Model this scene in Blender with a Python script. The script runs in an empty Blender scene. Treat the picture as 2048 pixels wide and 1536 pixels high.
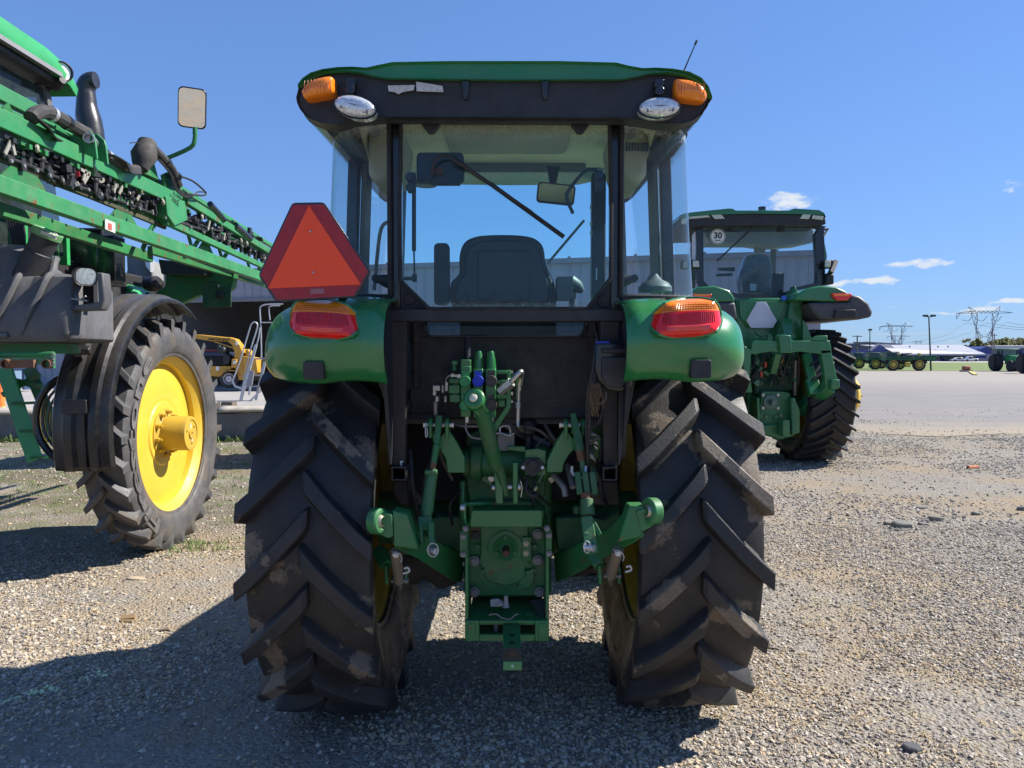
import bpy, math, random
import numpy as np
from mathutils import Vector, Matrix, noise
R_ = math.radians
random.seed(7)
sc = bpy.context.scene
COL = sc.collection
# ------------------------------------------------------------------ camera
EYE = 1.66; PITCH = R_(2.09); FPX = 1536.0
cam = bpy.data.cameras.new('camera'); cam.lens = 27.0; cam.sensor_width = 36.0
cam.clip_start = 0.05; cam.clip_end = 6000
camo = bpy.data.objects.new('camera', cam); COL.objects.link(camo)
camo.location = (0, 0, EYE); camo.rotation_euler = (math.pi/2 - PITCH, 0, 0)
sc.camera = camo
# ------------------------------------------------------------------ sun and sky
SUNV = Vector((1.0, 0.20, 0.97)).normalized()
SUN_EL = math.asin(SUNV.z); SUN_AZ = math.atan2(SUNV.x, SUNV.y)
sl = bpy.data.lights.new('sun', 'SUN'); sl.energy = 5.0; sl.angle = R_(0.53); sl.color = (1.0, 0.95, 0.87)
so = bpy.data.objects.new('sun', sl); COL.objects.link(so)
so.rotation_euler = (-SUNV).to_track_quat('-Z', 'Y').to_euler(); so.location = SUNV * 60
world = bpy.data.worlds.new('World'); sc.world = world; world.use_nodes = True
wn = world.node_tree.nodes; wl = world.node_tree.links
for n in list(wn): wn.remove(n)
def W(t, **k):
    n = wn.new(t)
    for a, b in k.items(): setattr(n, a, b)
    return n
sky = W('ShaderNodeTexSky', sky_type='NISHITA', sun_disc=False, sun_elevation=SUN_EL, sun_rotation=SUN_AZ,
        altitude=250, air_density=1.25, dust_density=0.05, ozone_density=4.5)
bg = W('ShaderNodeBackground'); bg.inputs['Strength'].default_value = 0.115
wo = W('ShaderNodeOutputWorld')
geo = W('ShaderNodeTexCoord')
# small fair-weather clouds, each at its own bearing and height in the sky: (photo x, y, half width, half height, amount)
def sky_dir(px, py):
    x = (px-1024)/FPX; y = (768-py)/FPX
    return Vector((x, math.cos(PITCH)+y*math.sin(PITCH), -math.sin(PITCH)+y*math.cos(PITCH))).normalized()
CLOUDS = [(1576,400,46,17,1.0),(1838,531,56,9,.9),(1745,563,42,7,1.0),(1684,565,20,6,.9),(2022,374,22,8,.6),(1890,487,14,4,.4),
          (2016,608,30,5,.95),(1890,628,24,4,.8),(1960,622,34,8,.95),(1801,612,20,3,.5),(1836,435,8,4,.35),(1822,648,13,3,.5),(1925,684,42,5,.5)]
mp = W('ShaderNodeMapping'); wl.new(geo.outputs['Generated'], mp.inputs['Vector']); mp.inputs['Scale'].default_value = (1, 1, 2.2)
nz = W('ShaderNodeTexNoise'); nz.inputs['Scale'].default_value = 55; nz.inputs['Detail'].default_value = 7; nz.inputs['Roughness'].default_value = .62
wl.new(mp.outputs[0], nz.inputs['Vector'])
nw = W('ShaderNodeTexNoise'); nw.inputs['Scale'].default_value = 22; nw.inputs['Detail'].default_value = 3
wl.new(mp.outputs[0], nw.inputs['Vector'])
nws = W('ShaderNodeVectorMath', operation='SUBTRACT'); wl.new(nw.outputs['Color'], nws.inputs[0]); nws.inputs[1].default_value = (.5, .5, .5)
nwm = W('ShaderNodeVectorMath', operation='SCALE'); wl.new(nws.outputs[0], nwm.inputs[0]); nwm.inputs['Scale'].default_value = .02
warp = W('ShaderNodeVectorMath', operation='ADD'); wl.new(geo.outputs['Generated'], warp.inputs[0]); wl.new(nwm.outputs[0], warp.inputs[1])
acc = None
for (cx, cy, hw, hh, am) in CLOUDS:
    d = sky_dir(cx, cy); rt = Vector((d.y, -d.x, 0)).normalized(); up = rt.cross(d)
    sub = W('ShaderNodeVectorMath', operation='SUBTRACT'); wl.new(warp.outputs[0], sub.inputs[0]); sub.inputs[1].default_value = d
    q = []
    for ax, h in ((rt, hw), (up, hh)):
        dt = W('ShaderNodeVectorMath', operation='DOT_PRODUCT'); wl.new(sub.outputs[0], dt.inputs[0]); dt.inputs[1].default_value = ax * (FPX/h*.85)
        pw = W('ShaderNodeMath', operation='MULTIPLY'); wl.new(dt.outputs['Value'], pw.inputs[0]); wl.new(dt.outputs['Value'], pw.inputs[1]); q.append(pw)
    ad = W('ShaderNodeMath', operation='ADD'); wl.new(q[0].outputs[0], ad.inputs[0]); wl.new(q[1].outputs[0], ad.inputs[1])
    mr = W('ShaderNodeMapRange'); wl.new(ad.outputs[0], mr.inputs['Value'])
    mr.inputs['From Min'].default_value = 0; mr.inputs['From Max'].default_value = 1.5
    mr.inputs['To Min'].default_value = am; mr.inputs['To Max'].default_value = 0
    if acc is None: acc = mr
    else:
        mx = W('ShaderNodeMath', operation='MAXIMUM'); wl.new(acc.outputs[0], mx.inputs[0]); wl.new(mr.outputs[0], mx.inputs[1]); acc = mx
cm = W('ShaderNodeMath', operation='ADD'); wl.new(acc.outputs[0], cm.inputs[0])
ns = W('ShaderNodeMath', operation='MULTIPLY_ADD'); wl.new(nz.outputs['Fac'], ns.inputs[0]); ns.inputs[1].default_value = 1.6; ns.inputs[2].default_value = -.95
wl.new(ns.outputs[0], cm.inputs[1])
cr = W('ShaderNodeMapRange', interpolation_type='SMOOTHSTEP'); wl.new(cm.outputs[0], cr.inputs['Value'])
cr.inputs['From Min'].default_value = .30; cr.inputs['From Max'].default_value = .85
gt = W('ShaderNodeMath', operation='GREATER_THAN'); wl.new(acc.outputs[0], gt.inputs[0]); gt.inputs[1].default_value = 0.02
cf = W('ShaderNodeMath', operation='MULTIPLY'); wl.new(cr.outputs[0], cf.inputs[0]); wl.new(gt.outputs[0], cf.inputs[1])
gm = W('ShaderNodeGamma'); gm.inputs['Gamma'].default_value = .58; wl.new(sky.outputs[0], gm.inputs['Color'])
hs = W('ShaderNodeVectorMath', operation='MULTIPLY'); wl.new(gm.outputs[0], hs.inputs[0]); hs.inputs[1].default_value = (.585, .875, 1.46)
mixc = W('ShaderNodeMix', data_type='RGBA'); wl.new(cf.outputs[0], mixc.inputs['Factor'])
wl.new(hs.outputs[0], mixc.inputs['A']); mixc.inputs['B'].default_value = (3.6, 3.9, 4.3, 1)
wl.new(mixc.outputs['Result'], bg.inputs['Color']); wl.new(bg.outputs[0], wo.inputs['Surface'])
sc.view_settings.view_transform = 'Standard'; sc.view_settings.look = 'None'
sc.view_settings.gamma = 1.0; sc.view_settings.exposure = 0.9; sc.view_settings.use_curve_mapping = False
sc.render.engine = 'CYCLES'
sc.cycles.use_denoising = True
sc.cycles.max_bounces = 7; sc.cycles.transparent_max_bounces = 24; sc.cycles.sample_clamp_indirect = 6
sc.cycles.caustics_reflective = False; sc.cycles.caustics_refractive = False

def P(px, py, Y):
    """the point at distance Y (metres ahead) seen at a place in the photograph"""
    dx = (px-1024)/FPX; dy = (768-py)/FPX
    d = Vector((dx, math.cos(PITCH)+dy*math.sin(PITCH), -math.sin(PITCH)+dy*math.cos(PITCH)))
    t = Y/d.y
    return Vector((d.x*t, Y, EYE+d.z*t))
V = Vector
# ------------------------------------------------------------------ materials
MATS = {}
def mat(name, col, rough=.5, metal=0., dust=0., dustcol=(.20, .165, .12), bump=0., bscale=60., coat=0., spec=.5, var=.12, vscale=3., rust=0., emit=None, alpha=None, topdust=0., streak=0.):
    if name in MATS: return MATS[name]
    m = bpy.data.materials.new(name); m.use_nodes = True; nt = m.node_tree; N = nt.nodes; L = nt.links
    b = N['Principled BSDF']; b.inputs['Roughness'].default_value = rough; b.inputs['Metallic'].default_value = metal
    b.inputs['Specular IOR Level'].default_value = spec; b.inputs['Coat Weight'].default_value = coat; b.inputs['Coat Roughness'].default_value = .08
    tc = N.new('ShaderNodeTexCoord')
    def noi(s, d=4, r=.55, vec=None):
        n = N.new('ShaderNodeTexNoise'); n.inputs['Scale'].default_value = s; n.inputs['Detail'].default_value = d; n.inputs['Roughness'].default_value = r
        L.new(vec or tc.outputs['Object'], n.inputs['Vector']); return n
    def mixn(fac, a, bcol):
        x = N.new('ShaderNodeMix'); x.data_type = 'RGBA'; L.new(fac, x.inputs['Factor'])
        if hasattr(a, 'links'): L.new(a, x.inputs['A'])
        else: x.inputs['A'].default_value = (*a, 1)
        if hasattr(bcol, 'links'): L.new(bcol, x.inputs['B'])
        else: x.inputs['B'].default_value = (*bcol, 1)
        return x.outputs['Result']
    def ramp(src, a, b2, c=0., d=1.):
        x = N.new('ShaderNodeMapRange'); L.new(src, x.inputs['Value']); x.inputs['From Min'].default_value = a; x.inputs['From Max'].default_value = b2
        x.inputs['To Min'].default_value = c; x.inputs['To Max'].default_value = d; return x.outputs[0]
    n1 = noi(vscale, 5)
    dark = tuple(c*(1-var) for c in col); lite = tuple(min(1, c*(1+var)) for c in col)
    c = mixn(ramp(n1.outputs['Fac'], .3, .7), dark, lite)
    if dust > 0:
        n2 = noi(vscale*2.3+1.7, 8, .68)
        f = ramp(n2.outputs['Fac'], .42, .78, 0., dust)
        c = mixn(f, c, dustcol)
        n3 = noi(190, 3, .7); f3 = ramp(n3.outputs['Fac'], .62, .70, 0., min(1, dust*1.2)); c = mixn(f3, c, dustcol)
    if topdust > 0:
        g = N.new('ShaderNodeNewGeometry'); sp = N.new('ShaderNodeSeparateXYZ'); L.new(g.outputs['Normal'], sp.inputs[0])
        f = ramp(sp.outputs['Z'], .35, .95, 0., topdust); c = mixn(f, c, dustcol)
    if streak > 0:
        mp_ = N.new('ShaderNodeMapping'); mp_.inputs['Scale'].default_value = (14, 14, 1.2); L.new(tc.outputs['Object'], mp_.inputs['Vector'])
        n5 = noi(2.2, 5, .6, mp_.outputs[0]); c = mixn(ramp(n5.outputs['Fac'], .5, .75, 0, streak), c, dustcol)
    if rust > 0:
        n4 = noi(9, 8, .7); c = mixn(ramp(n4.outputs['Fac'], .60-.12*rust, .68-.08*rust), c, (.16, .05, .02))
    L.new(c, b.inputs['Base Color'])
    nr = noi(vscale*4+3, 5, .6)
    L.new(ramp(nr.outputs['Fac'], .3, .75, rough*.85, min(1, rough*1.25+dust*.2)), b.inputs['Roughness'])
    if bump > 0:
        nb = noi(bscale, 4, .6); bp = N.new('ShaderNodeBump'); bp.inputs['Strength'].default_value = bump; bp.inputs['Distance'].default_value = .004
        L.new(nb.outputs['Fac'], bp.inputs['Height']); L.new(bp.outputs[0], b.inputs['Normal'])
    if emit: b.inputs['Emission Color'].default_value = (*emit[0], 1); b.inputs['Emission Strength'].default_value = emit[1]
    MATS[name] = m; return m

def glass_mat(name, tint, haze=.04, hazecol=(.5, .5, .45), grime=0., refl=1.0):
    m = bpy.data.materials.new(name); m.use_nodes = True; N = m.node_tree.nodes; L = m.node_tree.links
    for n in list(N): N.remove(n)
    out = N.new('ShaderNodeOutputMaterial'); tr = N.new('ShaderNodeBsdfTransparent'); tr.inputs[0].default_value = (*tint, 1)
    gl = N.new('ShaderNodeBsdfGlossy'); gl.inputs['Roughness'].default_value = .015; gl.inputs['Color'].default_value = (refl, refl, refl, 1)
    lwt = N.new('ShaderNodeLayerWeight'); p5 = N.new('ShaderNodeMath'); p5.operation = 'POWER'; L.new(lwt.outputs['Facing'], p5.inputs[0]); p5.inputs[1].default_value = 5
    fr = N.new('ShaderNodeMath'); fr.operation = 'MULTIPLY_ADD'; L.new(p5.outputs[0], fr.inputs[0]); fr.inputs[1].default_value = .85; fr.inputs[2].default_value = .016
    a = N.new('ShaderNodeMixShader'); L.new(fr.outputs[0], a.inputs[0]); L.new(tr.outputs[0], a.inputs[1]); L.new(gl.outputs[0], a.inputs[2])
    df = N.new('ShaderNodeBsdfDiffuse'); df.inputs[0].default_value = (*hazecol, 1)
    tc = N.new('ShaderNodeTexCoord'); no = N.new('ShaderNodeTexNoise'); no.inputs['Scale'].default_value = 5; no.inputs['Detail'].default_value = 9; no.inputs['Roughness'].default_value = .7
    L.new(tc.outputs['Object'], no.inputs['Vector'])
    mr = N.new('ShaderNodeMapRange'); L.new(no.outputs['Fac'], mr.inputs['Value']); mr.inputs['From Min'].default_value = .35; mr.inputs['From Max'].default_value = .8
    mr.inputs['To Min'].default_value = haze*.5; mr.inputs['To Max'].default_value = haze*2.0
    fac = mr.outputs[0]
    if grime > 0:     # dirt gathered along the upper and lower edge of the pane
        sp = N.new('ShaderNodeSeparateXYZ'); L.new(tc.outputs['Generated'], sp.inputs[0])
        hi = N.new('ShaderNodeMapRange'); L.new(sp.outputs['Z'], hi.inputs['Value']); hi.inputs['From Min'].default_value = .80; hi.inputs['From Max'].default_value = 1.0; hi.inputs['To Max'].default_value = 1.15
        lo = N.new('ShaderNodeMapRange'); L.new(sp.outputs['Z'], lo.inputs['Value']); lo.inputs['From Min'].default_value = .09; lo.inputs['From Max'].default_value = .0; lo.inputs['To Max'].default_value = .9
        mxm = N.new('ShaderNodeMath'); mxm.operation = 'MAXIMUM'; L.new(hi.outputs[0], mxm.inputs[0]); L.new(lo.outputs[0], mxm.inputs[1])
        n2 = N.new('ShaderNodeTexNoise'); n2.inputs['Scale'].default_value = 75; n2.inputs['Detail'].default_value = 6; n2.inputs['Roughness'].default_value = .75; L.new(tc.outputs['Object'], n2.inputs['Vector'])
        m2 = N.new('ShaderNodeMath'); m2.operation = 'MULTIPLY'; L.new(n2.outputs['Fac'], m2.inputs[0]); L.new(mxm.outputs[0], m2.inputs[1])
        m3 = N.new('ShaderNodeMapRange'); L.new(m2.outputs[0], m3.inputs['Value']); m3.inputs['From Min'].default_value = .30; m3.inputs['From Max'].default_value = .5; m3.inputs['To Max'].default_value = grime
        m4 = N.new('ShaderNodeMath'); m4.operation = 'MAXIMUM'; L.new(fac, m4.inputs[0]); L.new(m3.outputs[0], m4.inputs[1]); fac = m4.outputs[0]
    c = N.new('ShaderNodeMixShader'); L.new(fac, c.inputs[0]); L.new(a.outputs[0], c.inputs[1]); L.new(df.outputs[0], c.inputs[2])
    L.new(c.outputs[0], out.inputs['Surface']); MATS[name] = m; return m

GREEN = mat('green_paint', (.016, .165, .040), .34, dust=.30, coat=.35, var=.10, bump=.05, bscale=40, dustcol=(.15, .17, .11))
GREENP = mat('green_plastic', (.014, .172, .046), .28, dust=.22, coat=.5, var=.08, dustcol=(.16, .21, .14))
GREENL = mat('faded_green_paint', (.028, .205, .066), .42, dust=.35, var=.16, rust=.08, dustcol=(.18, .26, .15))
GREENO = mat('worn_green_paint', (.020, .175, .050), .42, dust=.55, var=.2, rust=.1, bump=.12, bscale=90, dustcol=(.12, .125, .075))
GREENC = mat('cast_green_paint', (.020, .135, .040), .5, dust=.65, var=.3, rust=.05, bump=.35, bscale=130, dustcol=(.13, .13, .08))
YELLOW = mat('yellow_paint', (.66, .44, .035), .42, dust=.32, coat=.3, var=.05, dustcol=(.45, .30, .08))
YELLOWD = mat('dusty_yellow_paint', (.42, .27, .02), .55, dust=.5, var=.15, dustcol=(.12, .09, .04))
BLACKP = mat('black_plastic', (.016, .016, .018), .5, dust=.25, var=.2, bump=.25, bscale=260, dustcol=(.09, .085, .08))
BLACKT = mat('black_tank_plastic', (.085, .086, .093), .5, dust=.5, var=.25, bump=.2, bscale=120, dustcol=(.16, .15, .13), streak=.35)
BLACKG = mat('black_gloss_plastic', (.012, .012, .014), .22, dust=.15, var=.2, coat=.3, dustcol=(.09, .085, .08))
BLACKM = mat('black_metal', (.014, .014, .017), .45, dust=.35, var=.2, bump=.1, dustcol=(.075, .06, .045))
FLOORM = mat('cab_floor_mat', (.13, .125, .11), .8)
DARKIN = mat('dark_trim', (.012, .014, .018), .6, var=.2)
PANELM = mat('rear_cab_panel', (.022, .021, .022), .62, dust=.30, var=.2, bump=.25, bscale=200, dustcol=(.07, .055, .045))
RUBBERS = mat('rubber_seal', (.010, .010, .011), .6, dust=.35, dustcol=(.08, .055, .04))
STEEL = mat('zinc_steel', (.52, .50, .46), .34, metal=.9, dust=.3, dustcol=(.22, .18, .13))
STEELG = mat('grey_steel', (.23, .23, .24), .5, metal=.4, dust=.3)
ALU = mat('aluminium', (.52, .53, .55), .4, metal=.6, dust=.15)
RUSTM = mat('rusty_steel', (.16, .065, .03), .8, dust=.4, var=.35, bump=.4, bscale=90)
BEIGE = mat('beige_headliner', (.86, .78, .56), .85, var=.08, dust=.1)
GREYIN = mat('grey_interior', (.16, .17, .17), .6, var=.1)
SEATF = mat('seat_fabric', (.045, .05, .06), .9, var=.25, vscale=60, bump=.4, bscale=300)
AMBER = mat('amber_lens', (.92, .23, .008), .15, coat=.35, var=.10, vscale=30, spec=.6)
REDL = mat('red_lens', (.78, .010, .010), .15, coat=.2, var=.15, vscale=25, spec=.6)
LENSC = mat('clear_lens', (.62, .64, .66), .10, metal=.3, coat=1., var=.35, vscale=90)
WHITEP = mat('white_plastic', (.75, .75, .72), .45, var=.05)
ORANGE = mat('fluorescent_orange', (1.0, .072, .010), .4, var=.02)
REDREF = mat('red_retroreflector', (.34, .012, .018), .35, var=.12, vscale=40, bump=.25, bscale=80)
BLUEP = mat('blue_plastic', (.008, .035, .48), .4, var=.05)
BROWNP = mat('brown_plastic', (.055, .040, .036), .5, var=.08)
GREENCAP = mat('green_cap_plastic', (.035, .24, .075), .45, var=.05)
PAPER = mat('worn_sticker', (.55, .53, .50), .6, dust=.6, dustcol=(.20, .17, .15), vscale=25)
PRINTK = mat('black_print', (.012, .012, .012), .5)
PRINTW = mat('white_print', (.75, .75, .75), .5)
MIRRORM = mat('mirror_glass', (.85, .86, .86), .03, metal=1., var=.01)
GLASS = glass_mat('cab_glass', (.84, .965, .98), .012, (.42, .40, .33), .38)
GLASSQ = glass_mat('quarter_glass', (.86, .97, .985), .035, (.50, .58, .60), .5)
GLASSF = glass_mat('cab_glass_front', (.84, .97, .99), .010, (.4, .45, .45), 0)
GLASSD = glass_mat('dark_tinted_glass', (.35, .42, .45), .04, (.3, .3, .3), 0)
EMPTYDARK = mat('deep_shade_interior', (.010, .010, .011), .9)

def rubber(name, col=(.020, .020, .021), mud=.35, mudcol=(.23, .17, .115), th=.63, dustc=(.065, .055, .047), dusty=.5):
    m = bpy.data.materials.new(name); m.use_nodes = True; N = m.node_tree.nodes; L = m.node_tree.links; b = N['Principled BSDF']
    tc = N.new('ShaderNodeTexCoord')
    def noi(s, d=5, r=.6):
        n = N.new('ShaderNodeTexNoise'); n.inputs['Scale'].default_value = s; n.inputs['Detail'].default_value = d; n.inputs['Roughness'].default_value = r
        L.new(tc.outputs['Object'], n.inputs['Vector']); return n.outputs['Fac']
    def mr(s, a, c, lo=0., hi=1.):
        x = N.new('ShaderNodeMapRange'); L.new(s, x.inputs['Value']); x.inputs['From Min'].default_value = a; x.inputs['From Max'].default_value = c
        x.inputs['To Min'].default_value = lo; x.inputs['To Max'].default_value = hi; return x.outputs[0]
    def mix(f, a, c):
        x = N.new('ShaderNodeMix'); x.data_type = 'RGBA'; L.new(f, x.inputs['Factor'])
        for k, v in (('A', a), ('B', c)):
            if hasattr(v, 'links'): L.new(v, x.inputs[k])
            else: x.inputs[k].default_value = (*v, 1)
        return x.outputs['Result']
    c = mix(mr(noi(3.1, 8, .7), .35, .75, 0, dusty), col, dustc)
    c = mix(mr(noi(28, 6, .7), .5, .75, 0, .5), c, tuple(x*1.7 for x in col))
    wa = N.new('ShaderNodeAttribute'); wa.attribute_name = 'wear'
    wf = N.new('ShaderNodeMath'); wf.operation = 'MULTIPLY'; L.new(mr(wa.outputs['Fac'], .75, 1., 0, 1), wf.inputs[0]); L.new(mr(noi(17, 7, .7), .35, .65, .15, .75), wf.inputs[1])
    c = mix(wf.outputs[0], c, tuple(min(1, x*1.55+.004) for x in col))
    lf = N.new('ShaderNodeMath'); lf.operation = 'MULTIPLY'; L.new(mr(wa.outputs['Fac'], .45, .08, 0, 1), lf.inputs[0]); L.new(mr(noi(6.5, 8, .72), .42, .62, .0, .8*dusty*1.6), lf.inputs[1])
    c = mix(lf.outputs[0], c, tuple(x*.8 for x in dustc) if dusty < .6 else dustc)
    scr = N.new('ShaderNodeMapping'); scr.inputs['Scale'].default_value = (3, 26, 9); scr.inputs['Rotation'].default_value = (.6, .3, .2); L.new(tc.outputs['Object'], scr.inputs[0])
    n9 = N.new('ShaderNodeTexNoise'); n9.inputs['Scale'].default_value = 6; n9.inputs['Detail'].default_value = 6; n9.inputs['Roughness'].default_value = .75; L.new(scr.outputs[0], n9.inputs['Vector'])
    c = mix(mr(n9.outputs['Fac'], .62, .68, 0, .45), c, tuple(x*3 for x in col))
    fine = noi(34, 8, .75)
    mm = N.new('ShaderNodeMath'); mm.operation = 'MULTIPLY_ADD'; L.new(fine, mm.inputs[0]); mm.inputs[1].default_value = .28; mm.inputs[2].default_value = -.14
    ma = N.new('ShaderNodeMath'); ma.operation = 'ADD'; L.new(noi(3.6, 3, .5), ma.inputs[0]); L.new(mm.outputs[0], ma.inputs[1])
    mf = mr(ma.outputs[0], th, th+.03, 0, mud)
    mc = mix(mr(noi(60, 5, .7), .35, .65), tuple(x*.55 for x in mudcol), mudcol)
    c = mix(mf, c, mc); L.new(c, b.inputs['Base Color'])
    b.inputs['Specular IOR Level'].default_value = .45
    L.new(mr(noi(8, 5), .3, .7, .42, .7), b.inputs['Roughness'])
    bp = N.new('ShaderNodeBump'); bp.inputs['Strength'].default_value = .35; bp.inputs['Distance'].default_value = .006
    h = N.new('ShaderNodeMath'); h.operation = 'ADD'; L.new(mf, h.inputs[0]); L.new(noi(90, 5, .7), h.inputs[1]); L.new(h.outputs[0], bp.inputs['Height'])
    L.new(bp.outputs[0], b.inputs['Normal']); MATS[name] = m; return m
RUBBER = rubber('tractor_tyre_rubber', (.015, .015, .016), mud=.8, th=.59, mudcol=(.22, .17, .12), dustc=(.050, .042, .035), dusty=.42)
RUBBERG = rubber('dusty_grey_tyre_rubber', (.050, .050, .053), mud=.55, mudcol=(.16, .125, .09), th=.56, dustc=(.10, .095, .09), dusty=.8)
RUBBER2 = rubber('new_tyre_rubber', (.012, .012, .014), mud=.0, dusty=.2, dustc=(.045, .042, .04))

# ------------------------------------------------------------------ mesh builder
class MB:
    def __init__(s): s.v = []; s.f = []; s.mi = []; s.m = 0; s.sm = []
    def add(s, vs, fs, smooth=True):
        o = len(s.v); s.v += [tuple(p) for p in vs]
        for f in fs: s.f.append(tuple(i+o for i in f)); s.mi.append(s.m)
        return s
    def box(s, c, d, R=None):
        c = V(c); h = [x/2 for x in d]; vs = []
        for z in (-1, 1):
            for y in (-1, 1):
                for x in (-1, 1):
                    p = V((x*h[0], y*h[1], z*h[2]))
                    if R is not None: p = R @ p
                    vs.append(c+p)
        return s.add(vs, [(0,2,3,1),(4,5,7,6),(0,1,5,4),(2,6,7,3),(0,4,6,2),(1,3,7,5)])
    def bb(s, a, b):
        a = V(a); b = V(b)
        return s.box((a+b)/2, [abs(b[i]-a[i]) for i in range(3)])
    def beam(s, p0, p1, w, h, up=(0, 0, 1), w1=None, h1=None):
        p0 = V(p0); p1 = V(p1); d = (p1-p0).normalized(); r = d.cross(V(up))
        if r.length < 1e-4: r = d.cross(V((0, 1, 0)))
        r.normalize(); u = r.cross(d); w1 = w if w1 is None else w1; h1 = h if h1 is None else h1
        vs = []
        for p, a, b in ((p0, w, h), (p1, w1, h1)):
            for sx, sz in ((-1,-1),(1,-1),(1,1),(-1,1)): vs.append(p + r*(sx*a/2) + u*(sz*b/2))
        return s.add(vs, [(3,2,1,0),(4,5,6,7),(0,1,5,4),(1,2,6,5),(2,3,7,6),(3,0,4,7)])
    def prism(s, pts, vec):
        pts = [V(p) for p in pts]; vec = V(vec); n = len(pts)
        nrm = V((0, 0, 0))
        for i in range(n): nrm += pts[i].cross(pts[(i+1) % n])
        if nrm.dot(vec) > 0: pts = pts[::-1]
        vs = pts + [p+vec for p in pts]
        fs = [tuple(range(n)), tuple(range(2*n-1, n-1, -1))] + [((i+1) % n, i, i+n, (i+1) % n+n) for i in range(n)]
        return s.add(vs, fs)
    def rings(s, rings, caps=True, closed=False):
        n = len(rings[0]); vs = [p for r in rings for p in r]; fs = []
        m = len(rings)
        for i in range(m if closed else m-1):
            a = i*n; b = ((i+1) % m)*n
            for j in range(n): fs.append((a+j, a+(j+1) % n, b+(j+1) % n, b+j))
        if caps and not closed: fs.append(tuple(range(n-1, -1, -1))); fs.append(tuple(range((m-1)*n, m*n)))
        return s.add(vs, fs)
    def tube(s, pts, r, n=8, closed=False, caps=True):
        pts = [V(p) for p in pts]; m = len(pts); rr = r if isinstance(r, (list, tuple)) else [r]*m
        d0 = (pts[1]-pts[0]).normalized(); u = V((0, 0, 1)) if abs(d0.z) < .9 else V((1, 0, 0)); u = (u-d0*u.dot(d0)).normalized(); rings = []
        for i in range(m):
            a = pts[i-1] if (i > 0 or closed) else pts[i]; b = pts[(i+1) % m] if (i < m-1 or closed) else pts[i]
            d = (b-a).normalized(); u = (u-d*u.dot(d))
            if u.length < 1e-5: u = V((1, 0, 0))-d*d.x
            u.normalize(); w = d.cross(u)
            rings.append([pts[i]+(u*math.cos(2*math.pi*k/n)+w*math.sin(2*math.pi*k/n))*rr[i] for k in range(n)])
        return s.rings(rings, caps, closed)
    def cyl(s, p0, p1, r, r1=None, n=18): return s.tube([p0, p1], [r, r if r1 is None else r1], n)
    def hexn(s, p0, p1, r): return s.tube([p0, p1], r, 6)
    def lathe(s, o, ax, prof, n=32, closed=False):
        o = V(o); ax = V(ax).normalized(); u = V((0, 0, 1)) if abs(ax.z) < .9 else V((1, 0, 0)); u = (u-ax*u.dot(ax)).normalized(); w = ax.cross(u)
        rings = [[o+ax*t+(u*math.cos(2*math.pi*k/n)+w*math.sin(2*math.pi*k/n))*max(r, 1e-4) for k in range(n)] for (r, t) in prof]
        return s.rings(rings, not closed, closed)
    def grid(s, G):
        a = len(G); b = len(G[0]); vs = [p for row in G for p in row]
        return s.add(vs, [(i*b+j, i*b+j+1, (i+1)*b+j+1, (i+1)*b+j) for i in range(a-1) for j in range(b-1)])
    def sphere(s, c, r, n=14, sc_=(1, 1, 1)):
        c = V(c); rings = []
        for i in range(1, n//2):
            t = math.pi*i/(n//2); rings.append([c+V((math.sin(t)*math.cos(2*math.pi*k/n)*r*sc_[0], math.sin(t)*math.sin(2*math.pi*k/n)*r*sc_[1], -math.cos(t)*r*sc_[2])) for k in range(n)])
        return s.rings(rings)
    def merge(s, o):
        k = len(s.v); s.v += o.v; s.f += [tuple(i+k for i in f) for f in o.f]; s.mi += [s.m]*len(o.f); return s
    def mesh(s, name, mats, ang=35):
        me = bpy.data.meshes.new(name); me.from_pydata(s.v, [], s.f); me.update()
        for m in (mats if isinstance(mats, (list, tuple)) else [mats]): me.materials.append(m)
        if any(s.mi): me.polygons.foreach_set('material_index', s.mi)
        import bmesh
        bm = bmesh.new(); bm.from_mesh(me); bmesh.ops.recalc_face_normals(bm, faces=bm.faces); bm.to_mesh(me); bm.free()
        me.shade_smooth()
        try: me.set_sharp_from_angle(angle=R_(ang))
        except Exception: pass
        return me
    def pieces(s, gap=.004):
        n = len(s.v); par = list(range(n))
        def find(a):
            while par[a] != a: par[a] = par[par[a]]; a = par[a]
            return a
        for f in s.f:
            r = find(f[0])
            for i in f[1:]:
                q = find(i)
                if q != r: par[q] = r
        isl = {}
        for k, f in enumerate(s.f): isl.setdefault(find(f[0]), []).append(k)
        if len(isl) < 2 or len(isl) > 150: return None
        L = []
        for fs in isl.values():
            vs = {i for k in fs for i in s.f[k]}; c = [s.v[i] for i in vs]
            L.append([[min(p[a] for p in c)-gap/2 for a in range(3)], [max(p[a] for p in c)+gap/2 for a in range(3)], fs])
        g = list(range(len(L)))
        for i in range(len(L)):
            for j in range(i+1, len(L)):
                if all(L[i][0][a] <= L[j][1][a] and L[j][0][a] <= L[i][1][a] for a in range(3)):
                    a_, b_ = g[i], g[j]
                    if a_ != b_: g = [a_ if x == b_ else x for x in g]
        cl = {}
        for i, x in enumerate(g): cl.setdefault(x, []).extend(L[i][2])
        if len(cl) < 2: return None
        out = []
        for fs in cl.values():
            m = MB(); mp = {}
            for k in fs:
                f = []
                for i in s.f[k]:
                    if i not in mp: mp[i] = len(m.v); m.v.append(s.v[i])
                    f.append(mp[i])
                m.f.append(tuple(f)); m.mi.append(s.mi[k])
            out.append(m)
        return out
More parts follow.
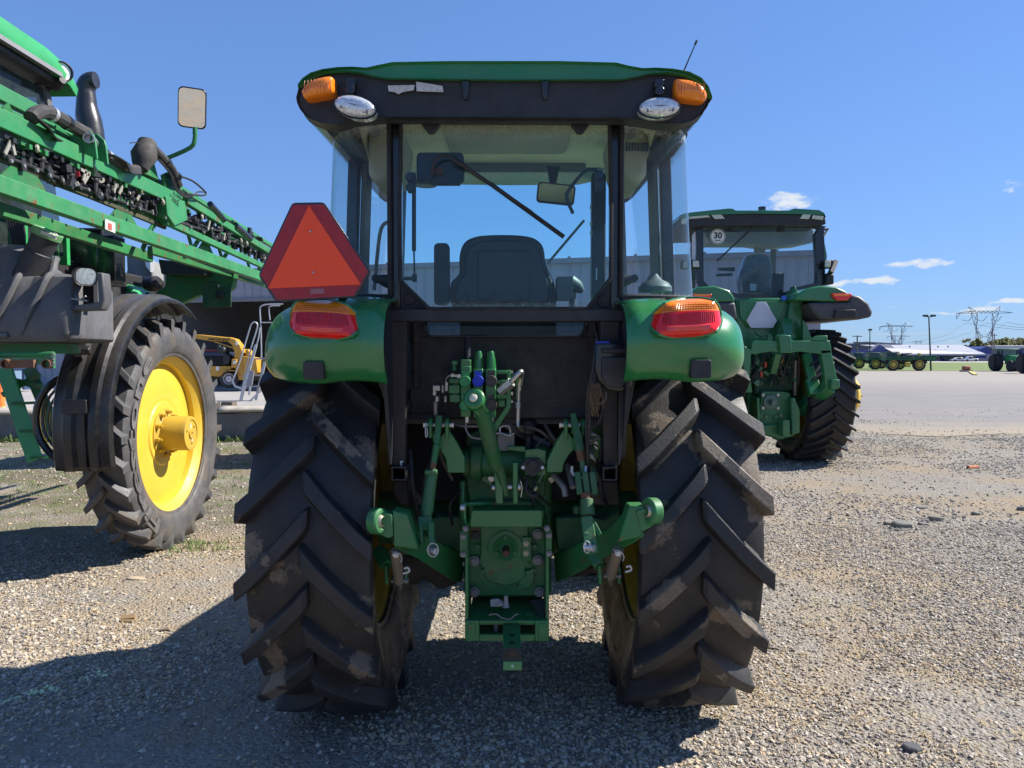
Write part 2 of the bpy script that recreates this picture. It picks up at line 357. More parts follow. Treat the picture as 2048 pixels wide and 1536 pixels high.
    def build(s, name, mats, parent=None, ang=35, bevel=0., solid=0., seg=2, split=True, stuff=False):
        if parent is not None and split and not stuff:
            ps = s.pieces()
            if ps:
                os_ = [p.build(name, mats, parent, ang, bevel, solid, seg, split=False) for p in ps]; return os_[0]
        o = bpy.data.objects.new(name, s.mesh(name, mats, ang)); COL.objects.link(o)
        if parent is not None:
            o.parent = parent
            if parent.parent is None and not parent.get('_flat'): o.location = -parent.location
        if solid: md = o.modifiers.new('thickness', 'SOLIDIFY'); md.thickness = solid; md.offset = -1
        if bevel:
            md = o.modifiers.new('edge', 'BEVEL'); md.width = bevel; md.segments = seg; md.limit_method = 'ANGLE'; md.angle_limit = R_(38)
        if stuff: o['kind'] = 'stuff'
        return o

def tag(o, label=None, cat=None, group=None, kind=None):
    if label: o['label'] = label
    if cat: o['category'] = cat
    if group: o['group'] = group
    if kind: o['kind'] = kind
    return o
def root(name, loc, label, cat, group=None):
    o = bpy.data.objects.new(name, None); COL.objects.link(o); o.location = loc; o.empty_display_size = .2
    return tag(o, label, cat, group)
def copy_tree(o, parent=None):
    c = o.copy(); COL.objects.link(c); c.parent = parent
    for ch in list(o.children): copy_tree(ch, c)
    return c
def arc(cx, cy, r, a0, a1, n):
    return [(cx+r*math.cos(R_(a0+(a1-a0)*i/(n-1))), cy+r*math.sin(R_(a0+(a1-a0)*i/(n-1)))) for i in range(n)]
def rrect(w, h, r, n=5):
    out = []
    for (sx, sy, a) in ((1, 1, 0), (-1, 1, 90), (-1, -1, 180), (1, -1, 270)):
        out += arc(sx*(w/2-r), sy*(h/2-r), r, a, a+90, n)
    return out
def smooth(pts, k=6):
    """Catmull-Rom through the points"""
    pts = [V(p) for p in pts]; out = []
    for i in range(len(pts)-1):
        a = pts[max(i-1, 0)]; b = pts[i]; c = pts[i+1]; d = pts[min(i+2, len(pts)-1)]
        for j in range(k):
            t = j/k; out.append(.5*((2*b)+(c-a)*t+(2*a-5*b+4*c-d)*t*t+(3*b-a-3*c+d)*t**3))
    return out+[pts[-1]]
def text_mb(body, size, depth=.002, bold=0.):
    cu = bpy.data.curves.new('lettering', 'FONT'); cu.body = body; cu.size = size; cu.extrude = depth; cu.align_x = 'CENTER'; cu.align_y = 'CENTER'; cu.offset = bold; cu.resolution_u = 3
    ob = bpy.data.objects.new('lettering', cu); COL.objects.link(ob)
    dg = bpy.context.evaluated_depsgraph_get(); me = bpy.data.meshes.new_from_object(ob.evaluated_get(dg))
    mb = MB(); mb.add([v.co for v in me.vertices], [tuple(p.vertices) for p in me.polygons])
    bpy.data.objects.remove(ob); bpy.data.meshes.remove(me); return mb
def place(mb, o, ex, ey, ez):
    """moves a builder drawn in its own x,y,z to origin o with those axes"""
    o = V(o); ex = V(ex).normalized(); ey = V(ey).normalized(); ez = V(ez).normalized()
    mb.v = [tuple(o+ex*p[0]+ey*p[1]+ez*p[2]) for p in mb.v]; return mb
def bolt(mb, p, d, r=.012, h=.012, washer=True):
    p = V(p); d = V(d).normalized()
    if washer: mb.cyl(p, p+d*h*.25, r*1.45, n=12)
    mb.hexn(p, p+d*h, r)

# ------------------------------------------------------------------ wheels
def tyre_mb(c, R, Wd, rim, lugh=.045, n=22, sweep=.27, lw=.075, flip=1, curve=1.14, taper=False):
    """c centre, axis along x; angle 0 looks to -y (the camera), growing upwards"""
    c = V(c); mb = MB(); rc = R-lugh; H = Wd/2
    def crown(x):
        t = min(1, abs(x)/(H*.92)); return rc-.028*t*t
    half = [(0, rc), (H*.35, crown(H*.35)), (H*.65, crown(H*.65)), (H*.86, crown(H*.86)), (H*.95, rc-.055), (H*.985, rc-(rc-rim)*.28), (H*1.0, rc-(rc-rim)*.45),
            (H*.97, rc-(rc-rim)*.66), (H*.90, rc-(rc-rim)*.83), (H*.86, rim+.035), (H*.83, rim+.03), (H*.80, rim+.004), (H*.74, rim)]
    if taper:
        half = [(0, rc), (H*.35, crown(H*.35)), (H*.65, crown(H*.65)), (H*.82, crown(H*.82)), (H*.925, rc-.036), (H*.965, rc-.070), (H*.925, rc-(rc-rim)*.36), (H*.84, rc-(rc-rim)*.52), (H*.76, rc-(rc-rim)*.76), (H*.70, rim+.035), (H*.67, rim+.028), (H*.645, rim+.004), (H*.60, rim)]
    prof = [(-x, r) for (x, r) in half[::-1]] + half[1:]
    ns = 88; rings = []
    for i in range(ns):
        a = 2*math.pi*i/ns; rings.append([c+V((x, -r*math.cos(a), r*math.sin(a))) for (x, r) in prof])
    k = len(prof); o = len(mb.v); mb.v += [tuple(p) for r in rings for p in r]
    for i in range(ns):
        j = (i+1) % ns
        for q in range(k-1): mb.f.append((o+i*k+q, o+i*k+q+1, o+j*k+q+1, o+j*k+q)); mb.mi.append(0)
    us = [0, .06, .2, .36, .52, .68, .82, .93, 1.0]
    for s in (-1, 1):
        for q in range(n):
            a0 = 2*math.pi*(q+(.5 if s < 0 else 0))/n; jit = .006*math.sin(q*5.1+s)
            secs = []
            for u in us:
                x = s*(-.030*Wd+u*(H*1.01+.030*Wd)); th = a0+jit-flip*sweep*(1-(1-u)**curve if curve > 1 else u)
                w = lw*(.84 if u == 0 else (1.04 if u < .1 else 1.0))*(1-.06*u); top = R-.010*u*u-(.016 if u == 0 else 0)
                base = crown(x)-.010 if u < .9 else rc-.055-(u-.9)*.9
                hw = w/2/R; hb = hw*1.62; hm = hw*1.20; mid = base+(top-base)*.42
                xe = x if u < 1 else s*H*1.0
                def pt(xx, r, ang): return c+V((xx, -r*math.cos(ang), r*math.sin(ang)))
                xb = x if u < .9 else s*H*(.965 if not taper else .90)
                secs.append([pt(xb, base, th-hb), pt((xb+xe)/2, mid, th-hm), pt(xe, top-.005, th-hw*1.02), pt(xe, top, th-hw*.88), pt(xe, top, th+hw*.88), pt(xe, top-.005, th+hw*1.02), pt((xb+xe)/2, mid, th+hm), pt(xb, base, th+hb)])
            mb.rings(secs)
    return mb
def wear(o, c, R, lugh):
    """how far each point stands above the floor of the tread: scuffed on top, dusty between"""
    c = V(c); a = o.data.attributes.new('wear', 'FLOAT', 'POINT')
    a.data.foreach_set('value', [max(0., min(1., (math.hypot(v.co.y-c.y, v.co.z-c.z)-(R-lugh-.01))/lugh)) for v in o.data.vertices]); return o
def rim_mb(c, rim, Wd, disc_x, side=1, dish=.05, cone=.04):
    """barrel with flanges and a dished centre disc at x = c.x + disc_x"""
    mb = MB(); H = Wd*.40; c = V(c)
    prof = [(rim+.022, -H), (rim+.026, -H+.012), (rim-.002, -H+.03), (rim-.015, -H*.72), (rim-.05, -H*.5), (rim-.06, 0), (rim-.05, H*.5), (rim-.015, H*.72), (rim-.002, H-.03), (rim+.026, H-.012), (rim+.022, H)]
    inner = [(r-.012, t) for (r, t) in prof[::-1]]
    mb.lathe(c, (1, 0, 0), prof+inner, 64, closed=True)
    d = [(rim-.058, disc_x), (rim-.13, disc_x+side*cone*.4), (rim*.62, disc_x+side*cone), (rim*.42, disc_x+side*(cone+dish*.3)), (rim*.40, disc_x+side*(cone-dish*.1)), (.05, disc_x+side*(cone-dish*.1)),
         (.05, disc_x+side*(cone-dish*.1)-side*.014), (rim*.62, disc_x+side*cone-side*.014), (rim-.06, disc_x-side*.014)]
    mb.lathe(c, (1, 0, 0), d, 64, closed=True)
    return mb
# ================================================================== ground
def nmat(name):
    m = bpy.data.materials.new(name); m.use_nodes = True; return m, m.node_tree.nodes, m.node_tree.links, m.node_tree.nodes['Principled BSDF']
def nodes_kit(N, L):
    tc = N.new('ShaderNodeTexCoord')
    def noi(s, d=5, r=.6, sc3=None):
        n = N.new('ShaderNodeTexNoise'); n.inputs['Scale'].default_value = s; n.inputs['Detail'].default_value = d; n.inputs['Roughness'].default_value = r
        src = tc.outputs['Object']
        if sc3: mp = N.new('ShaderNodeMapping'); mp.inputs['Scale'].default_value = sc3; L.new(src, mp.inputs[0]); src = mp.outputs[0]
        L.new(src, n.inputs['Vector']); return n.outputs['Fac']
    def mr(s, a, c, lo=0., hi=1.):
        x = N.new('ShaderNodeMapRange'); L.new(s, x.inputs['Value']); x.inputs['From Min'].default_value = a; x.inputs['From Max'].default_value = c
        x.inputs['To Min'].default_value = lo; x.inputs['To Max'].default_value = hi; return x.outputs[0]
    def mix(f, a, c):
        x = N.new('ShaderNodeMix'); x.data_type = 'RGBA'
        if hasattr(f, 'links'): L.new(f, x.inputs['Factor'])
        else: x.inputs['Factor'].default_value = f
        for k, v in (('A', a), ('B', c)):
            if hasattr(v, 'links'): L.new(v, x.inputs[k])
            else: x.inputs[k].default_value = (*v, 1)
        return x.outputs['Result']
    def op(o, a, b=None):
        x = N.new('ShaderNodeMath'); x.operation = o
        for i, v in enumerate((a, b)):
            if v is None: continue
            if hasattr(v, 'links'): L.new(v, x.inputs[i])
            else: x.inputs[i].default_value = v
        return x.outputs[0]
    return tc, noi, mr, mix, op
m, N, L, b = nmat('gravel_ground'); tc, noi, mr, mix, op = nodes_kit(N, L)
sp = N.new('ShaderNodeSeparateXYZ'); L.new(tc.outputs['Object'], sp.inputs[0])
vo = N.new('ShaderNodeTexVoronoi'); vo.inputs['Scale'].default_value = 52; L.new(tc.outputs['Object'], vo.inputs['Vector'])
vo2 = N.new('ShaderNodeTexVoronoi'); vo2.inputs['Scale'].default_value = 17; L.new(tc.outputs['Object'], vo2.inputs['Vector'])
hs_ = N.new('ShaderNodeSeparateColor'); L.new(vo.outputs['Color'], hs_.inputs[0])
hs2 = N.new('ShaderNodeSeparateColor'); L.new(vo2.outputs['Color'], hs2.inputs[0])
c = mix(mr(noi(1.3, 8, .7), .35, .68), (.27, .23, .175), (.31, .285, .245))
c = mix(mr(hs_.outputs[0], 0, 1, 0, .45), c, (.15, .135, .12)); c = mix(mr(hs_.outputs[1], .6, 1, 0, .6), c, (.38, .36, .32))
c = mix(mr(hs2.outputs[1], .75, 1, 0, .4), c, (.34, .30, .24))
c = mix(mr(noi(.55, 7, .7), .48, .60, 0, .85), c, (.33, .255, .165))             # bare sandy dirt
far = mr(sp.outputs['Y'], 9, 17, 0, .55); c = mix(far, c, (.27, .245, .21))
gl = op('MULTIPLY', mr(sp.outputs['X'], -1.2, -2.2, 0, 1), mr(sp.outputs['Y'], 6.2, 8.0, 0, 1))
soil = op('MULTIPLY', gl, mr(noi(.9, 8, .7), .40, .58, 0, .8)); c = mix(soil, c, (.15, .115, .08)); moss = op('MULTIPLY', gl, mr(noi(1.3, 8, .75), .45, .60, 0, .70)); c = mix(moss, c, (.125, .140, .045))
straw = op('MULTIPLY', mr(noi(2.3, 7, .7, (1, 1.6, 1)), .58, .68, 0, .6), mr(sp.outputs['Y'], 9, 4, .2, 1)); c = mix(straw, c, (.34, .25, .14))
L.new(c, b.inputs['Base Color']); b.inputs['Roughness'].default_value = .95; b.inputs['Specular IOR Level'].default_value = .2
bp = N.new('ShaderNodeBump'); bp.inputs['Strength'].default_value = 1.0; bp.inputs['Distance'].default_value = .014
L.new(op('ADD', op('MULTIPLY', vo.outputs['Distance'], -1.0), op('MULTIPLY', noi(25, 5, .7), 1.4)), bp.inputs['Height']); L.new(bp.outputs[0], b.inputs['Normal'])
GRAVELM = m

def gz(x, y):
    """height of the ground"""
    near = max(0., min(1., (26-y)/8)) * max(0., min(1., (14-abs(x))/4))
    return near*(noise.noise(V((x*.55, y*.55, 3)))*.028 + noise.noise(V((x*2.3, y*2.3, 9)))*.010 + noise.noise(V((x*7, y*7, 1)))*.004) - .004*near
def ax(a, b, st, lo, hi, g=1.25):
    c_ = list(np.arange(a, b+1e-6, st)); s_ = st; x = b
    while x < hi: s_ *= g; x += s_; c_.append(x)
    s_ = st; x = a; l = []
    while x > lo: s_ *= g; x -= s_; l.append(x)
    return l[::-1]+c_
xs = ax(-7, 8, .10, -3500, 3500); ys = ax(1.0, 15, .10, -60, 5500)
mb = MB(); mb.grid([[V((x, y, gz(x, y))) for x in xs] for y in ys]); gobj = mb.build('ground', GRAVELM, ang=180)
tag(gobj, 'gravel yard of grey and tan stones with bare dirt', kind='structure')

# ---- asphalt lot to the right, behind the gravel
m, N, L, b = nmat('old_asphalt'); tc, noi, mr, mix, op = nodes_kit(N, L)
sp = N.new('ShaderNodeSeparateXYZ'); L.new(tc.outputs['Object'], sp.inputs[0])
c = mix(mr(noi(.9, 8, .78, (.6, 1, 1)), .35, .7), (.165, .158, .152), (.225, .21, .195))
c = mix(mr(noi(30, 5, .7), .5, .75, 0, .5), c, (.12, .115, .11))
c = mix(mr(noi(.25, 7, .75, (.35, 1, 1)), .5, .70, 0, .35), c, (.30, .26, .21))
c = mix(mr(noi(.3, 8, .8, (.25, .9, 1)), .56, .70, 0, .4), c, (.11, .105, .10))
ed = op('ADD', sp.outputs['Y'], op('MULTIPLY', noi(.7, 7, .75), 5.0)); c = mix(mr(ed, 22.5, 19.0, 0, .95), c, (.29, .235, .165))
c = mix(mr(sp.outputs['Y'], 34, 55, 0, .7), c, (.30, .265, .22))
c = mix(mr(noi(.55, 9, .86, (.10, 1.5, 1)), .60, .63, 0, .6), c, (.085, .08, .075)); c = mix(mr(noi(.42, 9, .86, (.13, 1.2, 1)), .61, .66, 0, .5), c, (.33, .30, .26)); c = mix(mr(noi(9, 6, .8), .55, .72, 0, .55), c, (.34, .32, .29)); c = mix(mr(noi(14, 5, .8, (1, .7, 1)), .62, .70, 0, .7), c, (.07, .068, .065))
L.new(c, b.inputs['Base Color']); b.inputs['Roughness'].default_value = .9
bp = N.new('ShaderNodeBump'); bp.inputs['Strength'].default_value = .6; bp.inputs['Distance'].default_value = .01; L.new(noi(45, 5, .7), bp.inputs['Height']); L.new(bp.outputs[0], b.inputs['Normal'])
ASPH = m
mb = MB(); rows = []
N_ = 160
for i in range(N_+1):
    x = -30+i*(230/N_) ; e = 16.2+1.5*noise.noise(V((x*.5, 0, 0)))+.3*noise.noise(V((x*3.1, 1, 0)))
    rows.append([V((x, e, .004)), V((x, e+1.2, .012)), V((x, 40, .012)), V((x, 84.5, .012))])
mb.grid(rows); tag(mb.build('parking_lot', ASPH), 'worn grey asphalt lot reaching to the grass strip', kind='structure')

GRASSM, N, L, b = nmat('mown_grass'); tc, noi, mr, mix, op = nodes_kit(N, L)
c = mix(mr(noi(.16, 6, .65, (.3, 1, 1)), .35, .65), (.10, .155, .035), (.17, .20, .06)); c = mix(mr(noi(6, 5), .45, .7, 0, .5), c, (.07, .11, .025))
L.new(c, b.inputs['Base Color']); b.inputs['Roughness'].default_value = 1.
mb = MB(); mb.grid([[V((x, y, .02)) for x in (-200, 20, 47, 75, 260)] for y in (85, 110, 150, 196)])
tag(mb.build('lawn', GRASSM), 'strip of mown green grass beyond the lot', kind='structure')
mb = MB(); mb.grid([[V((x, y, .03)) for x in (-200, 40, 120, 300)] for y in (196.2, 215, 231.6)])
tag(mb.build('road', mat('far_pale_paving', (.40, .37, .33), .9, dust=.2, vscale=.2)), 'pale paved drive in front of the blue buildings', kind='structure')
mb = MB(); mb.grid([[V((x, y, .04)) for x in (57, 75, 95, 140)] for y in (62, 70, 84)])
tag(mb.build('paved_drive', mat('dark_asphalt', (.13, .125, .125), .9, dust=.3, vscale=.3, dustcol=(.25, .23, .2))), 'darker asphalt drive where the far tractors stand', kind='structure')

# ---- raised yard behind the retaining wall
CONC = mat('old_concrete', (.17, .165, .155), .9, dust=.55, var=.25, bump=.6, bscale=35, dustcol=(.10, .095, .09), streak=.3)
CONCT = mat('broken_concrete', (.42, .37, .30), .95, dust=.4, var=.25, bump=.8, bscale=25, dustcol=(.2, .18, .15))
TZ = .60
mb = MB(); mb.grid([[V((x, y, TZ)) for x in (-60, -30, -10, -3, 3.0)] for y in (15.42, 17, 20, 28, 60)])
tag(mb.build('raised_lot', mat('pale_lot_paving', (.33, .31, .285), .9, dust=.4, vscale=.8, dustcol=(.22, .21, .2))), 'raised pale paved yard in front of the long shed', kind='structure')
wr = root('retaining_wall', (-8, 15.2, 0), 'low dark concrete retaining wall with a broken pale top edge', 'retaining wall')
xx = -34.
rnd = random.Random(3)
while xx < 3.0:
    w = min(2.6+rnd.random()*.4, 3.0-xx)
    if w < .15: break
    mb = MB(); n = 14; top = []
    pts = [V((xx+.01, 15.0, -.1)), V((xx+w-.01, 15.0, -.1))]
    for i in range(n+1): top.append(V((xx+w-.01-(w-.02)*i/n, 15.0, TZ-.05+rnd.uniform(-.03, .02))))
    mb.prism(pts+top, (0, .38, 0)); mb.build('wall_block', CONC, wr, ang=30)
    mb = MB(); gr = []
    for j in range(4):
        gr.append([V((xx+.01+(w-.02)*i/n, 14.97+j*.16+(.03*noise.noise(V((xx+i*.7, j, 0))) if j == 0 else 0), TZ-.045+.05*(j > 0)+.02*noise.noise(V((xx*3+i*1.7, j*2, 5))))) for i in range(n+1)])
    mb.grid(gr); mb.build('broken_top', CONCT, wr, solid=.05)
    xx += w

# ---- gravel: loose stones, one mass nobody could count
def stone_tree():
    g = bpy.data.node_groups.new('scatter_stones', 'GeometryNodeTree')
    g.interface.new_socket(name='Geometry', in_out='INPUT', socket_type='NodeSocketGeometry'); g.interface.new_socket(name='Geometry', in_out='OUTPUT', socket_type='NodeSocketGeometry')
    N = g.nodes; L = g.links; gi = N.new('NodeGroupInput'); go = N.new('NodeGroupOutput')
    join = N.new('GeometryNodeJoinGeometry')
    for k in range(4):
        ic = N.new('GeometryNodeMeshIcoSphere'); ic.inputs['Subdivisions'].default_value = 2; ic.inputs['Radius'].default_value = .5
        sp_ = N.new('GeometryNodeSetPosition'); nz_ = N.new('ShaderNodeTexNoise'); nz_.noise_dimensions = '4D'; nz_.inputs['W'].default_value = k*3.7; nz_.inputs['Scale'].default_value = 2.1; nz_.inputs['Detail'].default_value = 1.
        sb = N.new('ShaderNodeVectorMath'); sb.operation = 'SUBTRACT'; sb.inputs[1].default_value = (.5, .5, .5); L.new(nz_.outputs['Color'], sb.inputs[0])
        ml = N.new('ShaderNodeVectorMath'); ml.operation = 'SCALE'; ml.inputs['Scale'].default_value = .95; L.new(sb.outputs[0], ml.inputs[0])
        L.new(ic.outputs['Mesh'], sp_.inputs['Geometry']); L.new(ml.outputs[0], sp_.inputs['Offset'])
        sm = N.new('GeometryNodeSetMaterial'); sm.inputs['Material'].default_value = STONEM; L.new(sp_.outputs[0], sm.inputs['Geometry'])
        ti = N.new('GeometryNodeGeometryToInstance'); L.new(sm.outputs[0], ti.inputs[0]); L.new(ti.outputs[0], join.inputs[0])
    iop = N.new('GeometryNodeInstanceOnPoints'); L.new(gi.outputs[0], iop.inputs['Points']); L.new(join.outputs[0], iop.inputs['Instance']); iop.inputs['Pick Instance'].default_value = True
    def attr(nm, ty):
        a = N.new('GeometryNodeInputNamedAttribute'); a.data_type = ty; a.inputs['Name'].default_value = nm; return a.outputs['Attribute']
    L.new(attr('pick', 'INT'), iop.inputs['Instance Index']); L.new(attr('rot', 'FLOAT_VECTOR'), iop.inputs['Rotation']); L.new(attr('scl', 'FLOAT_VECTOR'), iop.inputs['Scale'])
    L.new(iop.outputs[0], go.inputs[0]); return g
STONEM, N, L, b = nmat('gravel_stone')
at = N.new('ShaderNodeAttribute'); at.attribute_type = 'INSTANCER'; at.attribute_name = 'tint'; L.new(at.outputs['Color'], b.inputs['Base Color']); b.inputs['Roughness'].default_value = .85; b.inputs['Specular IOR Level'].default_value = .3
ST = stone_tree()
rg = np.random.default_rng(11)
def npnoise(x, y, s, seed=0):
    return np.array([noise.noise(V((a*s, b_*s, seed))) for a, b_ in zip(x, y)])
def scatter(name, y0, y1, dens, smin, smax, label, seed, keep=1.0):
    rg = np.random.default_rng(seed)
    w = lambda y: y*.70+.5
    area = (w(y0)+w(y1))*(y1-y0); n = int(area*dens)
    y = y0+(y1-y0)*rg.random(n); x = (rg.random(n)*2-1)*w(y1); k = np.abs(x) < w(y)
    x = x[k]; y = y[k]
    pn = npnoise(x, y, .8, 5)*.6+npnoise(x, y, 2.6, 8)*.4
    sand = npnoise(x, y, .45, 21)
    kk = rg.random(len(x)) < np.clip(.86+pn*1.5-np.clip(sand-.02, 0, 1)*2.6, .10, 1)*keep
    kk &= ~((x < -1.8) & (y > 6.4) & (rg.random(len(x)) < .72))
    x = x[kk]; y = y[kk]; n = len(x)
    s = smin+(smax-smin)*rg.random(n)**3.0
    z = np.array([gz(a, b_) for a, b_ in zip(x, y)])
    me = bpy.data.meshes.new(name); me.vertices.add(n)
    co = np.stack([x, y, z+s*.12], 1).astype(np.float32); me.vertices.foreach_set('co', co.ravel())
    rot = np.stack([rg.normal(0, .35, n), rg.normal(0, .35, n), rg.random(n)*6.283], 1).astype(np.float32)
    scl = np.stack([s*rg.uniform(.8, 1.35, n), s*rg.uniform(.65, 1.0, n), s*rg.uniform(.4, .75, n)], 1).astype(np.float32)
    a = me.attributes.new('rot', 'FLOAT_VECTOR', 'POINT'); a.data.foreach_set('vector', rot.ravel())
    a = me.attributes.new('scl', 'FLOAT_VECTOR', 'POINT'); a.data.foreach_set('vector', scl.ravel())
    a = me.attributes.new('pick', 'INT', 'POINT'); a.data.foreach_set('value', rg.integers(0, 4, n).astype(np.int32))
    pal = np.array([1.38, 1.27, 1.12])*np.array([(.30, .27, .22), (.22, .21, .20), (.36, .345, .32), (.15, .145, .14), (.34, .28, .20), (.38, .36, .325), (.19, .16, .125), (.27, .26, .25), (.13, .122, .118), (.44, .42, .38)])
    idx = rg.choice(len(pal), n, p=[.2, .17, .15, .09, .13, .06, .07, .08, .03, .02]); c = pal[idx]*rg.uniform(.86, 1.1, (n, 1))
    t = np.clip((x-1.0)/4, 0, 1)[:, None]*.25+np.clip((y-8)/5, 0, 1)[:, None]*.25; grey = c.mean(1, keepdims=True)*np.array([[1.0, .985, .96]]); c = c*(1-t)+grey*t
    # sprayed pale green marking line across the stones at the lower left
    p0 = P(-60, 1425, 1); p1 = P(205, 1340, 1)
    def gp(px, py):
        q = P(px, py, 1); d = q-V((0, 0, EYE)); tt = EYE/-d.z; return d.x*tt, d.y*tt
    (ax_, ay), (bx, by) = gp(-70, 1425), gp(205, 1345)
    dx, dy = bx-ax_, by-ay; ll = math.hypot(dx, dy); u = ((x-ax_)*dx+(y-ay)*dy)/ll; dd = np.abs((x-ax_)*dy-(y-ay)*dx)/ll
    pm = (dd < .030+.014*np.sin(u*23)) & (u > 0) & (u < ll) & (rg.random(n) < .8) & (np.abs(u-ll*.72) > .05); c[pm] = np.array([.72, .82, .50])*rg.uniform(.7, 1.1, (pm.sum(), 1))
    col = np.concatenate([c, np.ones((n, 1))], 1).astype(np.float32)
    a = me.attributes.new('tint', 'FLOAT_COLOR', 'POINT'); a.data.foreach_set('color', col.ravel())
    o = bpy.data.objects.new(name, me); COL.objects.link(o); md = o.modifiers.new('stones', 'NODES'); md.node_group = ST
    tag(o, label, kind='stuff'); return n
n1 = scatter('gravel', 2.3, 4.4, 15000, .004, .024, 'loose grey and tan gravel stones close to the camera', 1)
n2 = scatter('gravel', 4.4, 7.5, 5200, .007, .027, 'loose gravel stones between the machines', 2)
n4 = scatter('gravel', 15.5, 24, 130, .018, .05, 'sparse loose stones spilled over the near edge of the asphalt lot', 4)
n3 = scatter('gravel', 7.5, 15.5, 900, .012, .038, 'loose gravel stones further back in the yard', 3)
print('stones', n1, n2, n3)

# ---- dry grass, straw and green weeds
def blades(name, pts, h, col, label, seed, lay=.0, wd=.003):
    rnd = random.Random(seed); mb = MB()
    for (x, y, n, r) in pts:
        for i in range(n):
            a = rnd.random()*6.283; q = r*rnd.random()**.5; bx = x+math.cos(a)*q; by = y+math.sin(a)*q; bz = gz(bx, by)
            if bz is None: bz = 0
            hh = h*rnd.uniform(.4, 1.2); t = rnd.random()*6.283; ln = lay+rnd.random()*.6
            d = V((math.cos(t)*ln, math.sin(t)*ln, max(.05, 1-ln))).normalized()*hh; s_ = V((-math.sin(t), math.cos(t), 0))*wd
            p = V((bx, by, bz+.006)); m_ = p+d*.55+V((0, 0, hh*.08)); mb.add([p-s_, p+s_, m_+s_*.7, m_-s_*.7, p+d-V((0, 0, hh*.12*lay))], [(0, 1, 2, 3), (3, 2, 4)])
    o = mb.build(name, col, ang=180); return tag(o, label, kind='stuff')
rnd = random.Random(5)
def ground_pt(px, py, z=0.):
    q = P(px, py, 1)-V((0, 0, EYE)); t = (EYE-z)/-q.z; return V((q.x*t, q.y*t, z))
straws = []
for (px, py, k, r) in [(1850, 1340, 26, .5), (1750, 1230, 18, .45), (1900, 1420, 18, .4), (1700, 1300, 12, .4), (1490, 1410, 22, .12), (1580, 1380, 10, .2), (1640, 1130, 12, .5), (1760, 1500, 14, .35), (1990, 1500, 14, .3),
                       (300, 1290, 8, .3), (60, 1150, 26, .5), (180, 1120, 18, .4), (1850, 905, 26, 1.2), (1950, 880, 20, 1.2), (1800, 1010, 12, .8), (150, 1000, 16, .7), (80, 930, 30, 1.0), (440, 960, 14, .6)]:
    q = ground_pt(px, py)
    for j in range(k): straws.append((q.x+rnd.gauss(0, r), q.y+rnd.gauss(0, r), rnd.randint(3, 9), .05))
blades('dry_grass', straws, .075, mat('straw', (.42, .32, .17), .9, var=.3, vscale=20), 'scattered straw and dead grass lying on the gravel', 1, lay=.75, wd=.0022)
weeds = []
for (px, py, k, r) in [(120, 955, 60, .9), (260, 980, 30, .6), (60, 1000, 30, .8), (440, 1010, 46, .5), (430, 1090, 40, .28), (455, 930, 50, .6), (60, 890, 90, 1.4), (200, 960, 80, 1.1), (100, 1000, 60, 1.0), (440, 960, 60, .6), (20, 930, 70, 1.2), (470, 895, 70, .9), (330, 900, 40, 1.0), (30, 960, 40, .8), (380, 1098, 20, .15), (1865, 868, 30, 1.0), (1985, 872, 20, 1.2)]:
    q = ground_pt(px, py)
    for j in range(k): weeds.append((q.x+rnd.gauss(0, r), q.y+rnd.gauss(0, r*.7), rnd.randint(4, 10), .06))
WEED = mat('weed_green', (.11, .17, .04), .8, var=.35, vscale=14)
blades('weeds', weeds, .05, WEED, 'low green weeds growing through the gravel by the sprayer', 2, lay=.25, wd=.004)
wl2 = []
for (x0, k) in ((-6.2, 34), (-4.9, 20), (-9.3, 30), (-11, 40)):
    for j in range(k): wl2.append((x0+rnd.gauss(0, .8), 14.85+rnd.gauss(0, .08), rnd.randint(6, 12), .07))
blades('weeds', wl2, .16, WEED, 'taller weeds along the foot of the retaining wall', 3, lay=.2, wd=.009)

def chunk(name, px, py, s, label, m, seed, flat=.35, cat='stone', group=None, rot=None):
    rnd = random.Random(seed); q = ground_pt(px, py); mb = MB(); n = 7; prof = []
    a0 = rnd.random()*6 if rot is None else rot
    ring = [(math.cos(a0+2*math.pi*i/n)*s[0]*rnd.uniform(.75, 1.1), math.sin(a0+2*math.pi*i/n)*s[1]*rnd.uniform(.75, 1.1)) for i in range(n)]
    z0 = gz(q.x, q.y)-.01
    h = s[0]*flat*2; tl = V((rnd.uniform(-.15, .15), rnd.uniform(-.1, .2), 0))
    def lv(k, z): return [V((x*k, y*k, z+x*tl.x+y*tl.y)) for x, y in ring]
    mb.rings([lv(.95, -h*.4), lv(1.0, h*.2), lv(.93, h*.75), lv(.75, h*.9)])
    o = mb.build(name, m, ang=28); o.location = (q.x, q.y, z0); return tag(o, label, cat, group)
CH = mat('grey_slab_stone', (.17, .165, .145), .9, dust=.5, var=.25, bump=.5, bscale=60)
for i, (px, py, sx, sy, lb) in enumerate([(1806, 1054, .085, .05, 'largest flat grey slab piece at the left end of the broken slabs'), (1780, 1049, .05, .02, 'thin long grey slab sliver lying behind the largest slab piece'),
        (1796, 1060, .035, .02, 'small grey slab chip in front of the largest slab piece'), (1846, 1050, .045, .02, 'narrow grey slab piece in the middle of the broken slabs'),
        (1871, 1041, .07, .04, 'pale flat slab piece near the right end of the broken slabs'), (1891, 1040, .028, .022, 'upright slab chip at the right end of the broken slabs'),
        (1842, 1017, .05, .02, 'slanted grey slab piece lying alone behind the row'), (1850, 1042, .035, .02, 'dark slab chip between the two flat slab pieces'),
        (1953, 1029, .05, .025, 'dark grey stone flake right of the broken slabs')]):
    chunk('slab_piece', px, py, (sx*1.35, sy*1.35), lb, CH, 40+i, flat=.30, cat='stone slab', group='broken slab pieces on the gravel')
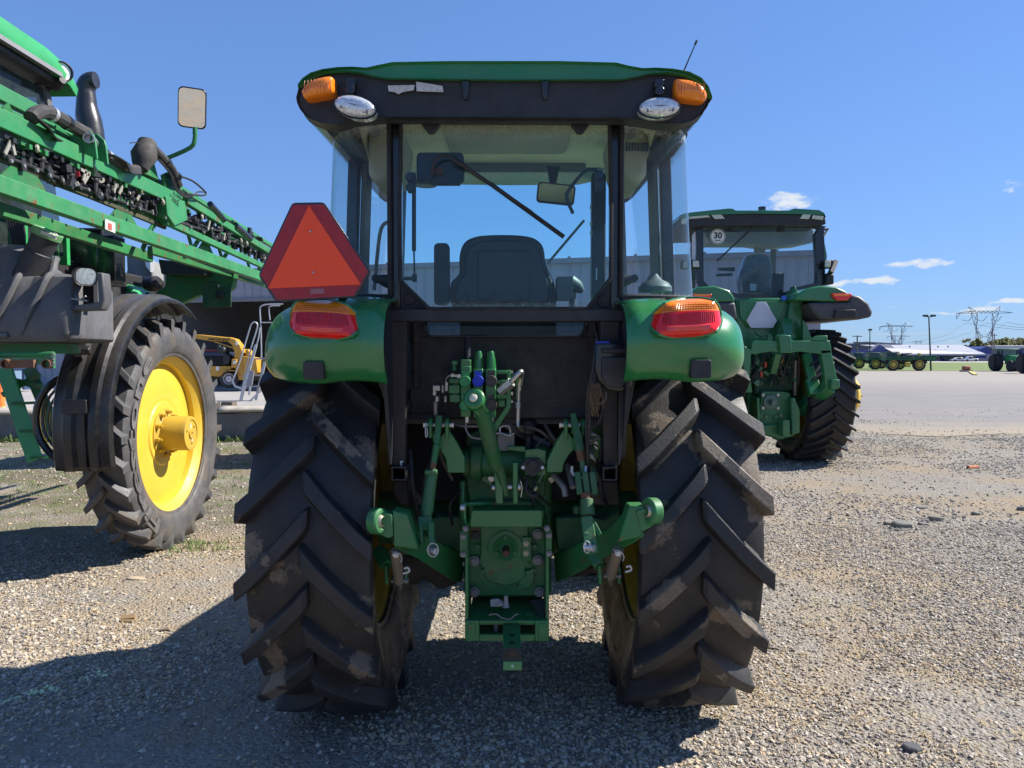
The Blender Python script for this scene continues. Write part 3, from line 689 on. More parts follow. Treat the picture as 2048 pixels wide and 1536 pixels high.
chunk('stone', 1878, 1125, (.04, .03), 'dark clod of earth with a hole on the right gravel', mat('dark_clod', (.06, .055, .05), .9, bump=.6), 60, flat=.3)
chunk('stone', 1825, 1498, (.05, .04), 'round dark grey stone near the bottom right of the yard', mat('dark_stone', (.07, .07, .075), .8, bump=.4), 61, flat=.35)
chunk('stone', 1812, 1483, (.035, .028), 'pale flat tan stone beside the round dark stone', mat('tan_stone', (.30, .25, .19), .85, bump=.3), 62, flat=.22)
chunk('stone', 272, 1158, (.085, .05), 'flat tan stone lit by the sun between the two machines', mat('tan_stone2', (.42, .33, .22), .85, bump=.3), 63, flat=.16)
chunk('stone', 2046, 1020, (.07, .05), 'grey rock at the right side of the gravel', CH, 64, flat=.4)
def rod(name, p0, p1, r, m, label, cat, n=8):
    a = ground_pt(*p0); b_ = ground_pt(*p1); a.z = gz(a.x, a.y)+r*.6; b_.z = gz(b_.x, b_.y)+r*.6
    o = (a+b_)/2; mb = MB(); mb.cyl(a-o, b_-o, r, r*.9, n); ob = mb.build(name, m); ob.location = o; return tag(ob, label, cat)
rod('pipe_scrap', (1936, 938), (1955, 936), .03, mat('orange_rust', (.40, .14, .05), .8, bump=.3), 'short rusty orange pipe scrap on the far gravel', 'pipe scrap')
rod('wood_scrap', (244, 1237), (270, 1236), .018, mat('wood', (.30, .20, .10), .85, var=.3, bump=.3), 'upper tan wood scrap in the tractor shadow', 'wood scrap', 4)
rod('wood_scrap', (242, 1243), (266, 1244), .014, MATS['wood'], 'lower tan wood scrap in the tractor shadow', 'wood scrap', 4)
rod('wood_scrap', (312, 1266), (336, 1262), .010, mat('dark_wood', (.07, .05, .035), .9), 'dark wooden stick in the shadow beside the left tyre', 'wood scrap', 5)
# ================================================================== the tractor seen from behind
TR = root('tractor', (-.02, 3.74, 0), 'green cab tractor seen squarely from behind with orange slow vehicle triangle', 'tractor')
XC = -.02
def PP(pts, Y, Y1=None, x0=None, x1=None):
    out = []
    for (a, b) in pts:
        y = Y if Y1 is None else Y+(Y1-Y)*(a-x0)/(x1-x0)
        out.append(P(a, b, y))
    return out
def mir(pts, c): return [(2*c-a, b) for a, b in pts]
# ---- wheels
for side, cx, cy, rz in ((-1, -.79, 3.72, .0), (1, .752, 3.78, .06)):
    c = V((cx, cy, .868))
    rimo = rim_mb(c, .483, .425, side*.02, side).build('rear_wheel', YELLOWD, TR)
    tyre = tyre_mb(c, .875, .52, .483, .054, 18, .33, .080, taper=True).build('tyre', RUBBER, rimo, ang=32, bevel=.004, seg=1)
    wear(tyre, c, .875, .054)
    if side > 0:
        # turn the right tyre a little so that its lugs differ from the left one
        M = Matrix.Translation(c) @ Matrix.Rotation(R_(6.2), 4, 'X') @ Matrix.Translation(-c); tyre.data.transform(M)
    else:
        M = Matrix.Translation(c) @ Matrix.Rotation(R_(-2.4), 4, 'X') @ Matrix.Translation(-c); tyre.data.transform(M)
    mb = MB()
    for i in range(8):
        a = R_(45*i+10); q = c+V((side*.06, .18*math.cos(a), .18*math.sin(a))); bolt(mb, q, (side, 0, 0), .018, .03)
    mb.cyl(c-V((side*.08, 0, 0)), c+V((side*.12, 0, 0)), .11, .09, 24); mb.build('hub', YELLOWD, rimo)
    for i in range(10):
        a = R_(36*i+8); q = c+V((side*.005, .30*math.cos(a), .30*math.sin(a))); mb = MB(); mb.hexn(q-V((side*.02, 0, 0)), q, .016); mb.build('disc_bolt', YELLOWD, rimo)
for side in (-1, 1):
    c = V((XC+side*.73, 5.9, .52)); r_ = rim_mb(c, .32, .30, side*.03, side).build('front_wheel', YELLOWD, TR)
    tyre_mb(c, .535, .32, .32, .035, 16, .35, .055, flip=-1).build('tyre', RUBBER, r_)
# ---- drive line, axles, hood
mb = MB()
mb.tube([(XC-.62, 3.74, .87), (XC-.40, 3.74, .87), (XC-.26, 3.74, .87), (XC-.16, 3.74, .87)], [.13, .125, .15, .24], 20)
mb.tube([(XC+.62, 3.74, .87), (XC+.40, 3.74, .87), (XC+.26, 3.74, .87), (XC+.16, 3.74, .87)], [.13, .125, .15, .24], 20)
mb.build('rear_axle', GREENC, TR)
mb = MB(); mb.bb((XC-.20, 3.44, .56), (XC+.20, 4.3, 1.22)); mb.bb((XC-.16, 4.3, .60), (XC+.16, 5.6, 1.1)); mb.build('transmission_case', GREENC, TR, bevel=.03, seg=3)
mb = MB(); mb.bb((XC-.24, 5.35, .62), (XC+.24, 6.5, .95)); mb.tube([(XC-.6, 5.9, .52), (XC, 5.9, .55), (XC+.6, 5.9, .52)], .075, 14); mb.build('front_axle', mat('dirty_underside', (.05, .04, .03), .9, dust=.7, dustcol=(.13, .10, .075)), TR, bevel=.02)
G = []
for (y, z0, w, zt) in ((4.45, 1.1, .36, 1.70), (5.0, 1.1, .36, 1.68), (5.8, 1.05, .34, 1.60), (6.4, 1.0, .31, 1.50), (6.6, .95, .26, 1.38)):
    ring = [(XC-w, z0), (XC-w, zt-.12), (XC-w*.86, zt-.03), (XC-w*.6, zt), (XC+w*.6, zt), (XC+w*.86, zt-.03), (XC+w, zt-.12), (XC+w, z0)]
    G.append([V((a, y, b)) for a, b in ring])
mb = MB(); mb.rings(G); mb.build('hood', GREEN, TR)
# ---- fenders
def fender(side, Xi, Xo):
    prof = smooth([(0, 2.86, 1.562), (0, 2.80, 1.615), (0, 2.775, 1.69), (0, 2.79, 1.765), (0, 2.85, 1.83), (0, 2.97, 1.868), (0, 3.25, 1.885), (0, 3.7, 1.89), (0, 4.1, 1.86), (0, 4.4, 1.75), (0, 4.56, 1.6)], 4)
    C = V((0, 3.7, 1.42)); G = []; W_ = abs(Xo-Xi); rad = .23
    for ip, p in enumerate(prof):
        row = []
        for k in range(13):
            if k < 4: x = k/4*(W_-rad); ph = 0
            else: ph = (k-4)/8*math.pi/2; x = W_-rad+rad*math.sin(ph)
            ins = .19*(1-math.cos(ph)); d = (C-p).normalized()
            zz = .012*math.sin(min(1, x/(W_-rad))*math.pi)
            q = p+d*ins+V((0, 0, zz+.075*(1-math.cos(ph))*max(0, 1-ip/9))); row.append(V((Xi+side*x, q.y, q.z)))
        G.append(row)
    mb = MB(); mb.grid(G); f = mb.build('fender', GREENP, TR, ang=60, solid=-.008 if side < 0 else .008)
    # rear skirt lip
    return f
FL = fender(-1, P(770, 700, 2.80).x, P(510, 700, 2.80).x)
FR = fender(1, P(1252, 700, 2.80).x, P(1511, 700, 2.80).x)
# dark square marker plate on each fender, cover strip under the triangle
for f, pts in ((FL, [(605, 724), (646, 722), (648, 758), (606, 760)]), (FR, [(1382, 720), (1422, 720), (1424, 755), (1384, 757)])):
    a = PP(pts, 2.770); cxm = sum((p for p in a), V((0, 0, 0)))/4; w = (a[1]-a[0]).length; h = (a[0]-a[3]).length
    mb = MB(); mb.prism([cxm+V((x, 0, z)) for x, z in rrect(w, h, .009)], (0, .05, 0)); mb.build('marker_plate', BLACKP, f, bevel=.002)
# ---- tail lamps
def lamp(f, cx, cy, lean):
    c = P(cx, cy, 2.80); W_ = 75/1536*2.76; H_ = 42/1536*2.76
    def pt(u, v):   # u,v in -1..1
        a = abs(u)**2.7+abs(v)**2.7; k = 1 if a < 1e-9 else 1
        # superellipse mapping of a square
        uu = u*math.sqrt(max(0, 1-v*v*.42)); vv = v*math.sqrt(max(0, 1-u*u*.42))
        wv = W_*(1-.13*(vv+.2)) if vv > -.2 else W_
        x = uu*wv+lean*vv*.012; z = vv*H_+.006*uu*lean
        dep = .085*(1-max(abs(uu), abs(vv))**3.2)**.55 if max(abs(uu), abs(vv)) < 1 else 0
        return c+V((x, -dep+.03+.035*vv, z))
    n = 22
    def part(v0, v1, name, m, grow=1.0):
        rows = []
        k = max(3, int(n*(v1-v0)/2))
        for j in range(k+1):
            v = v0+(v1-v0)*j/k; rows.append([pt((-1+2*i/n)*grow, v) for i in range(n+1)])
        mb = MB(); mb.grid(rows); return mb.build(name, m, f, ang=70)
    mb = MB(); rim_ = []
    for i in range(40):
        a = 2*math.pi*i/40; ca, sa = math.cos(a), math.sin(a); s = max(abs(ca), abs(sa)); p = pt(ca/s, sa/s); rim_.append(p)
    mb.tube(rim_, .0055, 8, closed=True); mb.add(rim_, [tuple(range(40))]); lens = mb.build('tail_lamp_rim', GREENP, f)
    part(-1, .30, 'red_lens', REDL); part(.315, 1, 'amber_lens', AMBER)
    # reflector strip inside the lower half and ribbing
    mb = MB()
    for j in range(26):
        u = -.70+1.4*j/25; q = [pt(u, v)+V((0, -.0016, 0)) for v in (-.32, -.1, .12, .27)]
        mb.tube(q, .0011, 4)
    mb.build('lens_rib', mat('dark_red_rib', (.25, .004, .008), .2, coat=.6), f, stuff=True)
    mb = MB(); rows = []
    for v in (-.72, -.66, -.44, -.38): rows.append([pt(-.62+1.22*i/12, v)+V((0, -.004 if v in (-.66, -.44) else -.0005, 0)) for i in range(13)])
    mb.grid(rows); mb.build('reflector', mat('red_reflector', (.75, .03, .03), .2, coat=1., var=.1, vscale=80, bump=.3, bscale=400), f, ang=20)
    mb = MB()
    for v in (.42, .52, .62): mb.tube([pt(-.8+1.6*i/14, v)+V((0, -.0012, 0)) for i in range(15)], .0009, 4)
    for j in range(22):
        u = -.82+1.64*j/21; mb.tube([pt(u, v)+V((0, -.0012, 0)) for v in (.38, .55, .75)], .0009, 4)
    mb.build('lens_grid', mat('dark_amber_grid', (.42, .11, .004), .3), f, stuff=True)
lamp(FL, 649, 638.5, -1); lamp(FR, 1373, 635.5, 1)
# ---- slow vehicle triangle on its bracket
sv = [(584, 405), (648, 404), (742, 544), (712, 595), (551, 604), (516, 551)]
A = PP(sv, 2.79); cen = sum(A, V((0, 0, 0)))/6
def rc(pts, r=.014):   # round polygon corners
    out = []; n = len(pts)
    for i in range(n):
        p = pts[i]; a = (pts[i-1]-p).normalized(); b_ = (pts[(i+1) % n]-p).normalized()
        for t in (0, .33, .67, 1): q1 = p+a*r*(1-t); q2 = p+b_*r*t; out.append(p+(q1-p)*(1-t)+(q2-p)*t)
    return out
plate = MB().prism(rc(A), (0, .012, 0)).build('slow_vehicle_sign', BLACKG, TR, bevel=.003)
B = [cen+(p-cen)*.955+V((0, -.0015, 0)) for p in A]; MB().prism(B, (0, .004, 0)).build('reflective_border', REDREF, plate)
T = PP([(618, 411), (722, 569), (536, 577)], 2.79-.003); MB().prism([p+V((0, -.001, 0)) for p in T], (0, .003, 0)).build('orange_triangle', ORANGE, plate)
mb = MB()
for (a, b) in ((621, 463), (627, 545)): q = P(a, b, 2.785); mb.cyl(q, q-V((0, .004, 0)), .0045, .0035, 10)
mb.build('rivet', STEEL, plate)
a = PP([(621, 577.5), (648, 577), (648, 587), (621, 588)], 2.786); mb = MB(); mb.prism(a, (0, .002, 0)); mb.build('small_print', mat('faded_print_label', (.34, .12, .14), .6, var=.4, vscale=300), plate)
mb = MB(); mb.beam(P(600, 590, 2.81), P(590, 622, 2.86), .03, .008, (0, 1, 0)); mb.beam(P(655, 560, 2.81), P(690, 600, 2.95), .03, .02, (0, 1, 0)); mb.build('sign_bracket', BLACKM, TR)
# ---- cab frame
mb = MB(); Yp = 3.09
for (xa, xb, xc, xd) in ((779, 801, 783, 812), (1221, 1244, 1206, 1233)):
    top = [P(xa, 236, Yp), P(xb, 236, Yp)]; mid = [P(xa, 640, Yp), P(xb, 640, Yp)]
    mb.prism([top[0], top[1], mid[1], mid[0]], (0, .07, 0))
cab = mb.build('cab_frame', BLACKG, TR, bevel=.006)
mb = MB()
for (xa, xb) in ((781, 812), (1205, 1237)):
    mb.prism([P(xa-4, 640, 3.06), P(xb+1, 640, 3.06), P(xb-1, 780, 3.08), P(xb-2, 932, 3.10), P(xa+3, 932, 3.10), P(xa, 780, 3.08)], (0, .065, 0))
mb.build('cab_post', mat('brown_black_post', (.024, .020, .019), .6, dust=.35, bump=.2, dustcol=(.085, .06, .045)), TR, bevel=.003)
mb = MB()      # open tube ends below the posts
for (xa, xb) in ((783, 812), (1206, 1234)):
    a = P(xa, 934, 3.05); b_ = P(xb, 961, 3.05); t = .005; x0, x1, z0, z1 = a.x, b_.x, b_.z, a.z
    mb.bb((x0, 3.05, z0), (x0+t, 3.3, z1)); mb.bb((x1-t, 3.05, z0), (x1, 3.3, z1)); mb.bb((x0+t, 3.05, z0), (x1-t, 3.3, z0+t)); mb.bb((x0+t, 3.05, z1-t), (x1-t, 3.3, z1))
mb.build('tube_end', BLACKM, TR)
mb = MB(); mb.prism(PP([(776, 618), (1247, 618), (1247, 643), (776, 643)], 3.05), (0, .09, 0)); mb.build('lower_crossbar', BLACKM, TR, bevel=.004)
place(text_mb('r', .035, .0004, .001), P(803, 925, 3.093), (1, 0, .2), (-.2, 0, 1), (0, -1, 0)).build('chalk_mark', PRINTW, TR, split=False)
# lower quarter sills under the side glass
mb = MB()
for pts in ([(690, 597), (778, 600), (778, 618), (760, 618), (690, 612)], [(1244, 598), (1330, 596), (1330, 606), (1262, 616), (1244, 618)]): mb.prism(PP(pts, 3.02), (0, .12, 0))
mb.build('glass_sill', DARKIN, TR, bevel=.003)
# triangular corner fillets behind the cut window corners
mb = MB(); mb.prism(PP([(801, 556), (801, 619), (862, 619)], 3.10), (0, .02, 0)); mb.prism(PP([(1221, 550), (1221, 619), (1172, 619)], 3.10), (0, .02, 0)); mb.build('corner_plate', BLACKP, TR)
mb = MB()
for (a, b) in ((819, 598), (1207, 603)): q = P(a, b, 3.098); mb.cyl(q, q-V((0, .005, 0)), .025, .023, 18)
mb.build('corner_plug', mat('brown_plug', (.035, .028, .024), .7), TR)
# rear window: rubber seal and the pane
wz = [(808, 240), (1213, 240), (1219, 248), (1223, 400), (1222, 556), (1176, 616), (1170, 618), (864, 618), (856, 616), (800, 560), (799, 400), (802, 246)]
wp = PP(wz, 3.055)
seal = MB().tube(wp, .0085, 8, closed=True).build('window_seal', RUBBERS, TR)
rw = MB().prism(PP([(807, 243), (1214, 243), (1220, 556), (1173, 615), (861, 615), (802, 558)], 3.058), (0, .0045, 0)); rw = rw.build('rear_window', GLASS, TR)
# quarter glass, curved round the corner
def quarter(side):
    pxs = 779 if side < 0 else 1243
    rows = []
    for j in range(13):
        v = j/12; z = 1.895+(2.592-1.895)*v; bulge = .038*(1-v)**1.3+.0
        x0 = P(pxs, 400, 3.07).x; xs_ = (-.758 if side < 0 else .735)+side*bulge
        pl = smooth([(x0, 3.07, 0), (x0+side*.10, 3.08, 0), (xs_-side*.10, 3.12, 0), (xs_-side*.03, 3.19, 0), (xs_, 3.32, 0), (xs_+side*.005, 3.62, 0)], 5)
        rows.append([V((p.x, p.y, z)) for p in pl])
    mb = MB(); mb.grid(rows); g = mb.build('quarter_glass', GLASSQ, TR, ang=80)
    edge = rows[0]+[r[-1] for r in rows[1:-1]]+rows[-1][::-1]+[r[0] for r in rows[1:-1]][::-1]
    MB().tube(rows[0][:20], .011, 6).tube(rows[-1], .010, 6).tube([r[0] for r in rows], .010, 6).build('glass_seal', RUBBERS, g)
    # door: pillar, pane and upper rail ahead of it
    xb = rows[0][-1].x; xt = rows[-1][-1].x
    mb = MB(); mb.prism([V((xb, 3.62, 1.60)), V((xb, 3.69, 1.60)), V((xt, 3.69, 2.63)), V((xt, 3.62, 2.63))], (-side*.05, 0, 0)); mb.build('door_pillar', BLACKG, TR, bevel=.004)
    mb = MB(); mb.prism([V((xb-side*.055, 3.66, 1.60)), V((xb-side*.055, 3.80, 1.60)), V((xt-side*.055, 3.80, 2.60)), V((xt-side*.055, 3.66, 2.60))], (-side*.025, 0, 0)); mb.build('pillar_trim', GREYIN, TR, bevel=.004)
    mb = MB(); mb.grid([[V((xb, 3.70, 1.55)), V((xb-side*.04, 4.30, 1.55))], [V((xt, 3.70, 2.62)), V((xt-side*.1, 4.25, 2.66))]]); mb.build('door_glass', GLASSF, TR)
    return g
quarter(-1); quarter(1)
# front pillars and windscreen
mb = MB()
for s in (-1, 1): mb.beam((XC+s*.655, 4.33, 1.25), (XC+s*.60, 4.30, 2.72), .05, .06)
mb.beam((XC-.62, 4.31, 2.745), (XC+.62, 4.31, 2.745), .06, .06); mb.build('front_pillar', BLACKG, TR)
MB().grid([[V((XC-.63, 4.34, 1.5)), V((XC+.63, 4.34, 1.5))], [V((XC-.58, 4.31, 2.72)), V((XC+.58, 4.31, 2.72))]]).build('windscreen', GLASSF, TR)
# ---- roof: green cap over a black fascia
cap_top = [(597, 170), (606, 158), (622, 147), (645, 140), (675, 136), (705, 135), (733, 137), (756, 132), (786, 126), (900, 124), (1118, 124), (1232, 127), (1256, 133), (1284, 138), (1312, 137), (1345, 139), (1378, 145), (1402, 157), (1416, 174), (1423, 194)]
cap_low = [(1423, 199), (1412, 178), (1396, 162), (1370, 151), (1335, 146), (1300, 148), (1275, 154), (1245, 160), (1010, 161), (775, 158), (745, 153), (720, 146), (690, 143), (650, 145), (622, 155), (605, 167), (597, 176)]
fas_low = [(590, 196), (592, 207), (597, 218), (606, 229), (620, 239), (640, 246), (672, 250), (700, 240), (735, 236), (760, 234), (1245, 236), (1280, 240), (1330, 248), (1365, 248), (1388, 241), (1406, 229), (1417, 214), (1423, 199)]
def loft(pts, secs, cz):
    base = [P(a, b, 2.94) for a, b in pts]; rings = []
    for (y, sx, sz, dz) in secs:
        rings.append([V((XC+(p.x-XC)*sx, y, cz+(p.z-cz)*sz+dz)) for p in base])
    return rings
secs = [(2.945, .985, .93, 0), (2.93, 1., 1., 0), (2.98, 1.006, 1.0, .004), (3.3, 1.01, 1., .015), (3.9, 1.0, 1., .02), (4.5, .97, 1., .0), (4.62, .93, .9, -.02)]
R1 = loft(cap_top+cap_low, secs, 2.68); MB().rings(R1).build('roof_cap', GREENP, TR, ang=50)
mb = MB(); shell = cap_low[::-1]+fas_low[::-1]
def fascia_rings():
    base = [P(a, b, 2.945) for a, b in cap_low[::-1]+fas_low[::-1]]
    return base
base = [P(a, b, 2.95) for a, b in cap_low[::-1]]; low = [P(a, b, 2.95) for a, b in fas_low[::-1]]
rings = []
for (y, sx, dz) in ((2.955, .985, .0), (2.945, .998, 0), (2.97, 1.002, .002), (3.055, 1.004, .004)):
    rings.append([V((XC+(p.x-XC)*sx, y, p.z+dz)) for p in base]+[V((XC+(p.x-XC)*sx*.995, y+.0, p.z+dz)) for p in low])
mb.rings(rings); fas = mb.build('roof_fascia', BLACKP, TR, ang=40)
# side overhangs of the roof, open over the cab
for s in (-1, 1):
    src = [p for p in base+low if (p.x-XC)*s > .66]
    src.sort(key=lambda p: math.atan2(p.z-2.66, (p.x-XC)*s-.70))
    rg_ = []
    for (y, sx, dz) in ((3.05, 1.004, .004), (3.3, 1.006, .012), (3.9, .995, .012), (4.5, .965, 0)):
        k = [V((XC+(p.x-XC)*sx, y, p.z+dz)) for p in src]; k2 = [V((XC+s*.645, y, 2.577+dz)), V((XC+s*.645, y, 2.72+dz))]
        rg_.append(k+k2[::-1])
    MB().rings(rg_).build('roof_overhang', BLACKG, TR, ang=40)
def ellipse_pod(cx, cy, rx, ry, tilt, Y, dep, mm, name, par, rimm=None):
    c = P(cx, cy, Y); k = Y/1536; ca, sa = math.cos(R_(tilt)), math.sin(R_(tilt))
    def e(t, q, d):
        x = rx*q*k*math.cos(t); z = ry*q*k*math.sin(t); return c+V((x*ca+z*sa, d, -x*sa+z*ca))
    rings = [[e(2*math.pi*i/28, q, d) for i in range(28)] for q, d in ((1.0, .06), (1.0, .0), (.96, -dep*.4), (.8, -dep*.75), (.5, -dep*.95), (.1, -dep))]
    o = MB().rings(rings).build(name, mm, par, ang=60)
    MB().tube([e(2*math.pi*i/28, 1.03, .004) for i in range(28)], .005, 6, closed=True).build('lamp_rim', BLACKG, o)
    mb = MB()
    mb.tube([e(math.pi, .95, -dep*.5), e(math.pi/2, .02, -dep*1.05), e(0, .95, -dep*.5)], .0022, 6)
    for i in range(9):
        x = -.62+1.24*i/8; q = c+V((rx*k*x*ca, -dep*.7, -rx*k*x*sa-ry*k*.38)); mb.box(q, (.008, .006, .014))
    mb.build('lamp_mask', mat('lamp_inside_grey', (.16, .16, .19), .4), o, stuff=True)
    return o
ellipse_pod(710, 213, 41, 20, 12, 2.90, .022, LENSC, 'work_lamp', TR); ellipse_pod(1319, 215, 40, 19, -2, 2.90, .022, LENSC, 'work_lamp', TR)
def blinker(pts, name):
    a = PP(pts, 2.915); c = sum(a, V((0, 0, 0)))/len(a); sm_ = smooth(a+[a[0]], 4)[:-1]
    rings = [[c+(p-c)*q+V((0, d, 0)) for p in sm_] for q, d in ((1.0, .05), (1.0, .0), (.95, -.018), (.8, -.028), (.4, -.034), (.05, -.035))]
    o = MB().rings(rings).build('turn_lamp', AMBER, TR, ang=60)
    mb = MB()
    for i in range(9):
        t = -.8+1.6*i/8; lo = min(p.z for p in a); hi = max(p.z for p in a)
        x0 = c.x+t*(max(p.x for p in a)-min(p.x for p in a))/2; hh = (hi-lo)*.36*(1-abs(t)*.35)
        mb.tube([V((x0, c.y-.028, c.z-hh)), V((x0, c.y-.035, c.z)), V((x0, c.y-.028, c.z+hh))], .0014, 5)
    mb.build('lens_rib', MATS['dark_amber_grid'], o, stuff=True)
blinker([(604, 186), (616, 170), (640, 159), (666, 156), (669, 170), (668, 189), (640, 196), (612, 199)], 'l')
blinker([(1349, 161), (1376, 163), (1400, 173), (1412, 190), (1408, 203), (1380, 202), (1352, 196), (1348, 178)], 'r')
mb = MB()      # small black cameras / brackets between the lamps, ribs of the fascia
for (a, b) in ((703, 168), (1317, 170)):
    q = P(a, b, 2.94); mb.box(q, (.035, .04, .03)); mb.cyl(q-V((0, .0, .03)), q-V((0, .03, .03)), .02, .018, 14)
for a in (931, 1090): mb.prism(PP([(a-8, 161), (a+8, 161), (a+3, 198), (a-3, 198)], 2.937), (0, .02, 0))
mb.build('fascia_bracket', BLACKG, TR, bevel=.003)
mb = MB(); mb.prism(PP([(776, 171), (829, 170), (827, 180), (805, 184), (797, 188), (789, 184), (777, 182)], 2.9385), (0, .004, 0)); mb.prism(PP([(832, 163), (885, 172), (887, 184), (833, 182)], 2.9385), (0, .004, 0))
mb.build('torn_label', PAPER, fas)
mb = MB(); mb.beam(P(780, 240, 2.99), P(1240, 240, 2.99), .02, .022); mb.build('roof_drip_rail', BLACKP, TR)
mb = MB()
for (a, w) in ((862, 21), (1160, 21)):
    mb.prism(PP([(a-w, 240), (a+w, 240), (a+w*.8, 252), (a+5, 267), (a-5, 267), (a-w*.8, 252)], 3.035), (0, .02, 0))
hin = mb.build('window_hinge', BLACKP, TR, bevel=.003)
# antenna on the right roof edge
mb = MB(); a = P(1368, 141, 4.15); b_ = P(1394, 80, 4.0); mb.cyl(a, b_, .004, .0025, 6); d = (b_-a); mb.cyl(b_-d*.14, b_, .006, .005, 6); mb.cyl(a-V((0, 0, .02)), a, .014, .008, 8); mb.build('antenna', BLACKP, TR)
# ---- headliner and inside
mb = MB(); G = []
for (y, z) in ((3.06, 2.60), (3.12, 2.655), (3.25, 2.69), (3.6, 2.705), (4.1, 2.705), (4.2, 2.70), (4.24, 2.69), (4.26, 2.71)):
    kd = max(0., min(1., (y-3.2)/.25))
    G.append([V((XC+x, y, z+(dz*kd if dz < -.02 else dz))) for x, dz in ((-.64, -.13), (-.635, -.05), (-.60, -.012), (-.5, 0), (-.2, .004), (.2, .004), (.5, 0), (.60, -.012), (.635, -.05), (.64, -.13))])
mb.grid(G); mb.build('headliner', BEIGE, TR, ang=40, solid=.006)
mb = MB(); mb.prism([V((XC-.30, 3.5, 2.70)), V((XC+.30, 3.5, 2.70)), V((XC+.27, 3.5, 2.685)), V((XC-.27, 3.5, 2.685))], (0, .45, 0)); mb.build('roof_hatch', mat('hatch_beige', (.50, .46, .34), .8), TR, bevel=.006)
mb = MB(); mb.bb((XC-.42, 4.19, 2.655), (XC+.42, 4.215, 2.70)); mb.build('sun_visor', GREYIN, TR, bevel=.006)
mb = MB()     # moulded vents at both front corners
for s in (-1, 1):
    mb.prism([V((XC+s*.47, 3.50, 2.69)), V((XC+s*.632, 3.50, 2.69)), V((XC+s*.632, 3.50, 2.47)), V((XC+s*.58, 3.50, 2.44)), V((XC+s*.50, 3.50, 2.50))], (0, .42, 0))
mb.build('roof_duct', mat('duct_beige', (.40, .38, .29), .8), TR, bevel=.03, seg=3)
mb = MB()
for i in range(9): a = 1252+i*6; mb.prism(PP([(a, 285), (a+2.8, 285), (a+2.8, 301), (a, 301)], 3.49), (0, .02, 0))
mb.build('vent_slot', DARKIN, TR)
mb = MB()
for (a, b, r) in ((748, 262, 12), (1262, 264, 14)): q = P(a, b, 3.30); mb.cyl(q, q+V((0, .02, 0)), r*3.3/1536, None, 18)
mb.cyl(P(851, 372, 3.9), P(851, 360, 3.9), .055, .05, 20); mb.build('roof_speaker', GREYIN, TR)
# seat
sp_ = [(905, 613), (900, 598), (902, 566), (918, 547), (919, 513), (927, 488), (944, 476), (970, 471), (1018, 470), (1055, 473), (1075, 481), (1087, 497), (1092, 530), (1106, 560), (1112, 590), (1108, 613)]
a = PP(sp_, 3.52); sb = [a[0]]+smooth(a, 3)+[a[-1]]
sb = smooth(a, 3); cen = V((XC, 3.52, 2.0))
rings = [[cen+(p-cen)*q+V((0, d, 0)) for p in sb] for q, d in ((.93, -.03), (1.0, .0), (1.0, .07), (.92, .12))]
MB().rings(rings).build('seat', SEATF, TR, ang=60)
inner = [cen+(p-cen)*.86+V((0, -.045, 0)) for p in sb]; MB().prism(inner, (0, .03, 0)).build('seat_shell', mat('seat_shell', (.022, .025, .032), .45, var=.1), TR, bevel=.012, seg=3)
mb = MB(); mb.prism([P(955, 500, 3.46)+V((0, 0, 0)), P(1060, 500, 3.46), P(1060, 600, 3.46), P(955, 600, 3.46)], (0, .02, 0)); mb.build('seat_back_panel', mat('seat_panel', (.028, .031, .036), .5), TR, bevel=.008)
mb = MB(); q = P(924, 594, 3.46); mb.cyl(q, q-V((0, .015, 0)), .027, .025, 20)
for dx in (-21, 21): q = P(1012+dx, 591, 3.45); mb.cyl(q, q-V((0, .01, 0)), .022, None, 16)
mb.prism(PP([(990, 582), (1034, 582), (1034, 600), (990, 600)], 3.445), (0, .01, 0)); mb.build('seat_knob', BLACKP, TR)
mb = MB(); c = P(883, 548, 3.42); mb.prism([c+V((x, 0, z)) for x, z in rrect(.068, .275, .02)], (0, .05, 0)); mb.build('armrest', BLACKP, TR, bevel=.006)
mb = MB(); c = P(1128, 578, 3.5); mb.box(c, (.07, .14, .10)); mb.tube([P(1140, 566, 3.5), P(1156, 574, 3.5), P(1166, 583, 3.5)], [.04, .03, .012], 12); mb.cyl(P(1146, 585, 3.5), P(1146, 625, 3.5), .014, .02, 10); mb.tube([P(1132, 560, 3.5), P(1133, 555, 3.5)], [.007, .003], 8)
mb.build('control_lever', mat('grey_green_plastic', (.07, .085, .085), .45), TR, bevel=.015, seg=3)
# cab floor tub and dark lower interior
mb = MB(); mb.bb((XC-.70, 3.38, 1.36), (XC+.70, 4.35, 1.40)); mb.bb((XC-.70, 3.4, 1.40), (XC-.66, 4.3, 1.86)); mb.bb((XC+.66, 3.4, 1.40), (XC+.70, 4.3, 1.86)); mb.bb((XC-.25, 4.0, 1.24), (XC+.25, 4.3, 1.95)); mb.build('cab_floor', FLOORM, TR)
mb = MB(); mb.prism([V((XC+.42, 3.36, 1.42)), V((XC+.66, 3.36, 1.42)), V((XC+.66, 3.36, 1.93)), V((XC+.44, 3.36, 1.91))], (0, .9, 0)); mb.build('side_console', mat('console_grey', (.10, .115, .115), .5), TR, bevel=.02)
mb = MB(); q = P(1310, 575, 3.45); mb.lathe(q, (0, 0, 1), [(.075, -.02), (.075, 0), (.06, .02), (.03, .035), (.01, .06)], 20); mb.beam(q+V((-.03, 0, .03)), q+V((0, 0, .075)), .02, .02); mb.build('cup_lid', MATS['console_grey'], TR)
mb = MB(); mb.prism([V((XC-.66, 3.36, 1.42)), V((XC-.45, 3.36, 1.42)), V((XC-.47, 3.36, 1.92)), V((XC-.66, 3.36, 1.94))], (0, .8, 0)); mb.build('side_console', DARKIN, TR, bevel=.02)
mb = MB()    # door latch arms with round ends
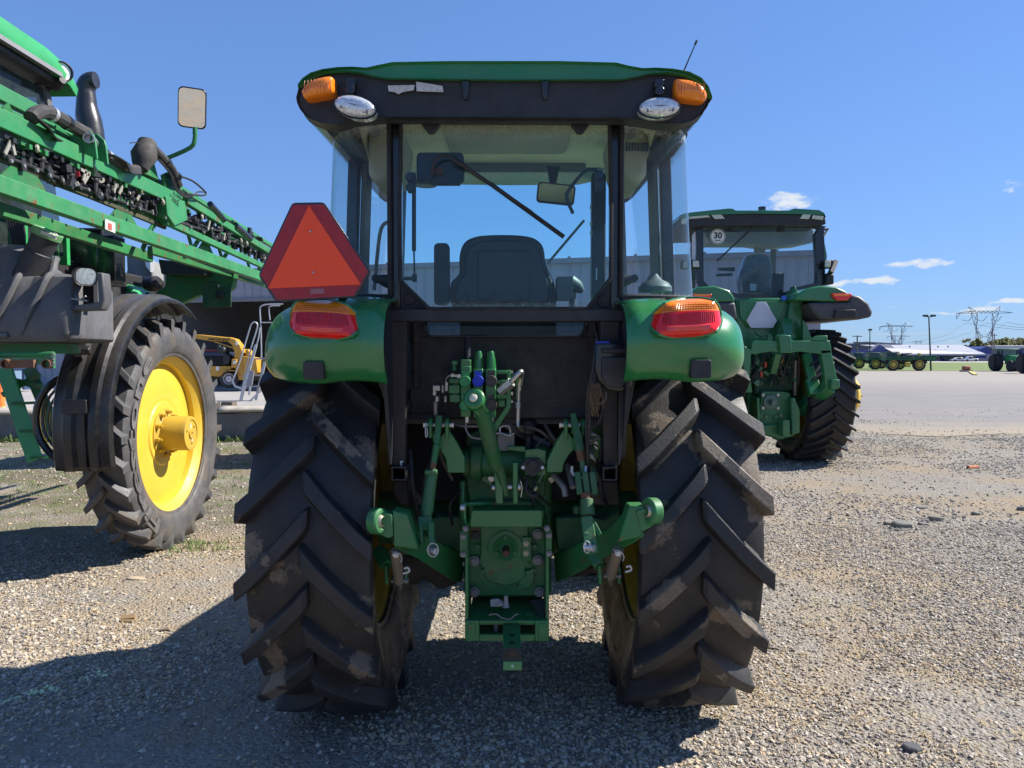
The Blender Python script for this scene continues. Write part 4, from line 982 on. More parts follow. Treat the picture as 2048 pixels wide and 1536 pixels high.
for (a, b, c_, d) in ((752, 557, 790, 566), (1268, 557, 1230, 565)):
    q = P(a, b, 3.14); mb.tube([P(c_, d, 3.16), P((a+c_)/2, (b+d)/2, 3.15), q], [.034, .026, .014], 10); mb.cyl(q+V((0, .02, 0)), q-V((0, .012, 0)), .0175, .016, 16)
mb.build('latch_arm', BLACKP, TR)
mb = MB(); mb.tube(smooth([P(776, 444, 3.66), P(765, 452, 3.66), P(758, 480, 3.66), P(750, 560, 3.66), P(748, 580, 3.66)], 5), .009, 8); mb.build('grab_handle', GREYIN, TR)
mb = MB(); mb.cyl(P(828, 352, 3.12), P(828, 502, 3.12), .0085, None, 10); mb.cyl(P(828, 502, 3.12), P(829, 552, 3.12), .0035, None, 8); mb.box(P(829, 556, 3.12), (.018, .02, .03)); mb.beam(P(806, 557, 3.12), P(826, 557, 3.12), .014, .014)
for (a, b) in ((819, 355), (820, 376), (1199, 352), (1199, 372)): q = P(a, b, 3.09); mb.cyl(q, q-V((0, .02, 0)), .0165, .015, 14)
mb.box(P(824, 366, 3.12), (.03, .02, .08)); mb.box(P(1198, 362, 3.12), (.03, .02, .08)); mb.build('gas_strut', BLACKP, TR)
mb = MB(); mb.bb(P(1184, 345, 4.38), P(1208, 600, 4.46)); mb.build('exhaust_stack', BLACKM, TR, bevel=.01)
mb = MB()
for y in (414, 448, 466): mb.box(P(1182, y, 4.36), (.012, .02, .02))
mb.cyl(P(1193, 536, 3.1), P(1193, 560, 3.1), .0025, None, 6); mb.build('clip', ALU, TR)
mb = MB(); c = P(880, 333, 3.12); mb.prism([c+V((x, 0, z)) for x, z in rrect(.19, .115, .018)], (0, .06, 0)); mb.prism([c+V((.02+x, 0, z-.058)) for x, z in rrect(.12, .02, .006)], (0, .05, 0)); mb.build('wiper_motor', DARKIN, TR, bevel=.008)
mb = MB(); mb.tube(smooth([P(865, 346, 3.03), P(866, 328, 3.02), P(878, 314, 3.02), P(898, 311, 3.02), P(915, 320, 3.02), P(935, 338, 3.025)], 5), .006, 8)
mb.tube([P(905, 318, 3.02), P(925, 330, 3.02), P(950, 348, 3.03)], [.012, .010, .005], 8); mb.cyl(P(865, 346, 3.03), P(865, 346, 3.06), .008, None, 10); mb.cyl(P(878, 342, 3.04), P(878, 342, 3.06), .016, None, 14)
mb.cyl(P(930, 334, 3.028), P(1060, 422, 3.04), .0095, .0055, 8); wa = mb.build('wiper_arm', BLACKM, TR)
mb = MB(); mb.beam(P(980, 367, 3.044), P(1128, 474, 3.046), .017, .006, (0, 1, 0)); mb.tube([P(1030, 400, 3.03), P(1060, 420, 3.03), P(1085, 441, 3.035)], .003, 6); mb.build('wiper_blade', RUBBERS, wa)
mb = MB(); mb.beam(P(1168, 441, 4.36), P(1096, 526, 4.36), .014, .02, (0, 1, 0)); mb.build('front_wiper', GREYIN, TR)
c = P(1112, 387, 3.95); mb = MB(); R0 = Matrix.Rotation(R_(6), 3, 'Y'); mb.prism([c+R0 @ V((x, 0, z)) for x, z in rrect(.195, .105, .02)], (0, .02, 0)); mm_ = mb.build('inside_mirror', BLACKP, TR, bevel=.004)
mb = MB(); mb.prism([c+R0 @ V((x, -.003, z)) for x, z in rrect(.178, .088, .015)], (0, .003, 0)); mb.build('mirror_pane', MIRRORM, mm_)
mb = MB(); mb.prism(PP([(1094, 332), (1120, 332), (1112, 368), (1100, 368)], 3.97), (0, .02, 0)); mb.build('mirror_stem', BLACKP, TR)
mb = MB(); mb.tube(smooth([P(1199, 350, 3.1), P(1190, 341, 3.1), P(1175, 340, 3.1), P(1160, 352, 3.1), P(1137, 382, 3.1), P(1134, 398, 3.1), P(1146, 427, 3.1)], 5), .007, 8); mb.build('window_handle', BLACKP, TR)
# ---- lower rear window and panel
mb = MB(); mb.prism(PP([(850, 643), (1168, 643), (1168, 660), (1158, 670), (860, 670), (850, 660)], 3.30), (0, .004, 0)); mb.build('lower_window', GLASSD, TR)
a = PP([(820, 672), (1186, 672), (1182, 836), (822, 836)], 3.32); pan = MB().prism(a, (0, .03, 0)).build('rear_panel', PANELM, TR, bevel=.004)
mb = MB(); mb.prism(PP([(812, 643), (848, 643), (856, 672), (820, 672), (812, 700)], 3.32), (0, .03, 0)); mb.prism(PP([(1170, 643), (1207, 643), (1207, 700), (1188, 672), (1162, 672)], 3.32), (0, .03, 0)); mb.tube(PP([(848, 643), (850, 664), (860, 673), (1158, 673), (1169, 662), (1171, 643)], 3.305), .006, 6); mb.build('window_surround', BLACKM, TR)
mb = MB()
for (a, b) in ((866, 700), (866, 763), (836, 700), (836, 753), (828, 782)): bolt(mb, P(a, b, 3.318), (0, -1, 0), .008, .006)
for y in (690, 750): mb.beam(P(824, y, 3.31), P(824, y+50, 3.31), .012, .01)
mb.build('panel_bolt', BLACKP, pan)
mb = MB()
for (a, b) in ((838, 700), (1176, 700)): mb.prism(PP([(a-12 if a < 1000 else a+2, 645), (a if a < 1000 else a+14, 645), (a if a < 1000 else a+14, 776), (a-12 if a < 1000 else a+2, 776)], 3.29), (0, .03, 0))
mb.build('door_channel', mat('brown_channel', (.028, .021, .018), .65, dust=.3, dustcol=(.08, .055, .04)), TR, bevel=.003)
mb = MB(); mb.prism(PP([(800, 780), (1210, 776), (1210, 835), (1180, 840), (800, 838)], 3.35), (0, .02, 0)); mb.beam(P(815, 833, 3.32), P(900, 833, 3.32), .03, .02); mb.build('rear_crossmember', mat('dusty_black_sheet', (.020, .020, .023), .7, dust=.5, dustcol=(.06, .06, .07)), TR)
mb = MB()    # black grommets and clutter behind the hitch
for (a, b, r) in ((820, 812, .03), (868, 812, .035)): q = P(a, b, 3.33); mb.lathe(q, (0, -1, 0), [(r, 0), (r, .008), (r*.6, .012), (r*.55, .003), (.002, .0)], 18)
mb.build('grommet', BLACKP, TR)
mb = MB(); mb.prism(PP([(820, 838), (1180, 838), (1180, 1000), (820, 1000)], 3.5), (0, .05, 0)); mb.build('underside_shade_sheet', EMPTYDARK, TR)  # near-black sheet, its colour stands in for the deep shade behind the hitch
# inner fender liners
mb = MB(); mb.prism(PP([(757, 694), (782, 694), (782, 930), (777, 930), (768, 800), (757, 765)], 3.03), (0, .02, 0)); mb.prism(PP([(1238, 760), (1265, 690), (1269, 770), (1240, 930), (1236, 930)], 3.03), (0, .02, 0))
mb.build('fender_liner', BLACKP, TR, bevel=.003)
mb = MB()
for (a, b) in ((760, 700), (774, 699), (758, 746), (1258, 702), (1263, 742)): q = P(a, b, 3.025); mb.cyl(q, q-V((0, .006, 0)), .006, .004, 8)
mb.build('liner_screw', STEEL, TR)
for s, x0 in ((-1, -.49), (1, .45)):
    mb = MB(); prof = [(2.95, 1.0), (2.95, 1.86), (4.3, 1.86), (4.3, 1.0)]
    mb.prism([V((x0, y, z)) for y, z in ((3.05, 1.25), (2.93, 1.56), (2.97, 1.84), (4.3, 1.86), (4.3, 1.25))], (-s*.012, 0, 0)); mb.build('fender_side', DARKIN, TR)
# black box hanging on the right post, with hoses
prof_ = [(1190, 690), (1194, 684), (1264, 686), (1268, 700), (1265, 774), (1246, 785), (1215, 780), (1196, 760), (1190, 740)]
mb = MB(); mb.prism(PP(prof_, 2.98), (0, .10, 0)); bx = mb.build('tool_box', BLACKG, TR, bevel=.012, seg=3)
mb = MB(); mb.prism(PP([(1203, 696), (1258, 696), (1258, 706), (1203, 706)], 2.965), (0, .02, 0)); mb.prism(PP([(1203, 714), (1257, 712), (1256, 768), (1240, 778), (1214, 772), (1204, 758)], 2.966), (0, .02, 0)); mb.build('box_lid', mat('box_black', (.018, .019, .022), .45, dust=.2, bump=.2), bx, bevel=.008, seg=3)
mb = MB(); mb.box(P(1205, 685, 3.0), (.05, .03, .008)); mb.build('blue_strap', BLUEP, bx)
mb = MB(); mb.box(P(1257, 700, 2.962), (.01, .004, .013)); mb.build('white_tag', WHITEP, bx)
def hose(pts, r, m, name='hose', n=8, par=None): return MB().tube(smooth(pts, 5), r, n).build(name, m, par or TR)
hose([P(1192, 690, 3.0), P(1186, 740, 3.0), P(1176, 790, 3.0), P(1174, 860, 3.05), P(1176, 930, 3.1), P(1172, 990, 3.2)], .008, BLACKP)
hose([P(1196, 690, 3.02), P(1190, 750, 3.0), P(1180, 800, 3.0), P(1178, 880, 3.05)], .007, BLACKP)
hose([P(1208, 800, 3.05), P(1200, 840, 3.08), P(1180, 860, 3.1), P(1150, 900, 3.3)], .006, BLACKP)
hose([P(1190, 600, 3.12), P(1188, 650, 3.12), P(1200, 690, 3.1)], .005, BLACKP)
hose([P(1212, 785, 3.0), P(1210, 800, 3.0), P(1196, 808, 3.0), P(1185, 806, 3.0)], .005, mat('dusty_cable', (.10, .085, .07), .8))
hose([P(1198, 872, 3.1), P(1190, 880, 3.1), P(1174, 890, 3.15)], .007, MATS['dusty_cable'])
hose([P(820, 900, 3.2), P(824, 960, 3.15), P(830, 1005, 3.2), P(838, 1040, 3.3)], .010, BLACKP); hose([P(812, 915, 3.2), P(818, 980, 3.2), P(822, 1010, 3.25)], .008, BLACKP)
hose([P(1206, 880, 3.2), P(1200, 930, 3.2), P(1204, 990, 3.25), P(1215, 1010, 3.3)], .009, BLACKP)
rnd = random.Random(2); mb = MB()
for i in range(46):
    q = P(1190+rnd.uniform(-8, 10), 764+rnd.uniform(0, 8), 2.99); mb.tube([q, q+V((rnd.uniform(-.02, .015), rnd.uniform(-.02, .01), -rnd.uniform(.02, .05))), q+V((rnd.uniform(-.02, .02), rnd.uniform(-.02, .01), -rnd.uniform(.05, .13)))], .0012, 4)
mb.build('root_tuft', mat('dry_roots', (.16, .10, .055), .9), TR, stuff=True)

# ---- three-point hitch
mb = MB(); mb.cyl(P(926, 925, 3.36), P(1118, 925, 3.36), .062, None, 24); mb.cyl(P(940, 925, 3.36), P(965, 925, 3.36), .08, None, 24); mb.cyl(P(1070, 925, 3.36), P(1095, 925, 3.36), .08, None, 24)
mb.prism(PP([(936, 890), (1062, 890), (1092, 905), (1092, 990), (1060, 1010), (940, 1010), (930, 960)], 3.42), (0, .2, 0)); mb.prism(PP([(932, 870), (960, 858), (1000, 866), (1010, 895), (932, 895)], 3.44), (0, .15, 0))
mb.build('rockshaft_case', GREENC, TR, bevel=.01)
mb = MB(); mb.prism(PP([(936, 1005), (960, 1000), (1070, 1000), (1092, 1020), (1090, 1055), (936, 1055)], 3.40), (0, .1, 0)); mb.prism(PP([(918, 960), (932, 960), (932, 1060), (918, 1060)], 3.38), (0, .06, 0)); mb.build('rear_case', GREENC, TR, bevel=.012)
def rocker(pts, pts2, c):
    mb = MB(); mb.prism(PP(pts, 3.16, 3.30, pts[0][0], pts[-1][0]), (0, .05, 0)); return mb
for nm, ears, arm in (('l', [(861, 850, 0), (894, 850, 0)], [(863, 862), (880, 874), (896, 858), (914, 884), (930, 915), (930, 946), (895, 946), (891, 918), (878, 896), (866, 884)]),
                      ('r', [(1132, 852, 0), (1166, 852, 0)], [(1130, 856), (1146, 876), (1164, 862), (1164, 884), (1150, 898), (1138, 910), (1128, 928), (1125, 945), (1094, 945), (1094, 922), (1112, 884)])):
    mb = MB(); mb.prism(PP(arm, 3.20), (0, .045, 0))
    for (a, b, _) in ears:
        c = P(a, b, 3.19)
        mb.beam(c+V((0, .02, .0)), c+V((0, .02, -.055)), .016, .055, (0, 1, 0)); mb.lathe(c+V((-.009, .02, .0)), (1, 0, 0), [(.03, 0), (.03, .018)], 18)
    mb.build('lift_arm', GREEN, TR, bevel=.004)
    mb = MB(); a_, b_ = P(ears[0][0]-10, 850, 3.21), P(ears[1][0]+10, 850, 3.21); mb.cyl(a_, b_, .012, None, 12); mb.hexn(a_-V((.008, 0, 0)), a_, .016); mb.hexn(b_, b_+V((.008, 0, 0)), .016); mb.build('lift_pin', STEEL, TR)
    mb = MB(); x = ears[0][0]-9 if nm == 'l' else ears[1][0]+9; mb.tube(smooth([P(x, 846, 3.17), P(x-1, 860, 3.165), P(x, 874, 3.17), P(x+3, 870, 3.17), P(x+2, 856, 3.17)], 4), .003, 6); mb.build('clip', ALU, TR)
# left lift link
mb = MB(); mb.beam(P(879, 832, 3.185), P(873, 895, 3.14), .026, .026, (0, 1, 0), .022, .022); mb.lathe(P(877, 850, 3.20)-V((.012, 0, 0)), (1, 0, 0), [(.036, 0), (.036, .024)], 20); mb.tube([P(873, 890, 3.14), P(867, 928, 3.12)], [.015, .013], 14)
mb.tube([P(864, 944, 3.11), P(862, 960, 3.10), P(854, 1020, 3.06), P(852, 1038, 3.04)], [.026, .024, .026, .018], 18); mb.beam(P(851, 1035, 3.03), P(849, 1062, 3.0), .055, .03, (0, 1, 0)); mb.beam(P(842, 1048, 3.0), P(845, 1085, 2.98), .014, .035, (0, 1, 0)); mb.beam(P(863, 1045, 3.0), P(865, 1112, 2.96), .022, .05, (0, 1, 0))
lk = mb.build('lift_link', GREENC, TR, bevel=.003)
mb = MB(); mb.tube([P(867, 926, 3.12), P(864, 946, 3.11)], .0125, 14); mb.build('rusty_thread', RUSTM, lk)
mb = MB(); mb.box(P(862, 944, 3.09), (.05, .03, .018)); mb.build('lock_collar', GREENC, lk, bevel=.004)
mb = MB(); q = P(858, 1099, 2.95); mb.cyl(q, q+V((.03, -.03, 0)), .013, None, 14); mb.tube([P(866+11*math.cos(t/10*6.28), 1100+14*math.sin(t/10*6.28), 2.92) for t in range(10)], .0022, 6, closed=True); mb.build('linch_pin', ALU, lk)
# right lift link
mb = MB(); mb.beam(P(1146, 828, 3.185), P(1158, 888, 3.13), .024, .026, (0, 1, 0), .034, .034); mb.lathe(P(1148, 852, 3.20)-V((.012, 0, 0)), (1, 0, 0), [(.036, 0), (.036, .024)], 20); mb.tube([P(1158, 885, 3.13), P(1160, 903, 3.12)], [.019, .021], 14)
mb.tube([P(1164, 918, 3.11), P(1167, 948, 3.10)], [.013, .012], 12)
for k in range(3): a = 1154+k*15; mb.beam(P(a, 944, 3.07), P(a+6, 989, 3.05), .024, .024, (0, 1, 0))
mb.tube([P(1173, 998, 3.04), P(1176, 1030, 3.02)], [.026, .030], 16); mb.beam(P(1170, 1035, 3.01), P(1172, 1072, 2.97), .02, .04, (0, 1, 0)); mb.beam(P(1173, 1035, 3.0), P(1184, 1108, 2.94), .045, .04, (0, 1, 0), .05, .03); mb.beam(P(1182, 1036, 3.0), P(1200, 1070, 2.98), .018, .035, (0, 1, 0))
lk = mb.build('lift_link', GREENC, TR, bevel=.003)
mb = MB(); mb.tube([P(1160, 900, 3.12), P(1164, 922, 3.11)], .018, 14); mb.tube([P(1171, 986, 3.05), P(1173, 1001, 3.04)], .021, 14); mb.build('rusty_thread', RUSTM, lk)
mb = MB(); mb.tube(smooth([P(1144, 932, 3.10), P(1146, 948, 3.10), P(1168, 954, 3.09), P(1172, 932, 3.10)], 4), .007, 6); mb.build('lock_fork', ALU, lk)
mb = MB(); q = P(1170, 1094, 2.94); mb.cyl(q, q+V((.035, -.02, .0)), .014, None, 14); mb.tube([P(1174+7*math.cos(t/10*6.28), 1094+12*math.sin(t/10*6.28), 2.90) for t in range(10)], .0022, 6, closed=True); mb.build('linch_pin', ALU, lk)
# lower links
def lower(side, arm, block, end, hole, endY, rootY, x0, x1):
    mb = MB(); mb.prism(PP(arm, endY, rootY, x0, x1), (0, .035, 0)); L_ = mb.build('lower_link', GREENO, TR, bevel=.005)
    mb = MB(); mb.prism(PP(block, endY-.015, endY+.03, block[0][0], block[2][0]), (0, .085, 0)); mb.build('link_sleeve', GREENO, L_, bevel=.006)
    mb = MB(); mb.prism(PP(end[0], endY-.02), (0, .055, 0)); mb.build('link_tongue', GREENO, L_, bevel=.004)
    c = P(hole[0], hole[1], endY-.02); axd = V((-side*.90, -.42, .05)).normalized()
    mb = MB(); mb.lathe(c-axd*.02, axd, [(.020, -.004), (.044, -.004), (.050, .0), (.050, .034), (.044, .040), (.032, .042), (.028, .036), (.020, .036)], 28, closed=True); mb.build('link_eye', GREENO, L_, bevel=.002)
    mb = MB(); mb.lathe(c-axd*.02, axd, [(.017, -.008), (.031, .006), (.033, .016), (.031, .03), (.017, .046)], 24, closed=True); mb.build('link_ball', mat('worn_ball', (.45, .42, .33), .35, metal=.7, dust=.3), L_)
    return L_
lower(-1, [(782, 1022), (797, 1020), (806, 1026), (838, 1062), (851, 1075), (905, 1098), (932, 1118), (922, 1166), (905, 1162), (835, 1118), (790, 1096), (783, 1080)], [(785, 1021), (815, 1028), (838, 1100), (788, 1093)],
      ([(756, 1022), (784, 1030), (786, 1073), (776, 1077), (752, 1066)],), (756, 1042), 2.90, 3.42, 780, 925)
lower(1, [(1262, 1018), (1250, 1028), (1210, 1062), (1190, 1072), (1150, 1092), (1108, 1110), (1112, 1166), (1150, 1150), (1224, 1108), (1262, 1090), (1290, 1072)], [(1289, 1012), (1258, 1012), (1236, 1085), (1284, 1073)],
      ([(1302, 1014), (1272, 1022), (1284, 1064), (1300, 1056), (1320, 1040)],), (1303, 1022), 2.88, 3.42, 1280, 1110)
# stabilisers
for (a, b, c_, d, s) in ((792, 1103, 797, 1168, -1), (1236, 1100, 1222, 1158, 1)):
    mb = MB(); mb.tube([P(a, b, 3.0), P(c_, d-6, 3.12)], [.023, .021], 16); st = mb.build('stabiliser', mat('dusty_tan_tube', (.20, .165, .12), .8, dust=.5, var=.2), TR)
    mb = MB(); mb.tube([P(c_-1, d-12, 3.12), P(c_+2, d+10, 3.3)], [.019, .010], 12); mb.cyl(P(c_-14, d-6, 3.12), P(c_+20, d-6, 3.12), .008, None, 8); mb.build('stabiliser_rod', STEELG, st)
    mb = MB(); mb.beam(P(c_-24, 1128, 3.14), P(c_-22, 1166, 3.14), .014, .05, (0, 1, 0)); mb.beam(P(c_+16, 1130, 3.14), P(c_+16, 1166, 3.14), .012, .04, (0, 1, 0)); mb.beam(P(c_-40, 1098, 3.2), P(c_-22, 1132, 3.14), .05, .05, (0, 1, 0)); mb.build('stabiliser_bracket', GREENO, st, bevel=.004)
    mb = MB(); mb.tube(smooth([P(a-8, b-1, 2.97), P(a-2, b+6, 2.965), P(a+6, b+3, 2.965), P(a+12, b+14, 2.97), P(a+9, b+22, 2.97)], 4), .002, 6); q = P(a, b+6, 2.975); bolt(mb, q, (0, -1, 0), .009, .012); mb.tube(smooth([P(a+16, b+34, 3.0), P(a+24, b+32, 3.0), P(a+26, b+40, 3.0), P(a+14, b+44, 3.0)], 4), .005, 6); mb.build('cotter_clip', ALU, st)
# bare mud-caked plates between the wheels
mb = MB(); mb.prism(PP([(805, 1112), (845, 1118), (905, 1150), (915, 1168), (880, 1180), (850, 1160), (830, 1172), (802, 1160)], 3.55), (0, .04, 0)); mb.prism(PP([(1125, 1140), (1180, 1118), (1180, 1150), (1128, 1158)], 3.6), (0, .04, 0)); mb.build('mud_shield', MATS['dirty_underside'], TR, bevel=.01)
mb = MB(); mb.prism(PP([(785, 962), (812, 962), (845, 1000), (845, 1010), (800, 1010), (785, 985)], 3.28), (0, .1, 0)); mb.prism(PP([(1180, 985), (1212, 962), (1236, 962), (1240, 1010), (1190, 1010)], 3.28), (0, .1, 0)); mb.build('mud_bracket', MATS['dirty_underside'], TR, bevel=.008)
mb = MB(); mb.prism(PP([(1110, 1035), (1170, 1033), (1210, 1040), (1240, 1020), (1240, 1090), (1190, 1070), (1160, 1090), (1116, 1110)], 3.45), (0, .1, 0)); mb.prism(PP([(935, 1033), (870, 1033), (850, 1050), (852, 1075), (905, 1098), (935, 1110)], 3.46), (0, .1, 0)); mb.cyl(P(1153, 1010, 3.4), P(1153, 1028, 3.4), .018, None, 12); mb.build('axle_casting', GREENC, TR, bevel=.008)
mb = MB(); mb.tube([P(1108, 950, 3.3), P(1128, 975, 3.25), P(1131, 992, 3.25)], .014, 12); mb.tube([P(1134, 930, 3.35), P(1146, 975, 3.25)], .013, 12); mb.build('assist_cylinder', STEELG, TR)
# ---- rear transmission face, pto, drawbar frame
Yf = 3.24
a = PP([(941, 1053), (1088, 1053), (1088, 1190), (941, 1190)], 3.425); MB().prism(a, (0, .04, 0)).build('case_face', GREENO, TR)
c = P(1011, 1098, 3.42)
pts = [(960, 1052), (1056, 1052), (1058, 1090), (1062, 1118), (1050, 1136), (1052, 1152), (1036, 1166), (1012, 1172), (990, 1166), (972, 1158), (968, 1138), (958, 1126), (962, 1100)]
pt_ = MB().prism(PP(pts, 3.40), (0, .04, 0)).build('pto_cover', GREENO, TR, bevel=.004)
mb = MB(); q = P(1011, 1096, 3.40); mb.lathe(q, (0, -1, 0), [(.078, 0), (.078, .008), (.056, .010), (.056, .016), (.052, .018), (.030, .006), (.024, .004)], 40); mb.build('pto_housing', GREENO, pt_)
mb = MB(); q = P(1012, 1098, 3.40); mb.cyl(q, q-V((0, .075, 0)), .0165, None, 20); mb.cyl(q-V((0, .075, 0)), q-V((0, .085, .0)), .0165, .013, 20); mb.build('pto_shaft', mat('rusty_shaft', (.11, .035, .025), .7, dust=.4, bump=.3), pt_)
mb = MB(); mb.prism(PP([(1044, 1074), (1063, 1074), (1063, 1122), (1044, 1122)], 3.385), (0, .02, 0)); mb.build('plug_plate', GREENO, pt_, bevel=.003)
mb = MB()
for y in (1087, 1106): bolt(mb, P(1052, y, 3.384), (0, -1, 0), .0095, .008)
mb.build('brass_plug', mat('pale_plug', (.52, .46, .30), .5), pt_)
mb = MB()
for (a, b) in ((1011, 1074), (994, 1106), (1030, 1106), (975, 1053), (955, 1092), (1069, 1092), (968, 1129), (967, 1142), (1054, 1128), (993, 1160), (1028, 1160), (1066, 1140), (1040, 1173)): bolt(mb, P(a, b, 3.395 if (a, b) in ((1011, 1074), (994, 1106), (1030, 1106)) else 3.41), (0, -1, 0), .010, .012, False)
mb.build('case_bolt', GREENO, pt_)
mb = MB(); mb.prism(PP([(1040, 1145), (1062, 1139), (1070, 1150), (1064, 1172), (1048, 1180), (1036, 1172)], 3.405), (0, .02, 0)); mb.build('inspection_plate', GREENO, pt_, bevel=.003)
for i, yy in enumerate((1138, 1144)):
    tm = text_mb('R235419 CQ' if i == 0 else 'R157806 2', .0125, .0008); place(tm, P(1012, yy, 3.3995), (1, 0, 0), (0, 0, 1), (0, -1, 0)).build('cast_lettering', GREENO, pt_, split=False)
mb = MB(); q = P(968, 1070, 3.43); mb.cyl(q, q-V((0, .012, 0)), .022, None, 16); mb.box(P(950, 1070, 3.42), (.03, .02, .03)); mb.build('dark_recess', BLACKP, pt_)
# frame with side plates, floor and slotted rear bar
fr = MB()
z0 = P(1000, 1281, Yf).z; z1 = P(1000, 1239, Yf).z; xl = P(930, 1200, Yf).x; xr = P(1098, 1200, Yf).x; ztop = P(1000, 1048, Yf).z
for x, s in ((xl, 1), (xr, -1)):
    fr.prism([V((x, Yf, z0+.01)), V((x, Yf+.25, z0+.01)), V((x, Yf+.25, ztop-.01)), V((x, Yf+.04, ztop)), V((x, Yf, ztop-.02)), V((x, Yf, z1))], (s*.014, 0, 0))
frame = fr.build('drawbar_frame', GREENO, TR, bevel=.003)
zf = z1-.004; xh = XC+.01
mb = MB(); mb.bb((xl+.016, Yf, zf-.018), (xr-.016, Yf+.06, zf)); mb.bb((xl+.016, Yf+.09, zf-.018), (xr-.016, Yf+.40, zf)); mb.bb((xl+.016, Yf+.06, zf-.018), (xh-.085, Yf+.09, zf)); mb.bb((xh-.045, Yf+.06, zf-.018), (xh+.065, Yf+.09, zf)); mb.bb((xh+.10, Yf+.06, zf-.018), (xr-.016, Yf+.09, zf)); mb.build('frame_floor', GREENO, frame)
mb = MB(); rr_ = z1-z0
def slotbar():
    o = [V((xl, Yf, z1-.002)), V((xr, Yf, z1-.002)), V((xr, Yf, z0+.012)), V((xr-.012, Yf, z0)), V((xl+.012, Yf, z0)), V((xl, Yf, z0+.012))]
    wx0, wx1 = P(957, 0, Yf).x, P(1071, 0, Yf).x; wz1, wz0 = P(0, 1246, Yf).z, P(0, 1267, Yf).z
    mb.bb((xl, Yf-.012, z0), (wx0, Yf+.012, z1)); mb.bb((wx1, Yf-.012, z0), (xr, Yf+.012, z1)); mb.bb((wx0, Yf-.012, wz1), (wx1, Yf+.012, z1)); mb.bb((wx0, Yf-.012, z0), (wx1, Yf+.012, wz0))
    mb.bb((xl+.01, Yf+.012, z0), (xr-.01, Yf+.2, z0+.012))
slotbar(); mb.build('rear_bar', GREENO, frame, bevel=.004)
mb = MB()
for x in (P(941, 0, Yf).x, P(1086, 0, Yf).x): mb.prism([V((x, Yf-.0125, (z0+z1)/2))+V((a, 0, b)) for a, b in rrect(.034, .064, .01)], (0, -.003, 0))
mb.build('pressed_panel', GREENO, frame, bevel=.003)
mb = MB()
for (a, b, y) in ((949, 1122, 3.40), (1076, 1068, 3.40), (1076, 1120, 3.40), (949, 1184, 3.40), (1079, 1184, 3.40)): bolt(mb, P(a, b, y), (0, -1, 0), .016, .016)
for (a, b) in ((926, 1073), (926, 1109), (1098, 1071), (1098, 1107), (931, 1057), (1094, 1057)): bolt(mb, P(a, b, 3.215), (0, -1, 0), .009, .012)
for y in (1127, 1159): mb.hexn(P(929, y, 3.35), P(925, y, 3.35), .011)
mb.build('frame_bolt', STEELG, frame)
mb = MB(); mb.prism(PP([(919, 1062), (934, 1062), (934, 1116), (924, 1116), (919, 1112)], 3.225), (0, .02, 0)); mb.prism(PP([(1092, 1060), (1104, 1060), (1104, 1114), (1092, 1116)], 3.225), (0, .02, 0)); mb.build('side_flange', GREENO, frame, bevel=.003)
mb = MB(); mb.prism(PP([(944, 1021), (1084, 1021), (1084, 1054), (940, 1054), (942, 1030)], 3.20), (0, .012, 0)); mb.bb(P(944, 1021, 3.205), P(1084, 1025, 3.33)); mb.build('top_channel', GREEN, frame, bevel=.003)
mb = MB(); mb.tube(smooth([P(985, 1007, 3.28), P(938, 1008, 3.24), P(930, 1010, 3.22), P(929, 1030, 3.22), P(930, 1040, 3.22)], 4), .009, 8); mb.tube(smooth([P(929, 1030, 3.22), P(932, 1046, 3.21), P(938, 1050, 3.2)], 3), .005, 6); mb.cyl(P(925, 965, 3.27), P(926, 1005, 3.25), .004, None, 8); mb.build('bent_rod', GREEN, frame)
mb = MB(); q = P(921, 1015, 3.2); mb.cyl(q, q+V((.018, 0, 0)), .014, None, 14); mb.build('rod_knob', ALU, frame)
mb = MB(); mb.prism(PP([(980, 1200), (996, 1198), (1004, 1203), (1008, 1210), (1002, 1214), (981, 1214)], 3.30), (0, .02, 0)); q = P(998, 1208, 3.295); bolt(mb, q, (0, -1, 0), .008, .008); mb.build('hitch_lever', mat('dusty_grey_steel', (.28, .29, .30), .6, dust=.3), frame, bevel=.003)
mb = MB(); q = P(1012, 1214, 3.31); mb.tube([q, q+V((0, 0, .02)), q+V((0, 0, .05))], [.016, .011, .009], 12); mb.build('hitch_pin', MATS['dusty_grey_steel'], frame)
mb = MB(); mb.tube(smooth([P(978, 1230, 3.23), P(992, 1228, 3.22), P(1005, 1236, 3.215), P(1020, 1238, 3.215), P(1030, 1230, 3.22), P(1037, 1228, 3.22)], 5), .003, 6); mb.build('wire_clip', STEELG, frame)
mb = MB(); mb.prism([P(1060, 1200, 3.40), P(1096, 1196, 3.40), P(1096, 1236, 3.27), P(1076, 1226, 3.30)], (0, 0, -.006)); mb.build('dried_mud', mat('dried_mud', (.06, .055, .05), .95, bump=.6), frame)
# drawbar with a rust-bare end and pin hole
zt = P(1020, 1248, 3.235).z; mb = MB()
c0 = V((XC+.012, 3.75, zt)); c1 = V((P(1025, 1325, 2.83).x, 2.83, zt)); wd = .070
dirx = (c1-c0).normalized(); rt = V((dirx.y, -dirx.x, 0)).normalized()
def slab(p0, p1, w, t, mbx): mbx.prism([p0+rt*w/2, p0-rt*w/2, p1-rt*w/2, p1+rt*w/2], (0, 0, -t))
hole = c1-dirx*.075
slab(c0, hole-dirx*.062, wd, .033, mb); db = mb.build('drawbar', GREENO, TR, bevel=.003)
mb = MB(); n = 24; R0, R1 = [], []
ang0 = math.atan2(dirx.y, dirx.x)
hx = .062; outer = []
for i in range(n):
    a = 2*math.pi*i/n; ca, sa = math.cos(a), math.sin(a); s = 1/max(abs(ca)/.062, abs(sa)/(wd/2)); outer.append(hole+dirx*ca*s+rt*sa*s)
